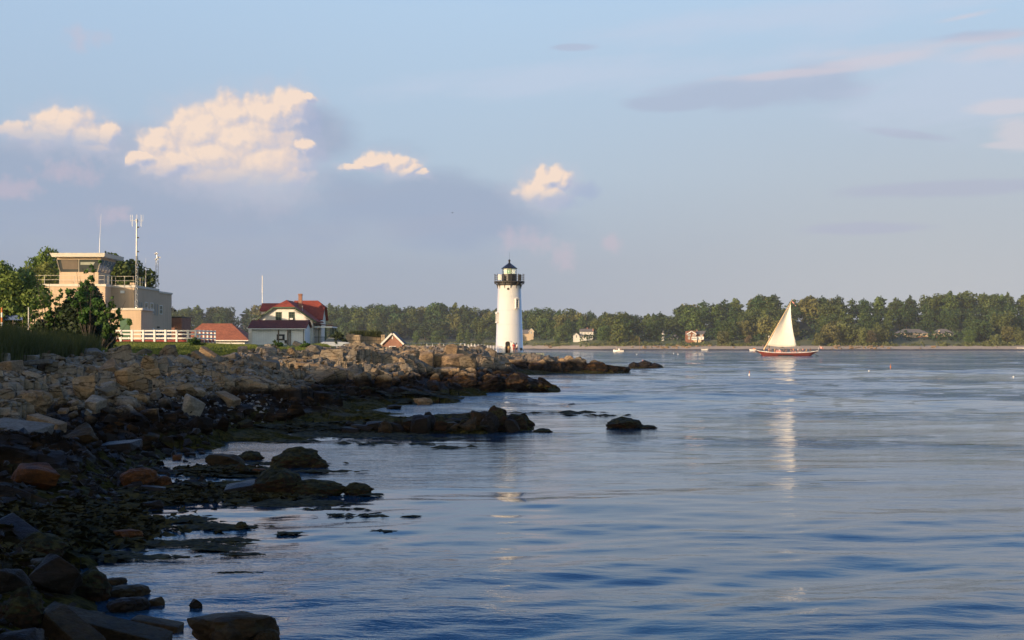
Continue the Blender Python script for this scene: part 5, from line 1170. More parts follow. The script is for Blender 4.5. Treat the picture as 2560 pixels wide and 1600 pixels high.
# ------------------------------------------------------------------ people (continuous skinned bodies)
def skin_mesh(name, verts, edges, radii, sub=1):
    me = bpy.data.meshes.new(name); me.from_pydata(verts, edges, []); o = bpy.data.objects.new(name, me); COL.objects.link(o)
    md = o.modifiers.new("skin", 'SKIN'); 
    for i, r in enumerate(radii): me.skin_vertices[0].data[i].radius = (r, r) if not isinstance(r, tuple) else r
    me.skin_vertices[0].data[0].use_root = True
    if sub: sb = o.modifiers.new("sub", 'SUBSURF'); sb.levels = sub; sb.render_levels = sub
    dg = bpy.context.evaluated_depsgraph_get(); m2 = bpy.data.meshes.new_from_object(o.evaluated_get(dg)); m2.name = name
    m2.polygons.foreach_set('use_smooth', [True]*len(m2.polygons)); bpy.data.objects.remove(o); return m2
def person_meshes(pose):
    sit = pose == 'sit'; hz = .5 if sit else .92
    V = [(0, 0, hz), (0, 0, hz+.22), (0, .01, hz+.44), (0, 0, hz+.56), (0, -.01, hz+.66), (0, -.02, hz+.78)]; E_ = [(0, 1), (1, 2), (2, 3), (3, 4), (4, 5)]; Rr = [(.15, .11), (.13, .10), (.17, .11), .055, .095, .08]
    for sg in (-1, 1):
        a = len(V); arm = .55 if pose == 'reach' and sg > 0 else 0
        V += [(sg*.19, 0, hz+.47), (sg*.25, -.02-arm*.3, hz+.22+arm*.2), (sg*.23, -.16-arm*.4, hz+.02+arm*.5), (sg*.23, -.2-arm*.5, hz-.05+arm*.5)]; E_ += [(2, a), (a, a+1), (a+1, a+2), (a+2, a+3)]; Rr += [.06, .045, .03, (.035, .018)]
        for f in range(4):
            b = len(V); V += [(sg*.23+(f-1.5)*.02, -.25-arm*.5, hz-.10+arm*.5+.004*f), (sg*.23+(f-1.5)*.021, -.27-arm*.5, hz-.135-.008*(1.5-abs(f-1.5))+arm*.5)]; E_ += [(a+3, b), (b, b+1)]; Rr += [.009, .008]
        b = len(V); V += [(sg*.23-sg*.045, -.22-arm*.5, hz-.08+arm*.5)]; E_ += [(a+3, b)]; Rr += [.009]
    for sg in (-1, 1):
        a = len(V)
        if sit: V += [(sg*.10, -.02, hz-.03), (sg*.12, -.42, hz), (sg*.12, -.46, .08), (sg*.12, -.60, .04)]
        else: V += [(sg*.09, 0, hz-.06), (sg*.11, -.02, .48), (sg*.12, .02, .08), (sg*.13, -.14, .035)]
        E_ += [(0, a), (a, a+1), (a+1, a+2), (a+2, a+3)]; Rr += [.085, .06, .04, (.045, .03)]
    body = skin_mesh("person_body", V, E_, Rr)
    # face: nose, brow and ears folded into the body mesh
    n0 = 6; VB = [(0, 0, hz+.03), (0, 0, hz+.22), (0, .01, hz+.47)]; EB = [(0, 1), (1, 2)]; RB = [(.175, .135), (.155, .125), (.175, .125)]
    for sg in (-1, 1):
        a = len(VB); VB += [(sg*.19, 0, hz+.48), (sg*.235, -.01, hz+.33)]; EB += [(2, a), (a, a+1)]; RB += [.085, .07]
    shirt = skin_mesh("shirt", VB, EB, RB)
    VB = [(0, 0, hz+.04)]; EB = []; RB = [(.165, .135)]
    for sg in (-1, 1):
        a = len(VB)
        if sit: VB += [(sg*.10, -.04, hz-.01), (sg*.12, -.30, hz)]
        else: VB += [(sg*.10, 0, hz-.10), (sg*.11, -.01, hz-.38)]
        EB += [(0, a), (a, a+1)]; RB += [.10, .085]
    shorts = skin_mesh("shorts", VB, EB, RB)
    hair = MB().ball((0, .015, hz+.76), .112, 10, 7, (1, 1.05, 1)).mesh("hair")
    face = MB(); face.ball((0, -.105, hz+.71), .016, 6, 4); face.ball((-.035, -.09, hz+.74), .011, 5, 4); face.ball((.035, -.09, hz+.74), .011, 5, 4); face.box(-.025, .025, -.105, -.09, hz+.665, hz+.672)
    fm = face.mesh("face"); return body, shirt, shorts, hair, fm
POSE = {k: person_meshes(k) for k in ('stand', 'sit', 'reach')}
M_SKIN = plain("skin", (.42, .22, .14), .55, .05); M_HAIR = plain("hair", (.045, .028, .018), .6, .2); M_FACE = plain("face_features", (.10, .045, .035), .5, .1)
def cloth(name, col): return plain("cloth_"+name, col, .85, .1, 6)
C_RED = cloth("red", (.42, .03, .03)); C_WHITE = cloth("white", (.7, .68, .64)); C_BLACK = cloth("black", (.02, .02, .022)); C_YEL = cloth("yellow", (.55, .36, .12)); C_BLUE = cloth("blue", (.06, .10, .22)); C_PINK = cloth("pink", (.55, .27, .24)); C_TAN = cloth("tan", (.35, .25, .16)); C_GREEN = cloth("green", (.08, .16, .09)); C_ORANGE = cloth("orange", (.55, .18, .05))
def person(loc, label, pose='stand', shirt=C_WHITE, shorts=C_TAN, rz=0.0, sc=1.0, group=None, hairm=None):
    b, sh_, pn, hr, fc = POSE[pose]
    o = bpy.data.objects.new("person", b); COL.objects.link(o)
    if not b.materials: b.materials.append(M_SKIN)
    o.location = loc; o.rotation_euler = (0, 0, rz); o.scale = (sc,)*3; tag(o, label, "person", group)
    for nm, me_, m_ in (("shirt", sh_, shirt), ("shorts", pn, shorts), ("hair", hr, hairm or M_HAIR), ("face", fc, M_FACE)):
        c_ = bpy.data.objects.new(nm, me_); COL.objects.link(c_); c_.parent = o
        if not me_.materials: me_.materials.append(m_)
        c_.material_slots[0].link = 'OBJECT'; c_.material_slots[0].material = m_
    return o
PYf = LY-2.95
person((X_at(1284.5, PYf), PYf, 2.5), "person in a long red top and red shorts standing right of the lighthouse door", 'stand', C_RED, C_RED, .2, .98)
person((X_at(1291.5, PYf), PYf+.2, 2.5), "person in a white top and black shorts beside the one in red", 'stand', C_WHITE, C_BLACK, 2.6, .95)
person((X_at(1271.5, PYf), PYf+.1, 2.5), "short person in a yellow top standing in the lighthouse doorway", 'stand', C_YEL, C_TAN, -.3, .74)
ch = thing("folding_chair", "small dark folding chair on the platform right of the tower", "chair", (X_at(1305, PYf), PYf, 2.5), .5)
MB().slab([(-.24, -.22, .42), (.24, -.22, .42), (.24, .22, .40), (-.24, .22, .40)], .03).build("seat", M_BLACKP, ch); MB().slab([(-.24, .2, .45), (.24, .2, .45), (.24, .34, .85), (-.24, .34, .85)], .03).build("backrest", M_BLACKP, ch)
for a, b in (((-.24, -.28, 0), (-.24, .24, .6)), ((.24, -.28, 0), (.24, .24, .6)), ((-.22, .3, 0), (-.22, -.2, .45)), ((.22, .3, 0), (.22, -.2, .45))): MB().tube(a, b, .02, .02, 5).build("leg", M_BLACKP, ch)
st = thing("folding_stool", "low dark folding stool between the people and the chair", "stool", (X_at(1297.5, PYf), PYf, 2.5), 0)
MB().slab([(-.2, -.18, .36), (.2, -.18, .36), (.2, .18, .36), (-.2, .18, .36)], .03).build("seat", M_BLACKP, st)
for a, b in (((-.2, -.18, 0), (.2, -.18, .36)), ((.2, -.18, 0), (-.2, -.18, .36)), ((-.2, .18, 0), (.2, .18, .36)), ((.2, .18, 0), (-.2, .18, .36))): MB().tube(a, b, .018, .018, 5).build("leg", M_BLACKP, st)

# ------------------------------------------------------------------ brick hut with white gable
HY = 190.0; s = HY/F
hut = thing("brick_hut", "small red brick hut with a white-trimmed gable and dark doorway by the railing", "hut", (X_at(981, HY), HY, 2.6))
hw = 24.5*s; zt = Z_at(830, HY)-2.6; ze = Z_at(856, HY)-2.6
MB().prism([(-hw, -.4), (hw, -.4), (hw, ze), (0, zt-.12), (-hw, ze)], 0, 4.6).build("wall", M_BRICK, hut)
for sg in (-1, 1): slab_part("roof", [(0, -.25, zt+.06), (sg*(hw+.3), -.25, ze-.15), (sg*(hw+.3), 4.85, ze-.15), (0, 4.85, zt+.06)], .1, M_GREYSH, hut)
for sg in (-1, 1): MB().slab([(0, -.30, zt+.02), (sg*(hw+.3), -.30, ze-.2), (sg*(hw+.3), -.06, ze-.2), (0, -.06, zt+.02)], .22).build("bargeboard", M_WHITE, hut)
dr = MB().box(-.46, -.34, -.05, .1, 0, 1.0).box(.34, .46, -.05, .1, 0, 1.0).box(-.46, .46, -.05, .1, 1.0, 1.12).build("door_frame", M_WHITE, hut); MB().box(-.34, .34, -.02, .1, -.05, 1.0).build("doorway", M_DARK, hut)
MB().box(-.07, .07, -.04, .02, zt-.95, zt-.45).build("gable_vent", M_WHITE, hut)

# ------------------------------------------------------------------ stone wall of the old fort, earth and grass on top
M_ASHLAR = brick("granite_ashlar", (.36, .27, .17), (.29, .215, .14), (.10, .08, .06), .95, .55, .03, .9, .05, .6)
WY = 212.0; s = WY/F
fw_ = thing("stone_wall", "block of old granite fort wall topped with grass between the white house and brick hut", "stone wall", (X_at(883, WY), WY, Z_at(870, WY)))
lx = lambda p_: (p_-883)*s
mb = MB(); mb.box(lx(864), lx(901), 0, 6, -.5, 1.95); mb.box(lx(868), lx(884), .5, 5, 1.95, 2.12); mb.build("bastion", M_ASHLAR, fw_, bevel=.04)
mb = MB(); mb.hexa([(lx(901)-.01, .8, -.5), (lx(948), 2.2, -.5), (lx(948), 8, -.5), (lx(901), 8, -.5)], [(lx(901), .8, 1.78), (lx(948), 2.2, 1.62), (lx(948), 8, 1.62), (lx(901), 8, 1.78)]); mb.build("curtain_wall", M_ASHLAR, fw_, bevel=.04)
mb = MB(); mb.prism([(lx(851), -.5), (lx(864), -.5), (lx(864), 1.15), (lx(858), 1.15), (lx(851), .5)], -1.2, 3.5); mb.prism([(lx(864), -.5), (lx(888), -.5), (lx(886), .55), (lx(864), .9)], -1.3, -.01); mb.build("steps", M_ASHLAR, fw_, bevel=.03)
MB().box(lx(950), lx(960), 1.5, 4, -.5, 2.0).build("end_pier", M_ASHLAR, fw_, bevel=.03)
mb = MB(); mb.hexa([(lx(872), 2.0, 1.8), (lx(948), 3.0, 1.6), (lx(948), 8, 1.6), (lx(872), 8, 1.8)], [(lx(880), 3.2, 2.35), (lx(940), 4.2, 2.0), (lx(940), 7, 2.0), (lx(880), 7, 2.35)]); mb.build("earth_cap", M_LAWN, fw_)
sp = [(fw_.location.x+rng.uniform(lx(870), lx(948)), WY+rng.uniform(1.5, 4.5), fw_.location.z+rng.uniform(1.65, 2.2), 1) for _ in range(900)]
grass("wall_grass", "rough grass growing on top of the old stone wall", sp, .5, M_GRASS, .03)
pw = MB().box(-.42, .42, -.3, .3, -.3, 1.75).build("pale_block_wall", M_ASHLAR); pw.location = (X_at(831, 228), 228, Z_at(866, 228)); tag(pw, "short pale granite wall stub right behind the porch", "wall")
MB().box(-.5, .5, -.36, .36, 1.75, 1.85).build("coping", M_GREY, pw)

# ------------------------------------------------------------------ car by the porch
def hull_mesh(profile, w, inset=.12):
    mb = MB(); n = len(profile); vs = []
    for yy, k in ((-w/2, 1), (-w/2-.0, 1), (w/2, 1)): pass
    zmax = max(z for _, z in profile)
    rows_ = [(-w/2, 1.0), (w/2, 1.0)]
    for yy, _ in rows_:
        for x, z in profile: vs.append((x, yy*(1-inset*max(0, (z-.75))/max(.01, zmax-.75)), z))
    fs = [tuple(range(n)), tuple(range(2*n-1, n-1, -1))] + [(i, n+i, n+(i+1) % n, (i+1) % n) for i in range(n)]
    return mb.add(vs, fs)
CY = 205.0
car = thing("parked_car", "silver parked car half hidden behind the rocks by the porch", "car", (X_at(838, CY), CY, Z_at(870, CY)), .1)
M_CAR = plain("silver_car_paint", (.5, .52, .55), .25, .03, metal=.3)
hull_mesh([(-2.1, .25), (2.1, .25), (2.15, .55), (2.0, .78), (1.2, .9), (-1.75, .9), (-2.1, .75)], 1.75).build("body", M_CAR, car, bevel=.05)
gh = hull_mesh([(-1.6, .9), (1.05, .9), (.35, 1.38), (-1.0, 1.42)], 1.55, .2).build("cabin_glass", M_GLASS, car, bevel=.03); MB().slab([(-1.02, -.62, 1.45), (.38, -.62, 1.41), (.38, .62, 1.41), (-1.02, .62, 1.45)], .04).build("roof", M_CAR, car)
for x in (-1.3, 1.35):
    for y in (-.86, .86):
        wh = MB().tube((x, y-.1, .3), (x, y+.1, .3), .3, .3, 14).build("wheel", M_BLACKP, car); MB().tube((x, y-.115, .3), (x, y+.115, .3), .17, .17, 10).build("rim", M_METAL, wh)
for y in (-.6, .6): MB().box(2.05, 2.14, y-.15, y+.15, .58, .7).build("headlight", M_WHITE2, car)

# ------------------------------------------------------------------ white house with red roofs
KY = 220.0; s = KY/F; KX = X_at(715, KY)
kh = thing("red_roofed_house", "white house with red hipped gable roofs and a brick chimney", "house", (KX, KY, 3.9))
M_SID = siding("cream_clapboard", (.76, .72, .64), .14)
M_SIDV = siding("pale_blue_board_siding", (.78, .79, .80), .35, 'x')
GF_ = [(-4.2, -.5), (4.1, -.5), (4.1, 3.85), (1.3, 5.72), (-1.8, 5.72), (-4.2, 4.02)]
MB().prism(GF_, 0, 6).build("wall", M_SID, kh)
RZ = 6.95; rc = -.12
rf = MB(); rf.slab([(rc, 1.1, RZ), (rc, 8.2, RZ), (4.75, 8.2, 3.6), (4.75, -.45, 3.6), (1.45, -.45, 5.85)], .14)
rf.slab([(rc, 1.1, RZ), (-1.95, -.45, 5.85), (-4.75, -.45, 3.85), (-4.75, 8.2, 3.85), (rc, 8.2, RZ)], .14); rf.slab([(rc, 1.1, RZ+.005), (1.45, -.45, 5.855), (-1.95, -.45, 5.855)], .14)
rf = rf.build("roof", M_REDSH, kh)
ch_ = MB().box(1.2, 1.75, 4.6, 5.2, 5.4, 8.05).box(1.14, 1.81, 4.54, 5.26, 7.8, 7.95).build("chimney", M_BRICK, rf)
MB().tube((2.3, 1.6, 5.2), (2.3, 1.6, 6.0), .06, .06, 6).build("vent_pipe", M_METAL, rf)
def rake(pts, nm="rake_trim", m_=M_GREENP):
    mb = MB()
    for a, b in zip(pts, pts[1:]): mb.slab([(a[0], -.52, a[1]), (b[0], -.52, b[1]), (b[0], -.44, b[1]), (a[0], -.44, a[1])], .24)
    return mb.build(nm, m_, kh)
rake([(-4.8, 3.80), (-1.95, 5.83), (1.45, 5.83), (4.8, 3.55)])
B1 = MB().box(-1.0, 4.55, 6.01, 12, -.5, 4.3); B1.add([(4.55, 6, 4.3), (4.55, 12, 4.3), (4.55, 10.2, 6.0), (4.55, 7.9, 6.0)], [(0, 1, 2, 3)]); B1.build("rear_wing_wall", M_SID, kh)
rb = MB(); rb.slab([(rc, 9.05, 7.1), (3.7, 9.05, 7.1), (4.95, 7.75, 6.05), (4.95, 5.5, 4.0), (rc, 5.5, 4.0)], .14); rb.slab([(rc, 9.05, 7.1), (3.7, 9.05, 7.1), (4.95, 10.4, 6.05), (4.95, 12.6, 4.0), (rc, 12.6, 4.0)], .14); rb.slab([(3.7, 9.05, 7.105), (4.95, 7.75, 6.055), (4.95, 10.4, 6.055)], .14)
rb.build("rear_roof", M_REDSH, kh)
MB().box(-4.9, -1.2, 6.2, 10, -.5, 5.45).build("side_wing_wall", M_SID, kh)
rb = MB(); rb.slab([(-5.15, 8.1, 6.65), (-1.0, 8.1, 6.65), (-1.0, 5.85, 5.4), (-5.15, 5.85, 5.4)], .12); rb.slab([(-5.15, 8.1, 6.65), (-1.0, 8.1, 6.65), (-1.0, 10.35, 5.4), (-5.15, 10.35, 5.4)], .12); rb.build("side_wing_roof", M_REDSH, kh)
MB().box(-6.1, -4.21, 1.5, 5, -.5, 2.4).build("lean_to_wall", M_SID, kh)
bal = MB()
for a, b in (((-5.3, 1, 3.45), (-4.6, 1, 3.45)), ((-5.3, 1, 3.75), (-4.6, 1, 3.75)), ((-5.3, 1, 4.05), (-4.6, 1, 4.05)), ((-5.3, 1, 2.4), (-5.3, 1, 4.05)), ((-4.95, 1, 3.2), (-4.95, 1, 4.05)), ((-4.6, 1, 2.4), (-4.6, 1, 4.05))): bal.tube(a, b, .05, .05, 4)
bal.build("balcony_rail", M_WHITE, kh)
w1 = window(kh, -1.5, -.82, 3.85, 4.95, 0, M_GREENP, 2, 4, .12); w2 = window(kh, .52, 1.2, 3.85, 4.95, 0, M_GREENP, 2, 4, .12)
MB().box(.62, 1.1, -.35, .0, 3.86, 4.12).build("air_conditioner", M_WHITE, w2)
window(kh, 1.7, 2.3, 1.2, 2.6, 4.1, M_WHITE2, 1, 2, .1, axis='x')
# garage wing in front
MB().prism([(-4.1, -.6), (3.75, -.6), (3.75, 2.5), (-4.1, 2.5)], -6, -.01).build("garage_wall", M_SIDV, kh)
MB().add([(3.752, -6, 2.5), (3.752, -.05, 2.5), (3.752, -3, 3.6)], [(0, 1, 2)]).add([(-4.102, -6, 2.5), (-4.102, -.05, 2.5), (-4.102, -3, 3.6)], [(2, 1, 0)]).build("garage_gable", M_SIDV, kh)
gr = MB(); gr.slab([(-4.75, -3, 3.75), (4.1, -3, 3.75), (4.1, -6.5, 2.48), (-4.75, -6.5, 2.48)], .1); gr.slab([(-4.75, -3, 3.752), (4.1, -3, 3.752), (4.1, -.1, 2.7), (-4.75, -.1, 2.7)], .1); gr.build("garage_roof", M_REDSH2, kh)
MB().box(-4.75, 4.1, -6.62, -6.5, 2.30, 2.44).build("gutter", M_WHITE2, kh)
MB().tube((3.6, -6.08, -.4), (3.6, -6.08, 2.35), .05, .05, 6).build("downpipe", M_DARKMETAL, kh)
for x in (-4.13, 3.68): MB().box(x-.06, x+.08, -6.03, -5.99, -.5, 2.3).build("corner_board", M_WHITE2, kh)
gs_ = 1/16.6; gx = lambda p_: X_at(p_, 214)-KX; gz = lambda p_: Z_at(p_, 214)-3.9
window(kh, gx(693.5), gx(710), gz(849), gz(837.5), -6, M_BLACKP, 2, 1, .1, gm=M_GLASS); MB().box(gx(697), gx(706), -6.09, -6.075, gz(847), gz(840)).build("curtain", M_WHITE, kh)
for px in (696.5, 720, 725.5): MB().tube((gx(px), -6.15, -.4), (gx(px), -6.15, gz(825)), .1, .1, 6).build("utility_pipe", M_WOODT, kh)
MB().box(gx(712), gx(717), -6.3, -6.02, gz(858), gz(850)).build("utility_box", M_DARKMETAL, kh)
# porch on the right
MB().slab([(4.15, .8, 3.35), (7.1, .8, 2.95), (7.1, 7, 2.95), (4.15, 7, 3.35)], .12).build("porch_roof", M_REDSH2, kh); MB().box(4.2, 7.05, .72, .84, 2.62, 2.85).box(6.95, 7.07, .84, 6.9, 2.62, 2.85).build("porch_beam", M_WHITE2, kh)
MB().box(4.2, 6.9, 1, 6.8, -.5, .25).build("porch_floor", M_GREY, kh)
for x, y in ((6.0, .95), (6.85, .95), (6.85, 3.6), (6.85, 6.5)): MB().box(x-.13, x+.13, y-.13, y+.13, .2, 2.65).build("porch_post", M_GREENP, kh)
mb = MB(); mb.box(4.2, 5.9, .93, .97, 1.15, 1.22); mb.box(4.2, 5.9, .93, .97, .35, .41)
for k in range(14): mb.box(4.25+k*.12, 4.28+k*.12, .93, .97, .4, 1.18)
mb.build("porch_railing", M_BLACKP, kh)
MB().box(4.56, 4.6, 3.0, 3.9, .3, 2.3).build("door", M_GREENP, kh)

# ------------------------------------------------------------------ low hip-roofed building
QY = 236.0; s = QY/F; QX = X_at(545, QY)
qh = thing("hip_roofed_building", "low white building with a russet hipped roof behind the white fence end", "building", (QX, QY, 3.9))
ax = lambda p_: (p_-545)*s
MB().box(ax(468), ax(612), 0, 9, -.5, 1.0).build("wall", M_WHITE2, qh)
zr = Z_at(810, QY)-3.9; r_ = MB(); e_ = .75; A = (ax(455), -1, e_); B_ = (ax(625), -1, e_); C_ = (ax(625), 10, e_); D_ = (ax(455), 10, e_); T0 = (ax(490), 4.5, zr+.15); T1 = (ax(566), 4.5, zr+.15)
r_.slab([A, B_, T1, T0], .1); r_.slab([B_, C_, T1], .1); r_.slab([C_, D_, T0, T1], .1); r_.slab([D_, A, T0], .1); r_.build("roof", M_RUSSET, qh)
for k in range(4):
    x0 = ax(515+k*24); MB().box(x0, x0+ax(564)-ax(545), -.04, 0.02, -.4, .72).build("garage_door", siding("garage_door_panels", (.68, .70, .70), .4), qh)
MB().box(ax(455), ax(625), -1.06, -.98, .6, .74).build("gutter", M_WHITE2, qh)

# ------------------------------------------------------------------ tan control tower building
m, q = mat("tan_stucco"); c = objco(q)
st1 = q.lin(q.noise(q.v('MULTIPLY', c, (2.2, 2.2, .16)), 1.0, 5, .65), .3, .7, .86, 1.08); st2 = q.lin(q.noise(c, .35, 5, .6), .3, .7, .92, 1.06); jt = q.m('ABSOLUTE', q.m('SUBTRACT', q.m('FRACT', q.m('DIVIDE', q.sep(c)[2], 1.22)), .5)); st1 = q.m('MULTIPLY', st1, q.lin(q.sm(jt, .485, .5), 0, 1, 1.0, .86)); f = q.m('MULTIPLY', st1, st2)
q.put(q.bsdf.inputs['Base Color'], q.mix(1.0, (.52, .39, .27, 1), q.xyz(f, f, f), 'MULTIPLY')); q.bsdf.inputs['Roughness'].default_value = .85; bump(q, q.noise(c, 8, 4, .6), .004); M_STUC = m; M_CAP = plain("parapet_cap", (.55, .51, .44), .7, .1)
TZ = 3.7; tb = thing("control_tower_building", "tan stucco two-storey building with a glazed control cab on its roof", "building", (0, 0, 0))
tb.location = (-57, 184, TZ)
ox, oy = -57.0, 184.0
zz = lambda py, Y: Z_at(py, Y)-TZ
xl = X_at(68, 184)-ox; xr = X_at(262.6, 184)-ox; top = zz(710, 184)
MB().box(xl, xr, 0, 16, -.8, top-.32).build("wall", M_STUC, tb); MB().box(xl-.12, xr+.12, -.12, 16.1, top-.32, top).build("parapet", M_CAP, tb)
x2 = X_at(335, 187)-ox; x3 = x2
MB().box(xr+.003, x2, 3, 15.9, -.8, top-.34).build("centre_wall", M_STUC, tb); MB().box(xr+.12, x2+.12, 2.88, 15.9, top-.34, top-.02).build("parapet", M_CAP, tb)
wyend = 24; MB().box(xr+2, x2-.1, 15.9, wyend, -.8, top-.55).build("rear_wing_wall", M_STUC, tb); MB().box(xr+2, x2+.02, 16.11, wyend+.1, top-.55, top-.3).build("parapet", M_CAP, tb)
xa = X_at(352, 181)-ox; at_ = zz(770, 181)
MB().box(xr-2.5, xa, -3, -.01, -.8, at_-.28).box(xr+.01, xa, -.01, 2.99, -.8, at_-.28).build("annex_wall", M_STUC, tb); MB().box(xr-2.6, xa+.22, -3.15, -.13, at_-.28, at_).box(xr+.13, xa+.22, -.13, 2.87, at_-.28, at_).build("annex_cap", M_CAP, tb)
mb = MB()
for k in range(14): z = -.2+k*.34; mb.box(xa-.5, xa+.04, -3.04, -2.5, z, z+.28)
mb.build("quoin", M_STUC, tb)
mb = MB()
for k in range(10): z = at_+.15+k*.34; mb.box(x2-.55, x2+.04, 2.96, 3.5, z, z+.28)
mb.build("quoin", M_STUC, tb)
xd0, xd1 = X_at(299.5, 181)-ox, X_at(324.5, 181)-ox
dd = MB().box(xd0, xd1, -3.06, -2.98, -.1, zz(796, 181)).build("door", M_GREEND, tb); MB().box(xd1-.16, xd1-.08, -3.12, -3.05, .9, 1.2).build("handle", M_WHITE2, dd)
# windows of the right-hand side wall, upper and lower floors (facing right)
wx = x2
def sidepy(px): return abs(wx+ox)*F/(1280-px)-oy
for (pa, pb, za, zb, nm) in ((362, 368, 4.6, 5.9, 0), (375.5, 382, 4.6, 5.9, 0), (400.5, 406.5, 4.6, 5.7, 0), (362.5, 369, .95, 2.3, 0), (388, 394.5, .95, 2.3, 0), (400.5, 406.5, .85, 2.3, 0), (335.8, 338.6, 4.5, 5.9, 0)):
    y0, y1 = sorted((sidepy(pa), sidepy(pb))); xx = wx if y1 < 15.8 else wx-.1
    w_ = window(tb, y0, y1, za, zb, xx, M_WHITE2, 2, 2, .08, axis='x')
    if pa in (362, 375.5): MB().box(xx, xx+.3, y0+.1, y1-.1, za, za+.38).build("air_conditioner", M_GREY, w_)
for px in (347, 352.5, 386, 391.5):
    y0 = sidepy(px); MB().box(wx-.05, wx+.05, y0, y0+.45, 4.3, 5.9).build("wall_strip", M_GREY, tb)
y0, y1 = sorted((sidepy(375), sidepy(381))); dd = MB().box(wx-.02, wx+.06, y0, y1, -.2, 1.9).build("door", plain("blue_grey_door", (.12, .15, .2), .5), tb); MB().tube((wx+.35, (y0+y1)/2, 2.0), (wx, (y0+y1)/2, 2.0), .5, .5, 12).build("door_hood", M_WHITE2, dd)
MB().box(wx, wx+.25, sidepy(393), sidepy(393)+.5, 2.55, 2.75).build("wall_lamp", M_DARKMETAL, tb); MB().box(wx-.1, wx+.4, wyend-.3, wyend-.1, 5.4, 5.5).ball((wx+.45, wyend-.2, 5.2), .18, 8, 6).build("security_camera", M_DARKMETAL, tb)
MB().box(xr+1.2, xr+1.7, 2.7, 3.0, top-1.1, top-.75).build("floodlight", M_WHITE2, tb)
# roof terrace railing
def railing(pts, z0, h, step, m_, par, r=.035):
    for a, b in zip(pts, pts[1:]):
        a, b = Vector(a), Vector(b); n = max(1, round((b-a).length/step))
        for k in range(n+1): p_ = a.lerp(b, k/n); MB().tube((p_.x, p_.y, z0), (p_.x, p_.y, z0+h), r, r, 5).build("railing_post", m_, par)
        for z in (.5*h, h): MB().tube((a.x, a.y, z0+z), (b.x, b.y, z0+z), r*.8, r*.8, 5).build("rail", m_, par)
M_RAILC = plain("cream_rail_paint", (.5, .46, .38), .5, .08)
railing([(xl+.2, .2, 0), (xr-.2, .2, 0)], top, 1.12, 1.9, M_RAILC, tb); railing([(xr-.2, .2, 0), (xr+.4, 3.3, 0), (x2-.2, 3.3, 0), (x2-.2, 9, 0)], top, 1.15, 1.2, M_RAILC, tb)
# control cab
cy0 = 3.0; Yc = 184+cy0; cl, cr = X_at(147.5, Yc)-ox, X_at(245, Yc)-ox; cb = zz(680, Yc); ct = zz(644, Yc); cl1, cr1 = X_at(141, Yc-.8)-ox, X_at(251, Yc-.8)-ox
MB().box(cl, cr, cy0, cy0+5.5, top, cb).build("cab_wall", M_STUC, tb)
cab = MB()
fr_b = [(cl+.1, cy0), (cr-.1, cy0), (cr-.1, cy0+5.5), (cl+.1, cy0+5.5)]; fr_t = [(cl1, cy0-.8), (cr1, cy0-.8), (cr1, cy0+6.3), (cl1, cy0+6.3)]
M_CABG = glass("cab_glass", (.05, .06, .055), .05)
for i_ in range(4):
    j_ = (i_+1) % 4; MB().add([fr_b[i_]+(cb,), fr_b[j_]+(cb,), fr_t[j_]+(ct-.3,), fr_t[i_]+(ct-.3,)], [(0, 1, 2, 3)]).build("cab_glazing", M_CABG if i_ != 1 else glass("cab_side_glass", (.10, .13, .17), .08), tb)
    nmul = (2, 4, 2, 4)[i_]; mb = MB()
    for k in range(nmul+1):
        t = k/nmul; a = Vector(fr_b[i_]+(cb,)).lerp(Vector(fr_b[j_]+(cb,)), t); b = Vector(fr_t[i_]+(ct-.3,)).lerp(Vector(fr_t[j_]+(ct-.3,)), t); mb.tube(a, b, .09 if k in (0, nmul) else .06, None, 4)
    mb.build("mullion", M_RAILC if i_ != 1 else M_CAP, tb)
lerpc = lambda u, v, d: tuple(Vector(fr_b[0]+(cb,)).lerp(Vector(fr_b[1]+(cb,)), u).lerp(Vector(fr_t[0]+(ct-.3,)).lerp(Vector(fr_t[1]+(ct-.3,)), u), v)+Vector((0, -d, 0)))
MB().add([lerpc(.09, .22, .03), lerpc(.485, .22, .03), lerpc(.475, .96, .03), lerpc(.09, .96, .03)], [(0, 1, 2, 3)]).build("blind", plain("tan_blind", (.16, .13, .10), .7), tb)
MB().add([lerpc(.54, .58, .03), lerpc(.86, .58, .03), lerpc(.88, .80, .03), lerpc(.54, .80, .03)], [(0, 1, 2, 3)]).build("blind", plain("pale_rolled_blind", (.34, .36, .30), .7), tb)
MB().hexa([(cl1+.02, cy0-.78, ct-.3), (cr1-.02, cy0-.78, ct-.3), (cr1-.02, cy0+6.3, ct-.3), (cl1+.02, cy0+6.3, ct-.3)], [(cl1, cy0-.8, ct), (cr1, cy0-.8, ct), (cr1, cy0+6.4, ct), (cl1, cy0+6.4, ct)]).build("cab_soffit", M_STUC, tb)
rl_, rr_ = X_at(122.6, Yc-1.8)-ox, X_at(261.3, Yc-1.8)-ox
MB().hexa([(rl_+.25, cy0-1.7, ct+.003), (rr_-.12, cy0-1.7, ct+.003), (rr_-.1, cy0+7.3, ct+.003), (rl_+.25, cy0+7.3, ct+.003)], [(rl_, cy0-1.8, ct+.5), (rr_, cy0-1.8, ct+.5), (rr_, cy0+7.4, ct+.5), (rl_, cy0+7.4, ct+.5)]).build("cab_roof", M_CAP, tb)

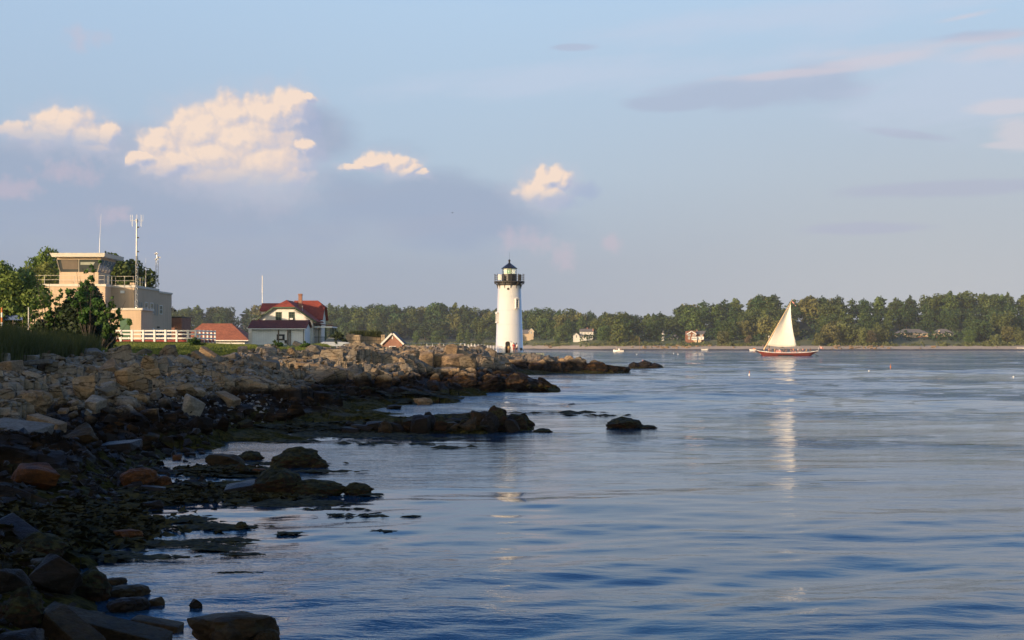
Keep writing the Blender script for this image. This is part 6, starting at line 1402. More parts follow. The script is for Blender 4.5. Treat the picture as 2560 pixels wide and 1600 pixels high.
an = thing("whip_antenna", "tall thin whip antenna rising from the control cab roof", "antenna", (X_at(247.5, 188), 188, TZ+ct+.5))
zt_ = Z_at(535, 188)-an.location.z; MB().tube((0, 0, 0), (.05, 0, zt_*.4), .05, .045, 6).build("mast", M_WHITE2, an); MB().tube((.05, 0, zt_*.4), (.2, 0, zt_), .03, .012, 5).build("whip", M_WHITE2, an)
def lattice(name, label, px, Y, ybase, ytop, w, parts=True, ysec=None):
    z0 = Z_at(ybase, Y); o = thing(name, label, "mast", (X_at(px, Y), Y, z0)); H = Z_at(ysec or ytop, Y)-z0; legs = [(w*math.cos(a), w*math.sin(a)) for a in (.3, 2.4, 4.5)]; n = int(H/(w*2.2))
    for l in legs: MB().tube((l[0], l[1], 0), (l[0], l[1], H), .035, .035, 5).build("leg", M_METAL, o)
    mb = MB()
    for k in range(n):
        for i_ in range(3):
            a, b = legs[i_], legs[(i_+1) % 3]
            if k % 2: a, b = b, a
            mb.tube((a[0], a[1], H*k/n), (b[0], b[1], H*(k+1)/n), .016, .016, 4)
    mb.build("bracing", M_METAL, o); return o, H
m1, H = lattice("antenna_mast", "tall slender mast with a crown of small rod antennas beside the tan building", 340.5, 186.2, 768, 540, .17, True, 640)
zt_ = Z_at(552, 186.2)-m1.location.z; MB().tube((0, 0, H-1), (0, 0, zt_), .10, .08, 8).build("pole", M_METAL, m1)
hd = MB(); hd.tube((0, 0, zt_-.25), (0, 0, zt_+.25), .13, .13, 8)
for k in range(4): a = k*math.pi/2; hd.tube((0, 0, zt_), (.85*math.cos(a), .85*math.sin(a), zt_), .03, .03, 4)
hd.build("antenna_head", M_METAL, m1)
for k in range(8):
    a = k*math.pi/4+.2; x, y = .8*math.cos(a), .8*math.sin(a); MB().tube((x, y, zt_-(.75 if k % 2 else .1)), (x, y, zt_+.8), .022, .018, 5).build("rod_antenna", M_WHITE2, m1)
for py in (568, 594, 629): z = Z_at(py, 186.2)-m1.location.z; MB().box(.1, .3, -.1, .1, z-.08, z+.08).build("clamp", M_DARKMETAL, m1)
MB().tube((0, 0, -6), (0, 0, 0), .12, .12, 6).build("lower_pole", M_METAL, m1)
m2, H = lattice("camera_mast", "short lattice mast with cameras on the rear roof of the tan building", 391, 198, 719, 650, .22, True, 652)
MB().tube((0, 0, H), (0, 0, H+1.2), .05, .05, 6).build("pole", M_METAL, m2)
for x, z in ((-.15, H+1.0), (.2, H+.5), (-.1, H+.2)): MB().ball((x, 0, z), .17, 8, 6).box(x-.05, x+.35, -.08, .08, z-.08, z+.05).build("camera", M_METAL, m2)
w3 = thing("whip_antenna", "very thin short whip antenna between the two masts", "antenna", (X_at(354, 188), 190, Z_at(712, 190))); MB().tube((0, 0, -.2), (0, 0, Z_at(645, 190)-w3.location.z), .022, .012, 5).build("whip", M_WHITE2, w3); MB().tube((0, 0, -.3), (0, 0, .3), .05, .05, 6).build("base_mount", M_METAL, w3)
w4 = thing("white_pole_antenna", "lone white pole antenna standing left of the red-roofed house", "antenna", (X_at(655.5, 240), 240, 3.9)); zt_ = Z_at(689, 240)-3.9; zm = Z_at(732, 240)-3.9; MB().tube((0, 0, -.5), (0, 0, zm), .05, .04, 6).build("mast", M_METAL, w4); MB().tube((0, 0, zm), (0, 0, zt_), .08, .06, 8).build("radome", M_WHITE, w4)
rbx = thing("brick_outbuilding", "plain dark red brick block right behind the tan building", "building", (X_at(437, 212), 212, 3.9)); w_ = 17*212/F
MB().box(-w_, w_, 0, 6, -.5, Z_at(793, 212)-3.9-.1).build("wall", M_BRICK, rbx); MB().box(-w_-.05, w_+.05, -.05, 6.1, Z_at(793, 212)-3.9-.1, Z_at(791.5, 212)-3.9).build("roof_edge", M_DARKMETAL, rbx)

# ------------------------------------------------------------------ white fence on its red base
FY = 176.0; s = FY/F; fx = lambda p_: X_at(p_, FY)-X_at(272, FY); fz = lambda p_: Z_at(p_, FY)-Z_at(855, FY)
wf = thing("white_fence", "long white post-and-rail fence standing on a red-painted deck edge", "fence", (X_at(272, FY), FY, Z_at(855, FY)))
for px in (274, 302, 330, 358, 386, 413.5, 441.5, 469.5, 489): MB().box(fx(px)-.12, fx(px)+.12, -.12, .12, -.25, fz(824.5)).build("post", M_WHITE, wf)
for py in (827, 835.5, 845.5): MB().box(fx(272), fx(491), -.06, .06, fz(py)-.09, fz(py)+.09).build("rail", M_WHITE, wf)
for k in range(1, 6):
    y = k*2.3; MB().box(fx(489)-.1, fx(489)+.1, y-.1, y+.1, -.25, fz(824.5)).build("post", M_WHITE, wf)
for py in (827, 835.5, 845.5): MB().box(fx(489)-.05, fx(489)+.05, 0, 11.6, fz(py)-.09, fz(py)+.09).build("rail", M_WHITE, wf)
MB().box(fx(276), fx(490), -.02, 11, -.08, fz(849.5)).build("deck_edge", M_REDP, wf)
for k, px in enumerate((430, 455, 478)): MB().box(fx(px)-.08, fx(px)+.08, 9, 9.2, 0, fz(829)).build("inner_post", M_WOODT, wf)
# small things around the buildings
pt = thing("picnic_table", "dark picnic table in front of the tan building", "picnic table", (X_at(256, 160), 160, Z_at(862, 160)), .1)
MB().box(-.9, .9, -.38, .38, .72, .77).build("tabletop", M_WOODT, pt)
for y in (-.75, .75): MB().box(-.9, .9, y-.13, y+.13, .42, .46).build("bench", M_WOODT, pt)
for x in (-.65, .65):
    for sg in (-1, 1): MB().tube((x, sg*.7, -.05), (x, sg*.25, .72), .05, .05, 4).build("leg", M_WOODT, pt)
    MB().box(x-.04, x+.04, -.8, .8, .36, .42).build("crossbeam", M_WOODT, pt)
GY = 150.0
gp = thing("white_goal_frame", "white rectangular frame standing at the left behind the grass", "frame", (X_at(46, GY), GY, Z_at(808, GY))); w_ = 20*GY/F; h_ = 25*GY/F
for a, b in (((-w_, 0, 0), (-w_, 0, h_)), ((w_, 0, 0), (w_, 0, h_)), ((-w_, 0, h_), (w_, 0, h_)), ((-w_, 0, 0), (w_, 0, 0))): MB().tube(a, b, .06, .06, 6).build("bar", M_WHITE, gp)
for sg in (-1, 1): MB().tube((sg*w_, 0, -2.5), (sg*w_, 0, 0), .05, .05, 6).build("leg", M_METAL, gp)
sp_ = thing("metal_pole", "plain grey metal pole in front of the dark bush", "pole", (X_at(71, 118), 118, 3.4)); MB().tube((0, 0, -.2), (0, 0, Z_at(770, 118)-3.4), .045, .045, 8).build("shaft", M_METAL, sp_); MB().lathe([(.06, 0), (.06, .05), (.02, .08)], 8).build("cap", M_METAL, sp_).location = (0, 0, Z_at(770, 118)-3.4)
op = thing("striped_post", "orange and white striped post at the left edge", "post", (X_at(4, 140), 140, Z_at(830, 140)))
for k in range(5): MB().tube((0, 0, k*.48), (0, 0, (k+1)*.48-.002), .09, .09, 8).build("band", (C_ORANGE, M_WHITE)[k % 2], op)
bf = thing("blue_netting", "strip of blue netting between posts at the far left", "netting", (X_at(8, 148), 148, Z_at(800, 148)))
MB().box(0, 48*148/F, -.01, .01, 0, .5).build("net", C_BLUE, bf)
for x in (0, 24*148/F, 48*148/F): MB().tube((x, .05, -2.2), (x, .05, .6), .04, .04, 6).build("post", M_WOODT, bf)

# ------------------------------------------------------------------ far houses
M_FWHITE = siding("far_white_siding", (.55, .54, .50), .3); M_FSHING = plain("brown_wall_shingles", (.20, .085, .045), .9, .25, 1.5); M_FROOF = plain("far_grey_roof", (.13, .12, .115), .9, .15, 1); M_STONEW = plain("tan_retaining_stone", (.55, .42, .28), .9, .15, 1); M_TANW = plain("tan_house_siding", (.42, .33, .23), .85, .1)
def H_at(px, py, Y): p_ = at(px, py, Y); return p_
def far_house(name, label, pxc, Y, ybase): o = thing(name, label, "house", (X_at(pxc, Y), Y, Z_at(ybase, Y))); return o
# white house
Y = house_Y(1458, 852)+0; s = Y/F; h = far_house("white_house", "white two-storey house with a long porch across the water, right of the lighthouse", 1458, Y, 852)
a = lambda px: (px-1458)*s; z = lambda py: (852-py)*s
MB().box(a(1451), a(1484), 3, 11, -1, z(829)).build("wall", M_FWHITE, h); MB().slab([(a(1450), 2.6, z(829)), (a(1485), 2.6, z(829)), (a(1485), 7, z(821.5)), (a(1450), 7, z(821.5))], .2).slab([(a(1450), 11.4, z(829)), (a(1485), 11.4, z(829)), (a(1485), 7, z(821.5)), (a(1450), 7, z(821.5))], .2).build("roof", M_FROOF, h)
MB().prism([(a(1434), -1), (a(1448), -1), (a(1448), z(838)), (a(1441), z(832)), (a(1434), z(838))], -1, 8).build("gable_wing_wall", M_FWHITE, h); MB().slab([(a(1441), -1.3, z(831.4)), (a(1449), -1.3, z(838.5)), (a(1449), 8, z(838.5)), (a(1441), 8, z(831.4))], .2).slab([(a(1441), -1.3, z(831.4)), (a(1433), -1.3, z(838.5)), (a(1433), 8, z(838.5)), (a(1441), 8, z(831.4))], .2).build("gable_roof", M_FROOF, h)
MB().box(a(1448), a(1482), -1.5, 3, -1, z(844)).build("porch_wall", M_FWHITE, h); MB().slab([(a(1447), -2, z(838.6)), (a(1483), -2, z(838.6)), (a(1483), 3, z(836.5)), (a(1447), 3, z(836.5))], .2).build("porch_roof", M_FROOF, h)
for k in range(8): MB().box(a(1449+k*4.4), a(1449.8+k*4.4), -1.6, -1.3, z(844), z(838.5)).build("porch_post", M_WHITE2, h)
for px in (1454, 1462, 1470, 1478): window(h, a(px), a(px+2.2), z(834.5), z(831), 3, M_WHITE2, 2, 2, .1)
for px in (1470, 1474, 1478): window(h, a(px), a(px+2.2), z(842.5), z(839.5), 3, M_WHITE2, 2, 2, .1)
window(h, a(1439.5), a(1442.5), z(844), z(838), -1, M_WHITE2, 2, 2, .1)
MB().box(a(1468), a(1471), 6, 8, z(822), z(818.5)).build("chimney", M_BRICK, h); MB().box(a(1482), a(1484.5), 3.5, 5, z(828), z(822)).build("chimney", M_BRICK, h)
# brown gambrel house
Y = house_Y(1743, 851)-10; s = Y/F; h = far_house("shingled_house", "brown shingled house with white windows above a pale stone retaining wall", 1743, Y, 851)
a = lambda px: (px-1743)*s; z = lambda py: (851-py)*s
MB().prism([(a(1717), -1.5), (a(1741), -1.5), (a(1741), z(835)), (a(1739), z(828)), (a(1729), z(826.2)), (a(1718), z(828)), (a(1717), z(842))], 0, 9).build("wall", M_FSHING, h)
MB().prism([(a(1717.5), z(833)), (a(1740.5), z(833)), (a(1739.5), z(830)), (a(1728.8), z(827.2)), (a(1718.5), z(830))], -.06, -.01).build("gable_front", M_FSHING, h)
MB().slab([(a(1728.8), -.6, z(826.8)), (a(1741.5), -.6, z(834.5)), (a(1741.5), 9, z(834.5)), (a(1728.8), 9, z(826.8))], .3).slab([(a(1728.8), -.6, z(826.8)), (a(1716), -.6, z(834.5)), (a(1716), 9, z(834.5)), (a(1728.8), 9, z(826.8))], .3).build("roof", M_FROOF, h)
MB().slab([(a(1728.8), -.7, z(827)), (a(1741.7), -.7, z(834.8)), (a(1741.7), -.62, z(834.8)), (a(1728.8), -.62, z(827))], .55).slab([(a(1728.8), -.7, z(827)), (a(1715.8), -.7, z(834.8)), (a(1715.8), -.62, z(834.8)), (a(1728.8), -.62, z(827))], .55).build("white_rake", M_WHITE2, h)
MB().box(a(1741)+.02, a(1760), 2, 10, -1.5, z(834)).build("side_wing_wall", M_FSHING, h); MB().slab([(a(1733), 1.4, z(834.5)), (a(1761), 1.4, z(834.5)), (a(1768), 6, z(827)), (a(1733), 6, z(827))], .3).slab([(a(1733), 10.6, z(834.5)), (a(1761), 10.6, z(834.5)), (a(1768), 6, z(827)), (a(1733), 6, z(827))], .3).build("side_roof", M_FROOF, h)
MB().box(a(1744), a(1746), 5, 6.5, z(829), z(823.5)).build("chimney", M_BRICK, h)
MB().box(a(1729), a(1742), -.5, -.02, z(850), z(842)).box(a(1741), a(1760), 1.2, 1.98, z(849), z(841.5)).build("white_sun_porch", M_WHITE2, h)
for px in (1720.5, 1732.5): window(h, a(px), a(px+5), z(839.5), z(836), -.02, M_WHITE2, 2, 2, .2)
for px, w_ in ((1721, 3), ): window(h, a(px), a(px+w_), z(847.5), z(843.5), 0, M_WHITE2, 2, 2, .2)
for px in (1730, 1732.8, 1736, 1738.6): window(h, a(px), a(px+1.6), z(847.5), z(843.7), -.5, M_WHITE2, 1, 1, .08)
for px in (1752, ): window(h, a(px), a(px+4), z(839.5), z(835.5), 2, M_WHITE2, 2, 2, .2); window(h, a(px), a(px+4), z(847), z(843.5), 1.2, M_WHITE2, 2, 2, .2)
MB().prism([(a(1732), z(850)), (a(1742), z(860.5)), (a(1742), z(849.8)), (a(1732), z(849.8))], -.6, -.1).box(a(1745), a(1753), -.3, .4, z(861), z(849)).build("retaining_wall", M_STONEW, h)
# turreted pale house among trees
Y = house_Y(1662, 851)+0; s = Y/F; h = far_house("turreted_house", "pale house with a small round turret half hidden by trees left of the brown one", 1662, Y, 851)
a = lambda px: (px-1662)*s; z = lambda py: (851-py)*s
MB().lathe([(1.0, -1), (1.0, z(834))], 14, (a(1657.8), 0)).build("turret_wall", M_FWHITE, h); MB().lathe([(1.15, z(834)), (1.0, z(833.2)), (.2, z(830))], 14, (a(1657.8), 0)).build("turret_roof", M_FROOF, h); MB().tube((a(1657.8), 0, z(830)), (a(1657.8), 0, z(825)), .06, .03, 5).build("finial", M_WHITE2, h)
for dx_ in (-.45, .45): MB().box(a(1657.8)+dx_-.18, a(1657.8)+dx_+.18, -1.05, -.85, z(839.5), z(837)).build("window", M_GLASS, h)
MB().box(a(1661), a(1696), 2, 8, -1, z(843)).build("wall", M_FWHITE, h); MB().slab([(a(1660), 1.5, z(843.5)), (a(1697), 1.5, z(843.5)), (a(1697), 5, z(836)), (a(1660), 5, z(836))], .25).slab([(a(1660), 8.5, z(843.5)), (a(1697), 8.5, z(843.5)), (a(1697), 5, z(836)), (a(1660), 5, z(836))], .25).build("roof", M_FROOF, h)
for px in (1666, 1672, 1680, 1688): window(h, a(px), a(px+2.5), z(849.5), z(845.5), 2, M_WHITE2, 1, 2, .12)
# house just right of the tower
Y = house_Y(1325, 850)+0; s = Y/F; h = far_house("grey_gabled_house", "tan house with a grey gabled roof seen just right of the lighthouse", 1325, Y, 850)
a = lambda px: (px-1325)*s; z = lambda py: (850-py)*s
MB().box(a(1300), a(1324), 0, 8, -1, z(834)).build("wall", M_TANW, h); MB().slab([(a(1298), -.5, z(834)), (a(1325), -.5, z(834)), (a(1322), 4, z(824)), (a(1298), 4, z(824))], .25).build("roof", M_FROOF, h)
MB().prism([(a(1322), -1), (a(1334), -1), (a(1334), z(828)), (a(1328), z(821)), (a(1322), z(828))], -2, 6).build("gable_wall", M_TANW, h); MB().slab([(a(1328), -2.4, z(820.5)), (a(1336), -2.4, z(829)), (a(1336), 6, z(829)), (a(1328), 6, z(820.5))], .3).slab([(a(1328), -2.4, z(820.5)), (a(1320.5), -2.4, z(829)), (a(1320.5), 6, z(829)), (a(1328), 6, z(820.5))], .3).build("gable_roof", M_FWHITE, h)
window(h, a(1326.5), a(1329.5), z(834), z(829), -2, M_WHITE2, 2, 2, .12)
# ranch houses on the right
def ranch(name, label, px0, px1, ybase, yeave, ytop, Y, inset=18, wins=()):
    c_ = (px0+px1)/2; s = Y/F; h = far_house(name, label, c_, Y, ybase); a = lambda px: (px-c_)*s; z = lambda py: (ybase-py)*s
    MB().box(a(px0+1.5), a(px1-1.5), 0, 9, -1, z(yeave)).build("wall", M_TANW, h); zt_ = z(ytop); e = z(yeave)-.05; i_ = inset
    A, B_, C_, D_ = (a(px0), -.8, e), (a(px1), -.8, e), (a(px1), 9.8, e), (a(px0), 9.8, e); T0, T1 = (a(px0+i_), 4.5, zt_), (a(px1-i_), 4.5, zt_)
    MB().slab([A, B_, T1, T0], .2).slab([B_, C_, T1], .2).slab([C_, D_, T0, T1], .2).slab([D_, A, T0], .2).build("roof", M_FROOF, h)
    for px, w_ in wins: window(h, a(px), a(px+w_), z(yeave+7), z(yeave+2), 0, M_WHITE2, max(1, int(w_/3)), 1, .12)
    return h, a, z
h, a, z = ranch("ranch_house", "long low tan ranch house with a hipped grey roof, the left of the pair", 2243, 2322, 844, 832.5, 822.5, house_Y(2282, 844), 20, ((2252, 4), (2296, 4), (2306, 4)))
MB().box(a(2291), a(2314), -1.6, -.9, z(845), z(841)).build("deck", C_ORANGE, h)
h, a, z = ranch("ranch_house", "shorter tan ranch house with a red deck, right of the long low one", 2336, 2386, 844, 832.5, 822.0, house_Y(2361, 844), 16, ((2343, 5), (2352, 5), (2366, 9), (2377, 6)))
MB().box(a(2338), a(2390), -1.8, -.9, z(845), z(841)).build("deck", plain("red_brown_deck", (.22, .08, .05), .8), h); MB().box(a(2346), a(2348), -.9, -.3, -1, z(826)).build("chimney", M_STONEW, h)
# hut with an orange flag left of the red-roofed house, over the water
Y = house_Y(617, 822)+0; s = Y/F; h = far_house("shore_cottage", "pale cottage glimpsed in the trees left of the red-roofed house", 617, Y, 822)
a = lambda px: (px-617)*s; z = lambda py: (822-py)*s
MB().box(a(607), a(625), 0, 7, -2, z(816)).build("wall", M_FWHITE, h); MB().slab([(a(606), -.5, z(816)), (a(626), -.5, z(816)), (a(622), 3.5, z(809)), (a(610), 3.5, z(809))], .25).build("roof", M_FROOF, h); window(h, a(612), a(615), z(820.5), z(817.5), 0, M_WHITE2, 1, 2, .15)
h = far_house("orange_roofed_cottage", "cottage with a steep orange roof above the pale one in the far trees", 608, house_Y(608, 813), 813); MB().prism([(-1.6, -1.5), (1.4, -1.5), (1.4, 2), (-1.6, 2)], 0, 5).build("wall", M_FWHITE, h); MB().prism([(-2.0, 2.0), (1.7, 2.0), (1.0, 4.9)], -.3, 5.3).build("roof", plain("orange_tiles", (.45, .13, .06), .8), h)
h = far_house("boat_shed", "little white shed by the trees right of the cone-shaped tree", 1567, house_Y(1567, 848), 848); MB().box(-1.6, 1.6, 0, 3, -1, 1.2).build("wall", M_FWHITE, h); MB().slab([(-1.8, -.3, 1.2), (1.8, -.3, 1.2), (1.8, 1.5, 2.2), (-1.8, 1.5, 2.2)], .15).slab([(-1.8, 3.3, 1.2), (1.8, 3.3, 1.2), (1.8, 1.5, 2.2), (-1.8, 1.5, 2.2)], .15).build("roof", M_FROOF, h); MB().box(.6, 5, -.3, .3, -1, -.2).build("deck_rail", M_WHITE2, h)
# flagpole-like daymark and pilings on the far beach
o = MB().tube((0, 0, -.5), (0, 0, 29*925/F), .14, .12, 8).build("tall_pole", M_TANR); o.location = (X_at(1598.5, 925), 925, Z_at(872, 925)); tag(o, "tall bare tan pole at the far waterline", "pole")
for k, px in enumerate((1606, 1614, 1622, 1631, 1640, 1645)):
    o = MB().tube((0, 0, -.6), (0, 0, 1.6+.4*(k % 3)), .16, .14, 6).build("piling", M_WOODT); o.location = (X_at(px, 925), 925, .2); tag(o, "short wooden piling on the far beach right of the tall pole", "piling", "pilings right of the tall pole")
o = MB().hexa([(-1.8, -.5, 0), (1.8, -.5, 0), (1.8, .5, 0), (-1.8, .5, 0)], [(-2.3, -.8, .8), (2.6, -.8, .8), (2.6, .8, .8), (-2.3, .8, .8)]).build("beached_dinghy", M_WHITE, bevel=.05); o.location = (X_at(1761, 892), 892, .1); tag(o, "white dinghy pulled up on the far beach below the brown house", "dinghy"); MB().box(-1, 1, -.7, .7, .81, .86).build("thwart", M_WOODT, o)
o = MB().hexa([(-2, -.5, 0), (2, -.5, 0), (2, .5, 0), (-2, .5, 0)], [(-2.5, -.9, .9), (3, -.9, .9), (3, .9, .9), (-2.5, .9, .9)]).build("beached_skiff", M_WHITE, bevel=.05); o.location = (X_at(2552, 921), 921, .7); tag(o, "white skiff on the far beach at the right edge", "skiff"); MB().box(-1, 1, -.8, .8, .91, .96).build("thwart", M_WOODT, o)

# ------------------------------------------------------------------ boats
def loft(stations, mb=None):
    """stations: list of (x, [(y, z) ...]) with the same number of points, port to starboard"""
    mb = mb or MB(); n = len(stations[0][1]); vs = [(x, y, z) for x, ring in stations for y, z in ring]; fs = []
    for k in range(len(stations)-1):
        for i in range(n-1): fs.append((k*n+i, k*n+i+1, (k+1)*n+i+1, (k+1)*n+i))
    fs.append(tuple(range(n))); fs.append(tuple((len(stations)-1)*n+i for i in range(n-1, -1, -1)))
    return mb.add(vs, fs)
GYB = 475.0; s = GYB/F; gxc = 1965
bo = thing("sailing_barge", "long red-hulled sailing barge with one tall cream triangular sail and people on deck", "sailboat", (X_at(gxc, GYB), GYB, 0))
bx = lambda px: (px-gxc)*s; bz = lambda py: (860-py)*s+CAMZ
sheer = lambda t: 1.00+.80*(2*abs(t-.5))**3.0*(1.15 if t < .5 else .8)
st_ = []; L0, L1 = bx(1887), bx(2044)
for k in range(15):
    t = k/14; x = L0+(L1-L0)*t; bm_ = 2.5*math.sin(math.pi*min(max(t*.94+.03, 0), 1))**.45; zs = sheer(t); rake_ = (-.1 if t < .5 else .1)
    st_.append((x, [(-bm_, zs), (-bm_*.97, .45), (-bm_*.75, -.25-0*t), (0, -.5), (bm_*.75, -.25), (bm_*.97, .45), (bm_, zs)]))
hullm = plain("dark_red_hull", (.15, .03, .022), .4, .12, 1)
# raked ends: shift lower points inwards
st2 = []
for k, (x, ring) in enumerate(st_):
    st2.append((x, ring))
mb = MB(); n = 7; vs = []; fs = []
for k, (x, ring) in enumerate(st2):
    t = k/14; pull = 2.6*((2*abs(t-.5))**6)*(1 if t < .5 else -1)
    for (y, z_) in ring: vs.append((x+pull*min(1, max(0, (sheer(t)-z_)/1.6)), y, z_))
for k in range(14):
    for i in range(n-1): fs.append((k*n+i, (k+1)*n+i, (k+1)*n+i+1, k*n+i+1))
fs += [tuple(range(n-1, -1, -1)), tuple(14*n+i for i in range(n))]; mb.add(vs, fs); mb.build("hull", hullm, bo, True)
mb = MB()
for k in range(14):
    for sg in (0, 6):
        a = Vector((st2[k][0], st2[k][1][sg][0], st2[k][1][sg][1])); b = Vector((st2[k+1][0], st2[k+1][1][sg][0], st2[k+1][1][sg][1])); mb.tube(a+Vector((0, 0, .06)), b+Vector((0, 0, .06)), .1, .1, 6)
mb.build("gunwale", M_WHITE, bo)
mb = MB(); vs = []
for k in range(15): vs += [(st2[k][0], st2[k][1][0][0]*.97, sheer(k/14)-.28), (st2[k][0], st2[k][1][6][0]*.97, sheer(k/14)-.28)]
mb.add(vs, [(2*k, 2*k+2, 2*k+3, 2*k+1) for k in range(14)]); mb.build("deck", M_WOODT, bo)
MB().slab([(bx(1939), -2.62, .35), (bx(1978), -2.62, .35), (bx(1972), -2.75, -.05), (bx(1945), -2.75, -.05)], .12).build("leeboard", M_BLACKP, bo)
MB().tube((bx(1922.3), 0, .8), (bx(1922.3), 0, bz(842)), .26, .2, 10).build("stump_mast", M_DARKMETAL, bo).data.materials[0] = M_BLACKP
MB().tube((bx(1922.3), 0, bz(842)), (bx(1922.3), 0, bz(839.5)), .22, .1, 10).build("mast_cap", M_WHITE, bo)
ya, yb_ = Vector((bx(1909), -.3, bz(874.5))), Vector((bx(1980.7), -.3, bz(748.3)))
spar = plain("varnished_spar", (.55, .38, .20), .4, .1); MB().tube(ya, ya.lerp(yb_, .35), .24, .2, 8).tube(ya.lerp(yb_, .35), yb_, .2, .07, 8).build("yard", spar, bo)
# sail: a bellied triangle with seams
m, q = mat("sail_canvas"); c = objco(q); ss = q.sep(c); fr = q.m('FRACT', q.m('DIVIDE', q.m('ADD', ss[0], q.m('MULTIPLY', ss[2], -.12)), .75))
f = q.m('MULTIPLY', q.lin(fr, 0, .08, .86, 1.0), q.lin(q.noise(c, .7, 5, .6), .3, .7, .93, 1.05))
q.put(q.bsdf.inputs['Base Color'], q.mix(1.0, (.90, .87, .79, 1), q.xyz(f, f, f), 'MULTIPLY')); q.bsdf.inputs['Roughness'].default_value = .85; tr = q.n('ShaderNodeBsdfTranslucent'); tr.inputs[0].default_value = (.8, .68, .5, 1); mx_ = q.n('ShaderNodeMixShader'); mx_.inputs[0].default_value = .2
out = [n_ for n_ in m.node_tree.nodes if n_.type == 'OUTPUT_MATERIAL'][0]; m.node_tree.links.new(q.bsdf.outputs[0], mx_.inputs[1]); m.node_tree.links.new(tr.outputs[0], mx_.inputs[2]); m.node_tree.links.new(mx_.outputs[0], out.inputs[0]); M_SAIL = m
T_ = Vector((bx(1976.3), -.35, bz(758))); BL = Vector((bx(1917.0), -.35, bz(863.5))); BR = Vector((bx(1992), .1, bz(866))); N = 16; vs = []; fs = []
for i_ in range(N+1):
    u = i_/N
    for j_ in range(N+1):
        v = j_/N; a = T_.lerp(BL, u); b = T_.lerp(BR, u); b = b + Vector((-.55*math.sin(math.pi*u), 0, 0)); p_ = a.lerp(b, v); belly = math.sin(math.pi*v)*math.sin(math.pi*min(1, u*.85+.1)); vs.append((p_.x, p_.y+.9*belly, p_.z-.35*math.sin(math.pi*v)*u*u))
for i_ in range(N):
    for j_ in range(N): k0 = i_*(N+1)+j_; fs.append((k0, k0+N+1, k0+N+2, k0+1))
sl = MB().add(vs, fs).build("sail", M_SAIL, bo, True); sd_ = sl.modifiers.new("solid", 'SOLIDIFY'); sd_.thickness = .02
fl = MB(); 
for k in range(6):
    t0, t1 = k/6, (k+1)/6; f = lambda t: Vector((bx(1979), -.3, bz(752))).lerp(Vector((bx(1990), -.3, bz(765))), t)+Vector((0, .25*math.sin(t*9), 0)); w0, w1 = .28*(1-t0*.6), .28*(1-t1*.6)
    a, b = f(t0), f(t1); fl.slab([(a.x, a.y, a.z+w0), (b.x, b.y, b.z+w1), (b.x, b.y, b.z-w1), (a.x, a.y, a.z-w0)], .02)
fl.build("pennant", C_PINK, bo)
MB().tube((bx(1992), .1, bz(866)), (bx(1999), .2, bz(871.5)), .03, .03, 4).build("sheet_rope", M_WHITE2, bo)
fs_ = MB().tube((bx(2045), 0, bz(876.5)), (bx(2049.5), 0, bz(862.5)), .06, .04, 5).build("flagstaff", M_WHITE, bo); f2 = MB()
for k in range(7):
    t0, t1 = k/7, (k+1)/7; f = lambda t: (bx(2049)+1.3*t, .15*math.sin(t*8), bz(863.5)-.95*t-.1*math.sin(t*5)); a, b = f(t0), f(t1); f2.slab([(a[0], a[1], a[2]), (b[0], b[1], b[2]), (b[0]-.05, b[1], b[2]-.55), (a[0]-.05, a[1], a[2]-.55)], .02)
f2.build("ensign", C_PINK, fs_)
for (p0, p1, zt_, m_) in ((1902, 1916, 877.5, M_WHITE), (1936, 1952, 876, C_PINK), (1953.5, 1963, 880.5, C_ORANGE), (1997, 2011, 880, M_WHITE), (1980, 1988, 879, C_PINK), (1918, 1924, 878.5, M_WHITE)): MB().box(bx(p0), bx(p1), -.8, .9, .6, bz(zt_)).build("deck_box", m_, bo, bevel=.06)
mb = MB(); prev = None
for k in range(12):
    px = 1889+k*1.9; b = (bx(px), -1.2, bz(880.5)); t = (bx(px), -1.2, bz(874.5)); mb.tube(b, t, .03, .03, 4)
    if prev: mb.tube(prev, t, .025, .025, 4)
    prev = t
mb.build("bow_rail", M_DARKMETAL, bo)
mb = MB(); prev = None
for k in range(12):
    px = 2020+k*1.6; b = (bx(px), -1.0, bz(883)); t = (bx(px), -1.0, bz(877)); mb.tube(b, t, .03, .03, 4)
    if prev: mb.tube(prev, t, .025, .025, 4)
    prev = t
mb.build("stern_rail", M_DARKMETAL, bo)
MB().tube((bx(2038), 0, .5), (bx(2047), 0, -.1), .1, .16, 6).build("rudder", M_BLACKP, bo)
crew = [(1921.5, 'stand', C_PINK, C_TAN, "person in a pink top by the foot of the mast"), (1926.5, 'stand', C_WHITE, C_TAN, "person in a white top just right of the mast foot"), (1913, 'sit', C_BLUE, C_BLACK, "person in blue sitting near the bow"), (1935.5, 'stand', C_YEL, C_TAN, "person in yellow left of the pink deck box"),
        (1941, 'sit', C_PINK, C_BLUE, "person in pink sitting on the pink deck box"), (1948.5, 'sit', C_WHITE, C_TAN, "person in white sitting at the right of the pink deck box"), (1958.5, 'sit', C_GREEN, C_BLACK, "person in green sitting behind the orange box"), (1964.5, 'stand', C_BLACK, C_BLACK, "person all in black standing amidships"),
        (1977.5, 'stand', C_RED, C_TAN, "person in a red top standing under the sail"), (1982, 'reach', C_ORANGE, C_BLUE, "person in orange reaching out beneath the sail"), (1989, 'sit', C_BLUE, C_TAN, "person in blue sitting below the sail's lower right corner"), (1994.5, 'stand', C_WHITE, C_PINK, "tall person in white below the sail's rear corner"),
        (1999, 'sit', C_TAN, C_TAN, "person in tan sitting on the rear white box"), (2006.5, 'stand', C_PINK, C_BLUE, "person in pink and blue near the rear white box"), (2016, 'sit', C_YEL, C_TAN, "person in yellow sitting toward the stern"), (2024.5, 'stand', C_BLACK, C_GREEN, "helmsman in dark clothes standing at the stern")]
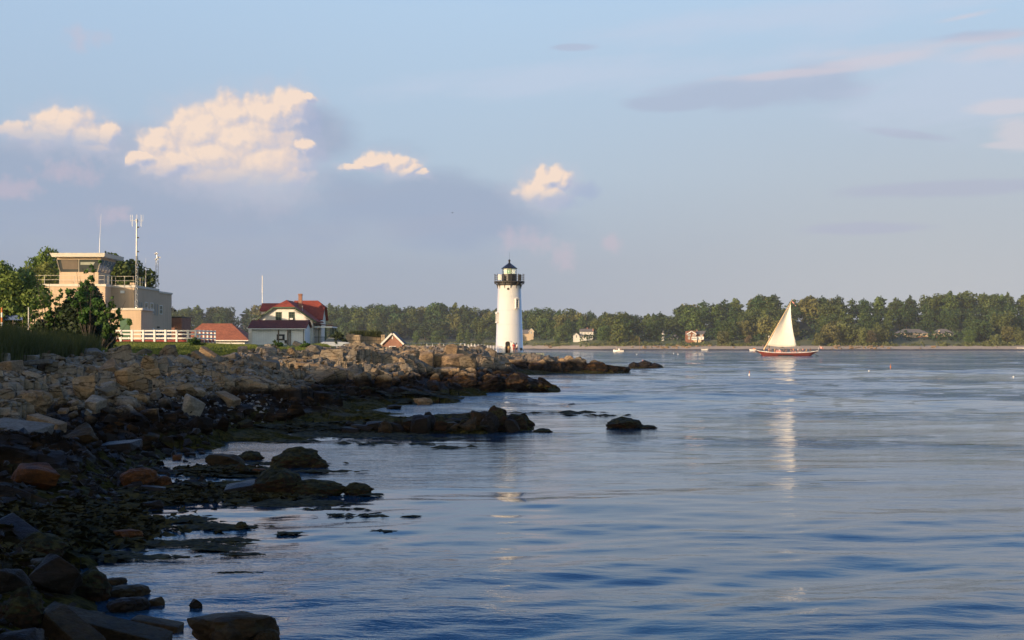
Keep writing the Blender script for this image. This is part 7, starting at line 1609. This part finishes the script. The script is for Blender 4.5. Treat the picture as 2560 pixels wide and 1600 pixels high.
for k, (px, ps, c1, c2, lb) in enumerate(crew):
    person((bx(px)+bo.location.x, GYB-.9+(k % 3)*.5, .78+(.35 if ps == 'sit' else .15)), lb+" of the sailing barge", ps, c1, c2, (k*1.7) % 6.28, 1.0)
# motor boat
MY = 712.0; mo = thing("motor_boat", "small white motor boat with two people on the far water right of the lighthouse", "motor boat", (X_at(1546, MY), MY, 0))
s = MY/F; n = 7; vs = []; fs = []; hl = 13*s
for k in range(9):
    t = k/8; x = -hl+2*hl*t; bm_ = 1.0*min(1, (t/.45+.08))**.6; zs = .85+.35*(1-t)**2
    for (y, z_) in [(-bm_, zs), (-bm_*.95, .4), (-bm_*.5, -.2), (0, -.35), (bm_*.5, -.2), (bm_*.95, .4), (bm_, zs)]: vs.append((x, y, z_))
for k in range(8):
    for i in range(n-1): fs.append((k*n+i, (k+1)*n+i, (k+1)*n+i+1, k*n+i+1))
fs += [tuple(range(n-1, -1, -1)), tuple(8*n+i for i in range(n))] + [(k*n, k*n+6, (k+1)*n+6, (k+1)*n) for k in range(8)]
MB().add(vs, fs).build("hull", M_WHITE, mo); MB().box(-.2, .7, -.5, .5, .8, 1.7).build("console", M_WHITE, mo, bevel=.05); MB().slab([(-.25, -.5, 1.7), (.1, -.5, 2.1), (.1, .5, 2.1), (-.25, .5, 1.7)], .02).build("windscreen", M_GLASS, mo); MB().box(hl-.1, hl+.4, -.2, .2, .2, 1.3).build("outboard_motor", M_BLACKP, mo, bevel=.05)
person((mo.location.x-.9, MY, .85), "person in white standing at the front of the motor boat", 'stand', C_WHITE, C_TAN, 1); person((mo.location.x+1.2, MY, .75), "person in orange at the back of the motor boat", 'sit', C_ORANGE, C_BLUE, 1)
TY = 860.0; tn = thing("moored_skiff", "tiny white and orange skiff on the water just left of the sailing barge bow", "skiff", (X_at(1882, TY), TY, 0))
MB().hexa([(-1.7, -.5, -.2), (1.9, -.6, -.2), (1.9, .6, -.2), (-1.7, .5, -.2)], [(-2.3, -.6, .9), (2.1, -.9, .7), (2.1, .9, .7), (-2.3, .6, .9)]).build("hull", M_WHITE, tn, bevel=.05); MB().box(.2, 1.5, -.5, .5, .7, 1.5).build("cover", C_ORANGE, tn, bevel=.1); MB().tube((1.9, 0, .6), (1.9, 0, 3.2), .03, .03, 5).build("pole", M_WHITE2, tn)
# lobster buoys
def buoy(px, py, hgt, lab, m_, stick=True):
    Y = CAMZ*F/(py-860); o = thing("lobster_buoy", lab, "buoy", (X_at(px, Y), Y, 0)); r = max(.10, hgt*.16)
    MB().lathe([(r*.3, -.2), (r, -.05), (r, hgt*.35), (r*.5, hgt*.5), (r*.2, hgt*.52)], 12).build("float", m_, o, True)
    if stick: MB().tube((0, 0, hgt*.5), (hgt*.06, 0, hgt), .035, .03, 5).build("stick", C_ORANGE, o)
    return o
buoy(1873, 940, .62, "orange-sticked buoy on the open water below the motor boat and sailboat gap", M_WHITE)
buoy(2226, 919, .6, "orange-sticked buoy far out below the ranch houses", C_ORANGE)
buoy(2172, 928, .3, "small white round buoy left of the far orange-sticked one", M_WHITE, False); buoy(2533, 944, .35, "small white buoy near the right edge of the photo", M_WHITE, False)
buoy(1684, 884.5, .8, "tiny white buoy off the far beach below the turreted house", M_WHITE, False); buoy(1695, 887, .9, "tiny white buoy just right of the one below the turreted house", M_WHITE, False); buoy(1592, 887, .8, "tiny white buoy right of the motor boat", M_WHITE, False); buoy(1793, 874.5, 1.5, "white mooring buoy close to the far beach", M_WHITE, False)
stk = thing("pink_stake", "leaning pink stake on the last low rock right of the lighthouse point", "stake", (X_at(1602, 238), 238, .35)); MB().tube((0, 0, -.3), (.3, 0, 1.1), .03, .02, 5).build("rod", C_PINK, stk); MB().box(.2, .45, -.02, .02, .8, .95).build("streamer", C_PINK, stk)
# bird
bd = thing("bird", "tiny dark bird gliding in the sky left of the lighthouse", "bird", tuple(at(1131, 532, 380)), .6)
MB().ball((0, 0, 0), .09, 8, 6, (2.2, 1, 1)).ball((.22, 0, .02), .06, 6, 5).tube((-.15, 0, 0), (-.34, 0, .01), .05, .02, 5).slab([(.08, 0, .02), (-.08, 0, .02), (-.12, .42, .10), (.0, .45, .12)], .01).slab([(.08, 0, .02), (-.08, 0, .02), (-.12, -.42, .10), (.0, -.45, .12)], .01).build("bird_body", C_BLACK, bd)

# ------------------------------------------------------------------ haze over the water
hz = bpy.data.materials.new("haze_air"); hz.use_nodes = True; hz.node_tree.nodes.clear()
pv = hz.node_tree.nodes.new('ShaderNodeVolumePrincipled'); ho = hz.node_tree.nodes.new('ShaderNodeOutputMaterial')
hz.node_tree.links.new(pv.outputs[0], ho.inputs['Volume']); pv.inputs['Color'].default_value = (.80, .86, .95, 1); pv.inputs['Density'].default_value = .00008; pv.inputs['Anisotropy'].default_value = 0.0
o = MB().box(-1700, 1700, -320, 3700, -4.6, 62).build("haze", hz); tag(o, "thin pale sea haze over the whole bay", "haze", kind="stuff")

# ------------------------------------------------------------------ look-alikes get their place in the row
ORD = ["leftmost", "second from left", "third from left", "fourth from left", "fifth from left", "sixth from left", "seventh from left", "eighth from left", "ninth from left", "tenth from left", "eleventh from left", "twelfth from left", "thirteenth from left"]
bylab = {}
for o in scene.objects:
    if o.parent is None and o.get("label") and o.get("group") and "outside" not in o["label"]: bylab.setdefault(o["label"], []).append(o)
for lab, os_ in bylab.items():
    if len(os_) < 2: continue
    os_.sort(key=lambda o: o.location.x/max(o.location.y, 1))
    for k, o in enumerate(os_):
        t = ORD[k] if k < len(os_)-1 and k < len(ORD) else "rightmost"
        if len(os_) == 2: t = ("left one", "right one")[k]
        o["label"] = lab+", "+t
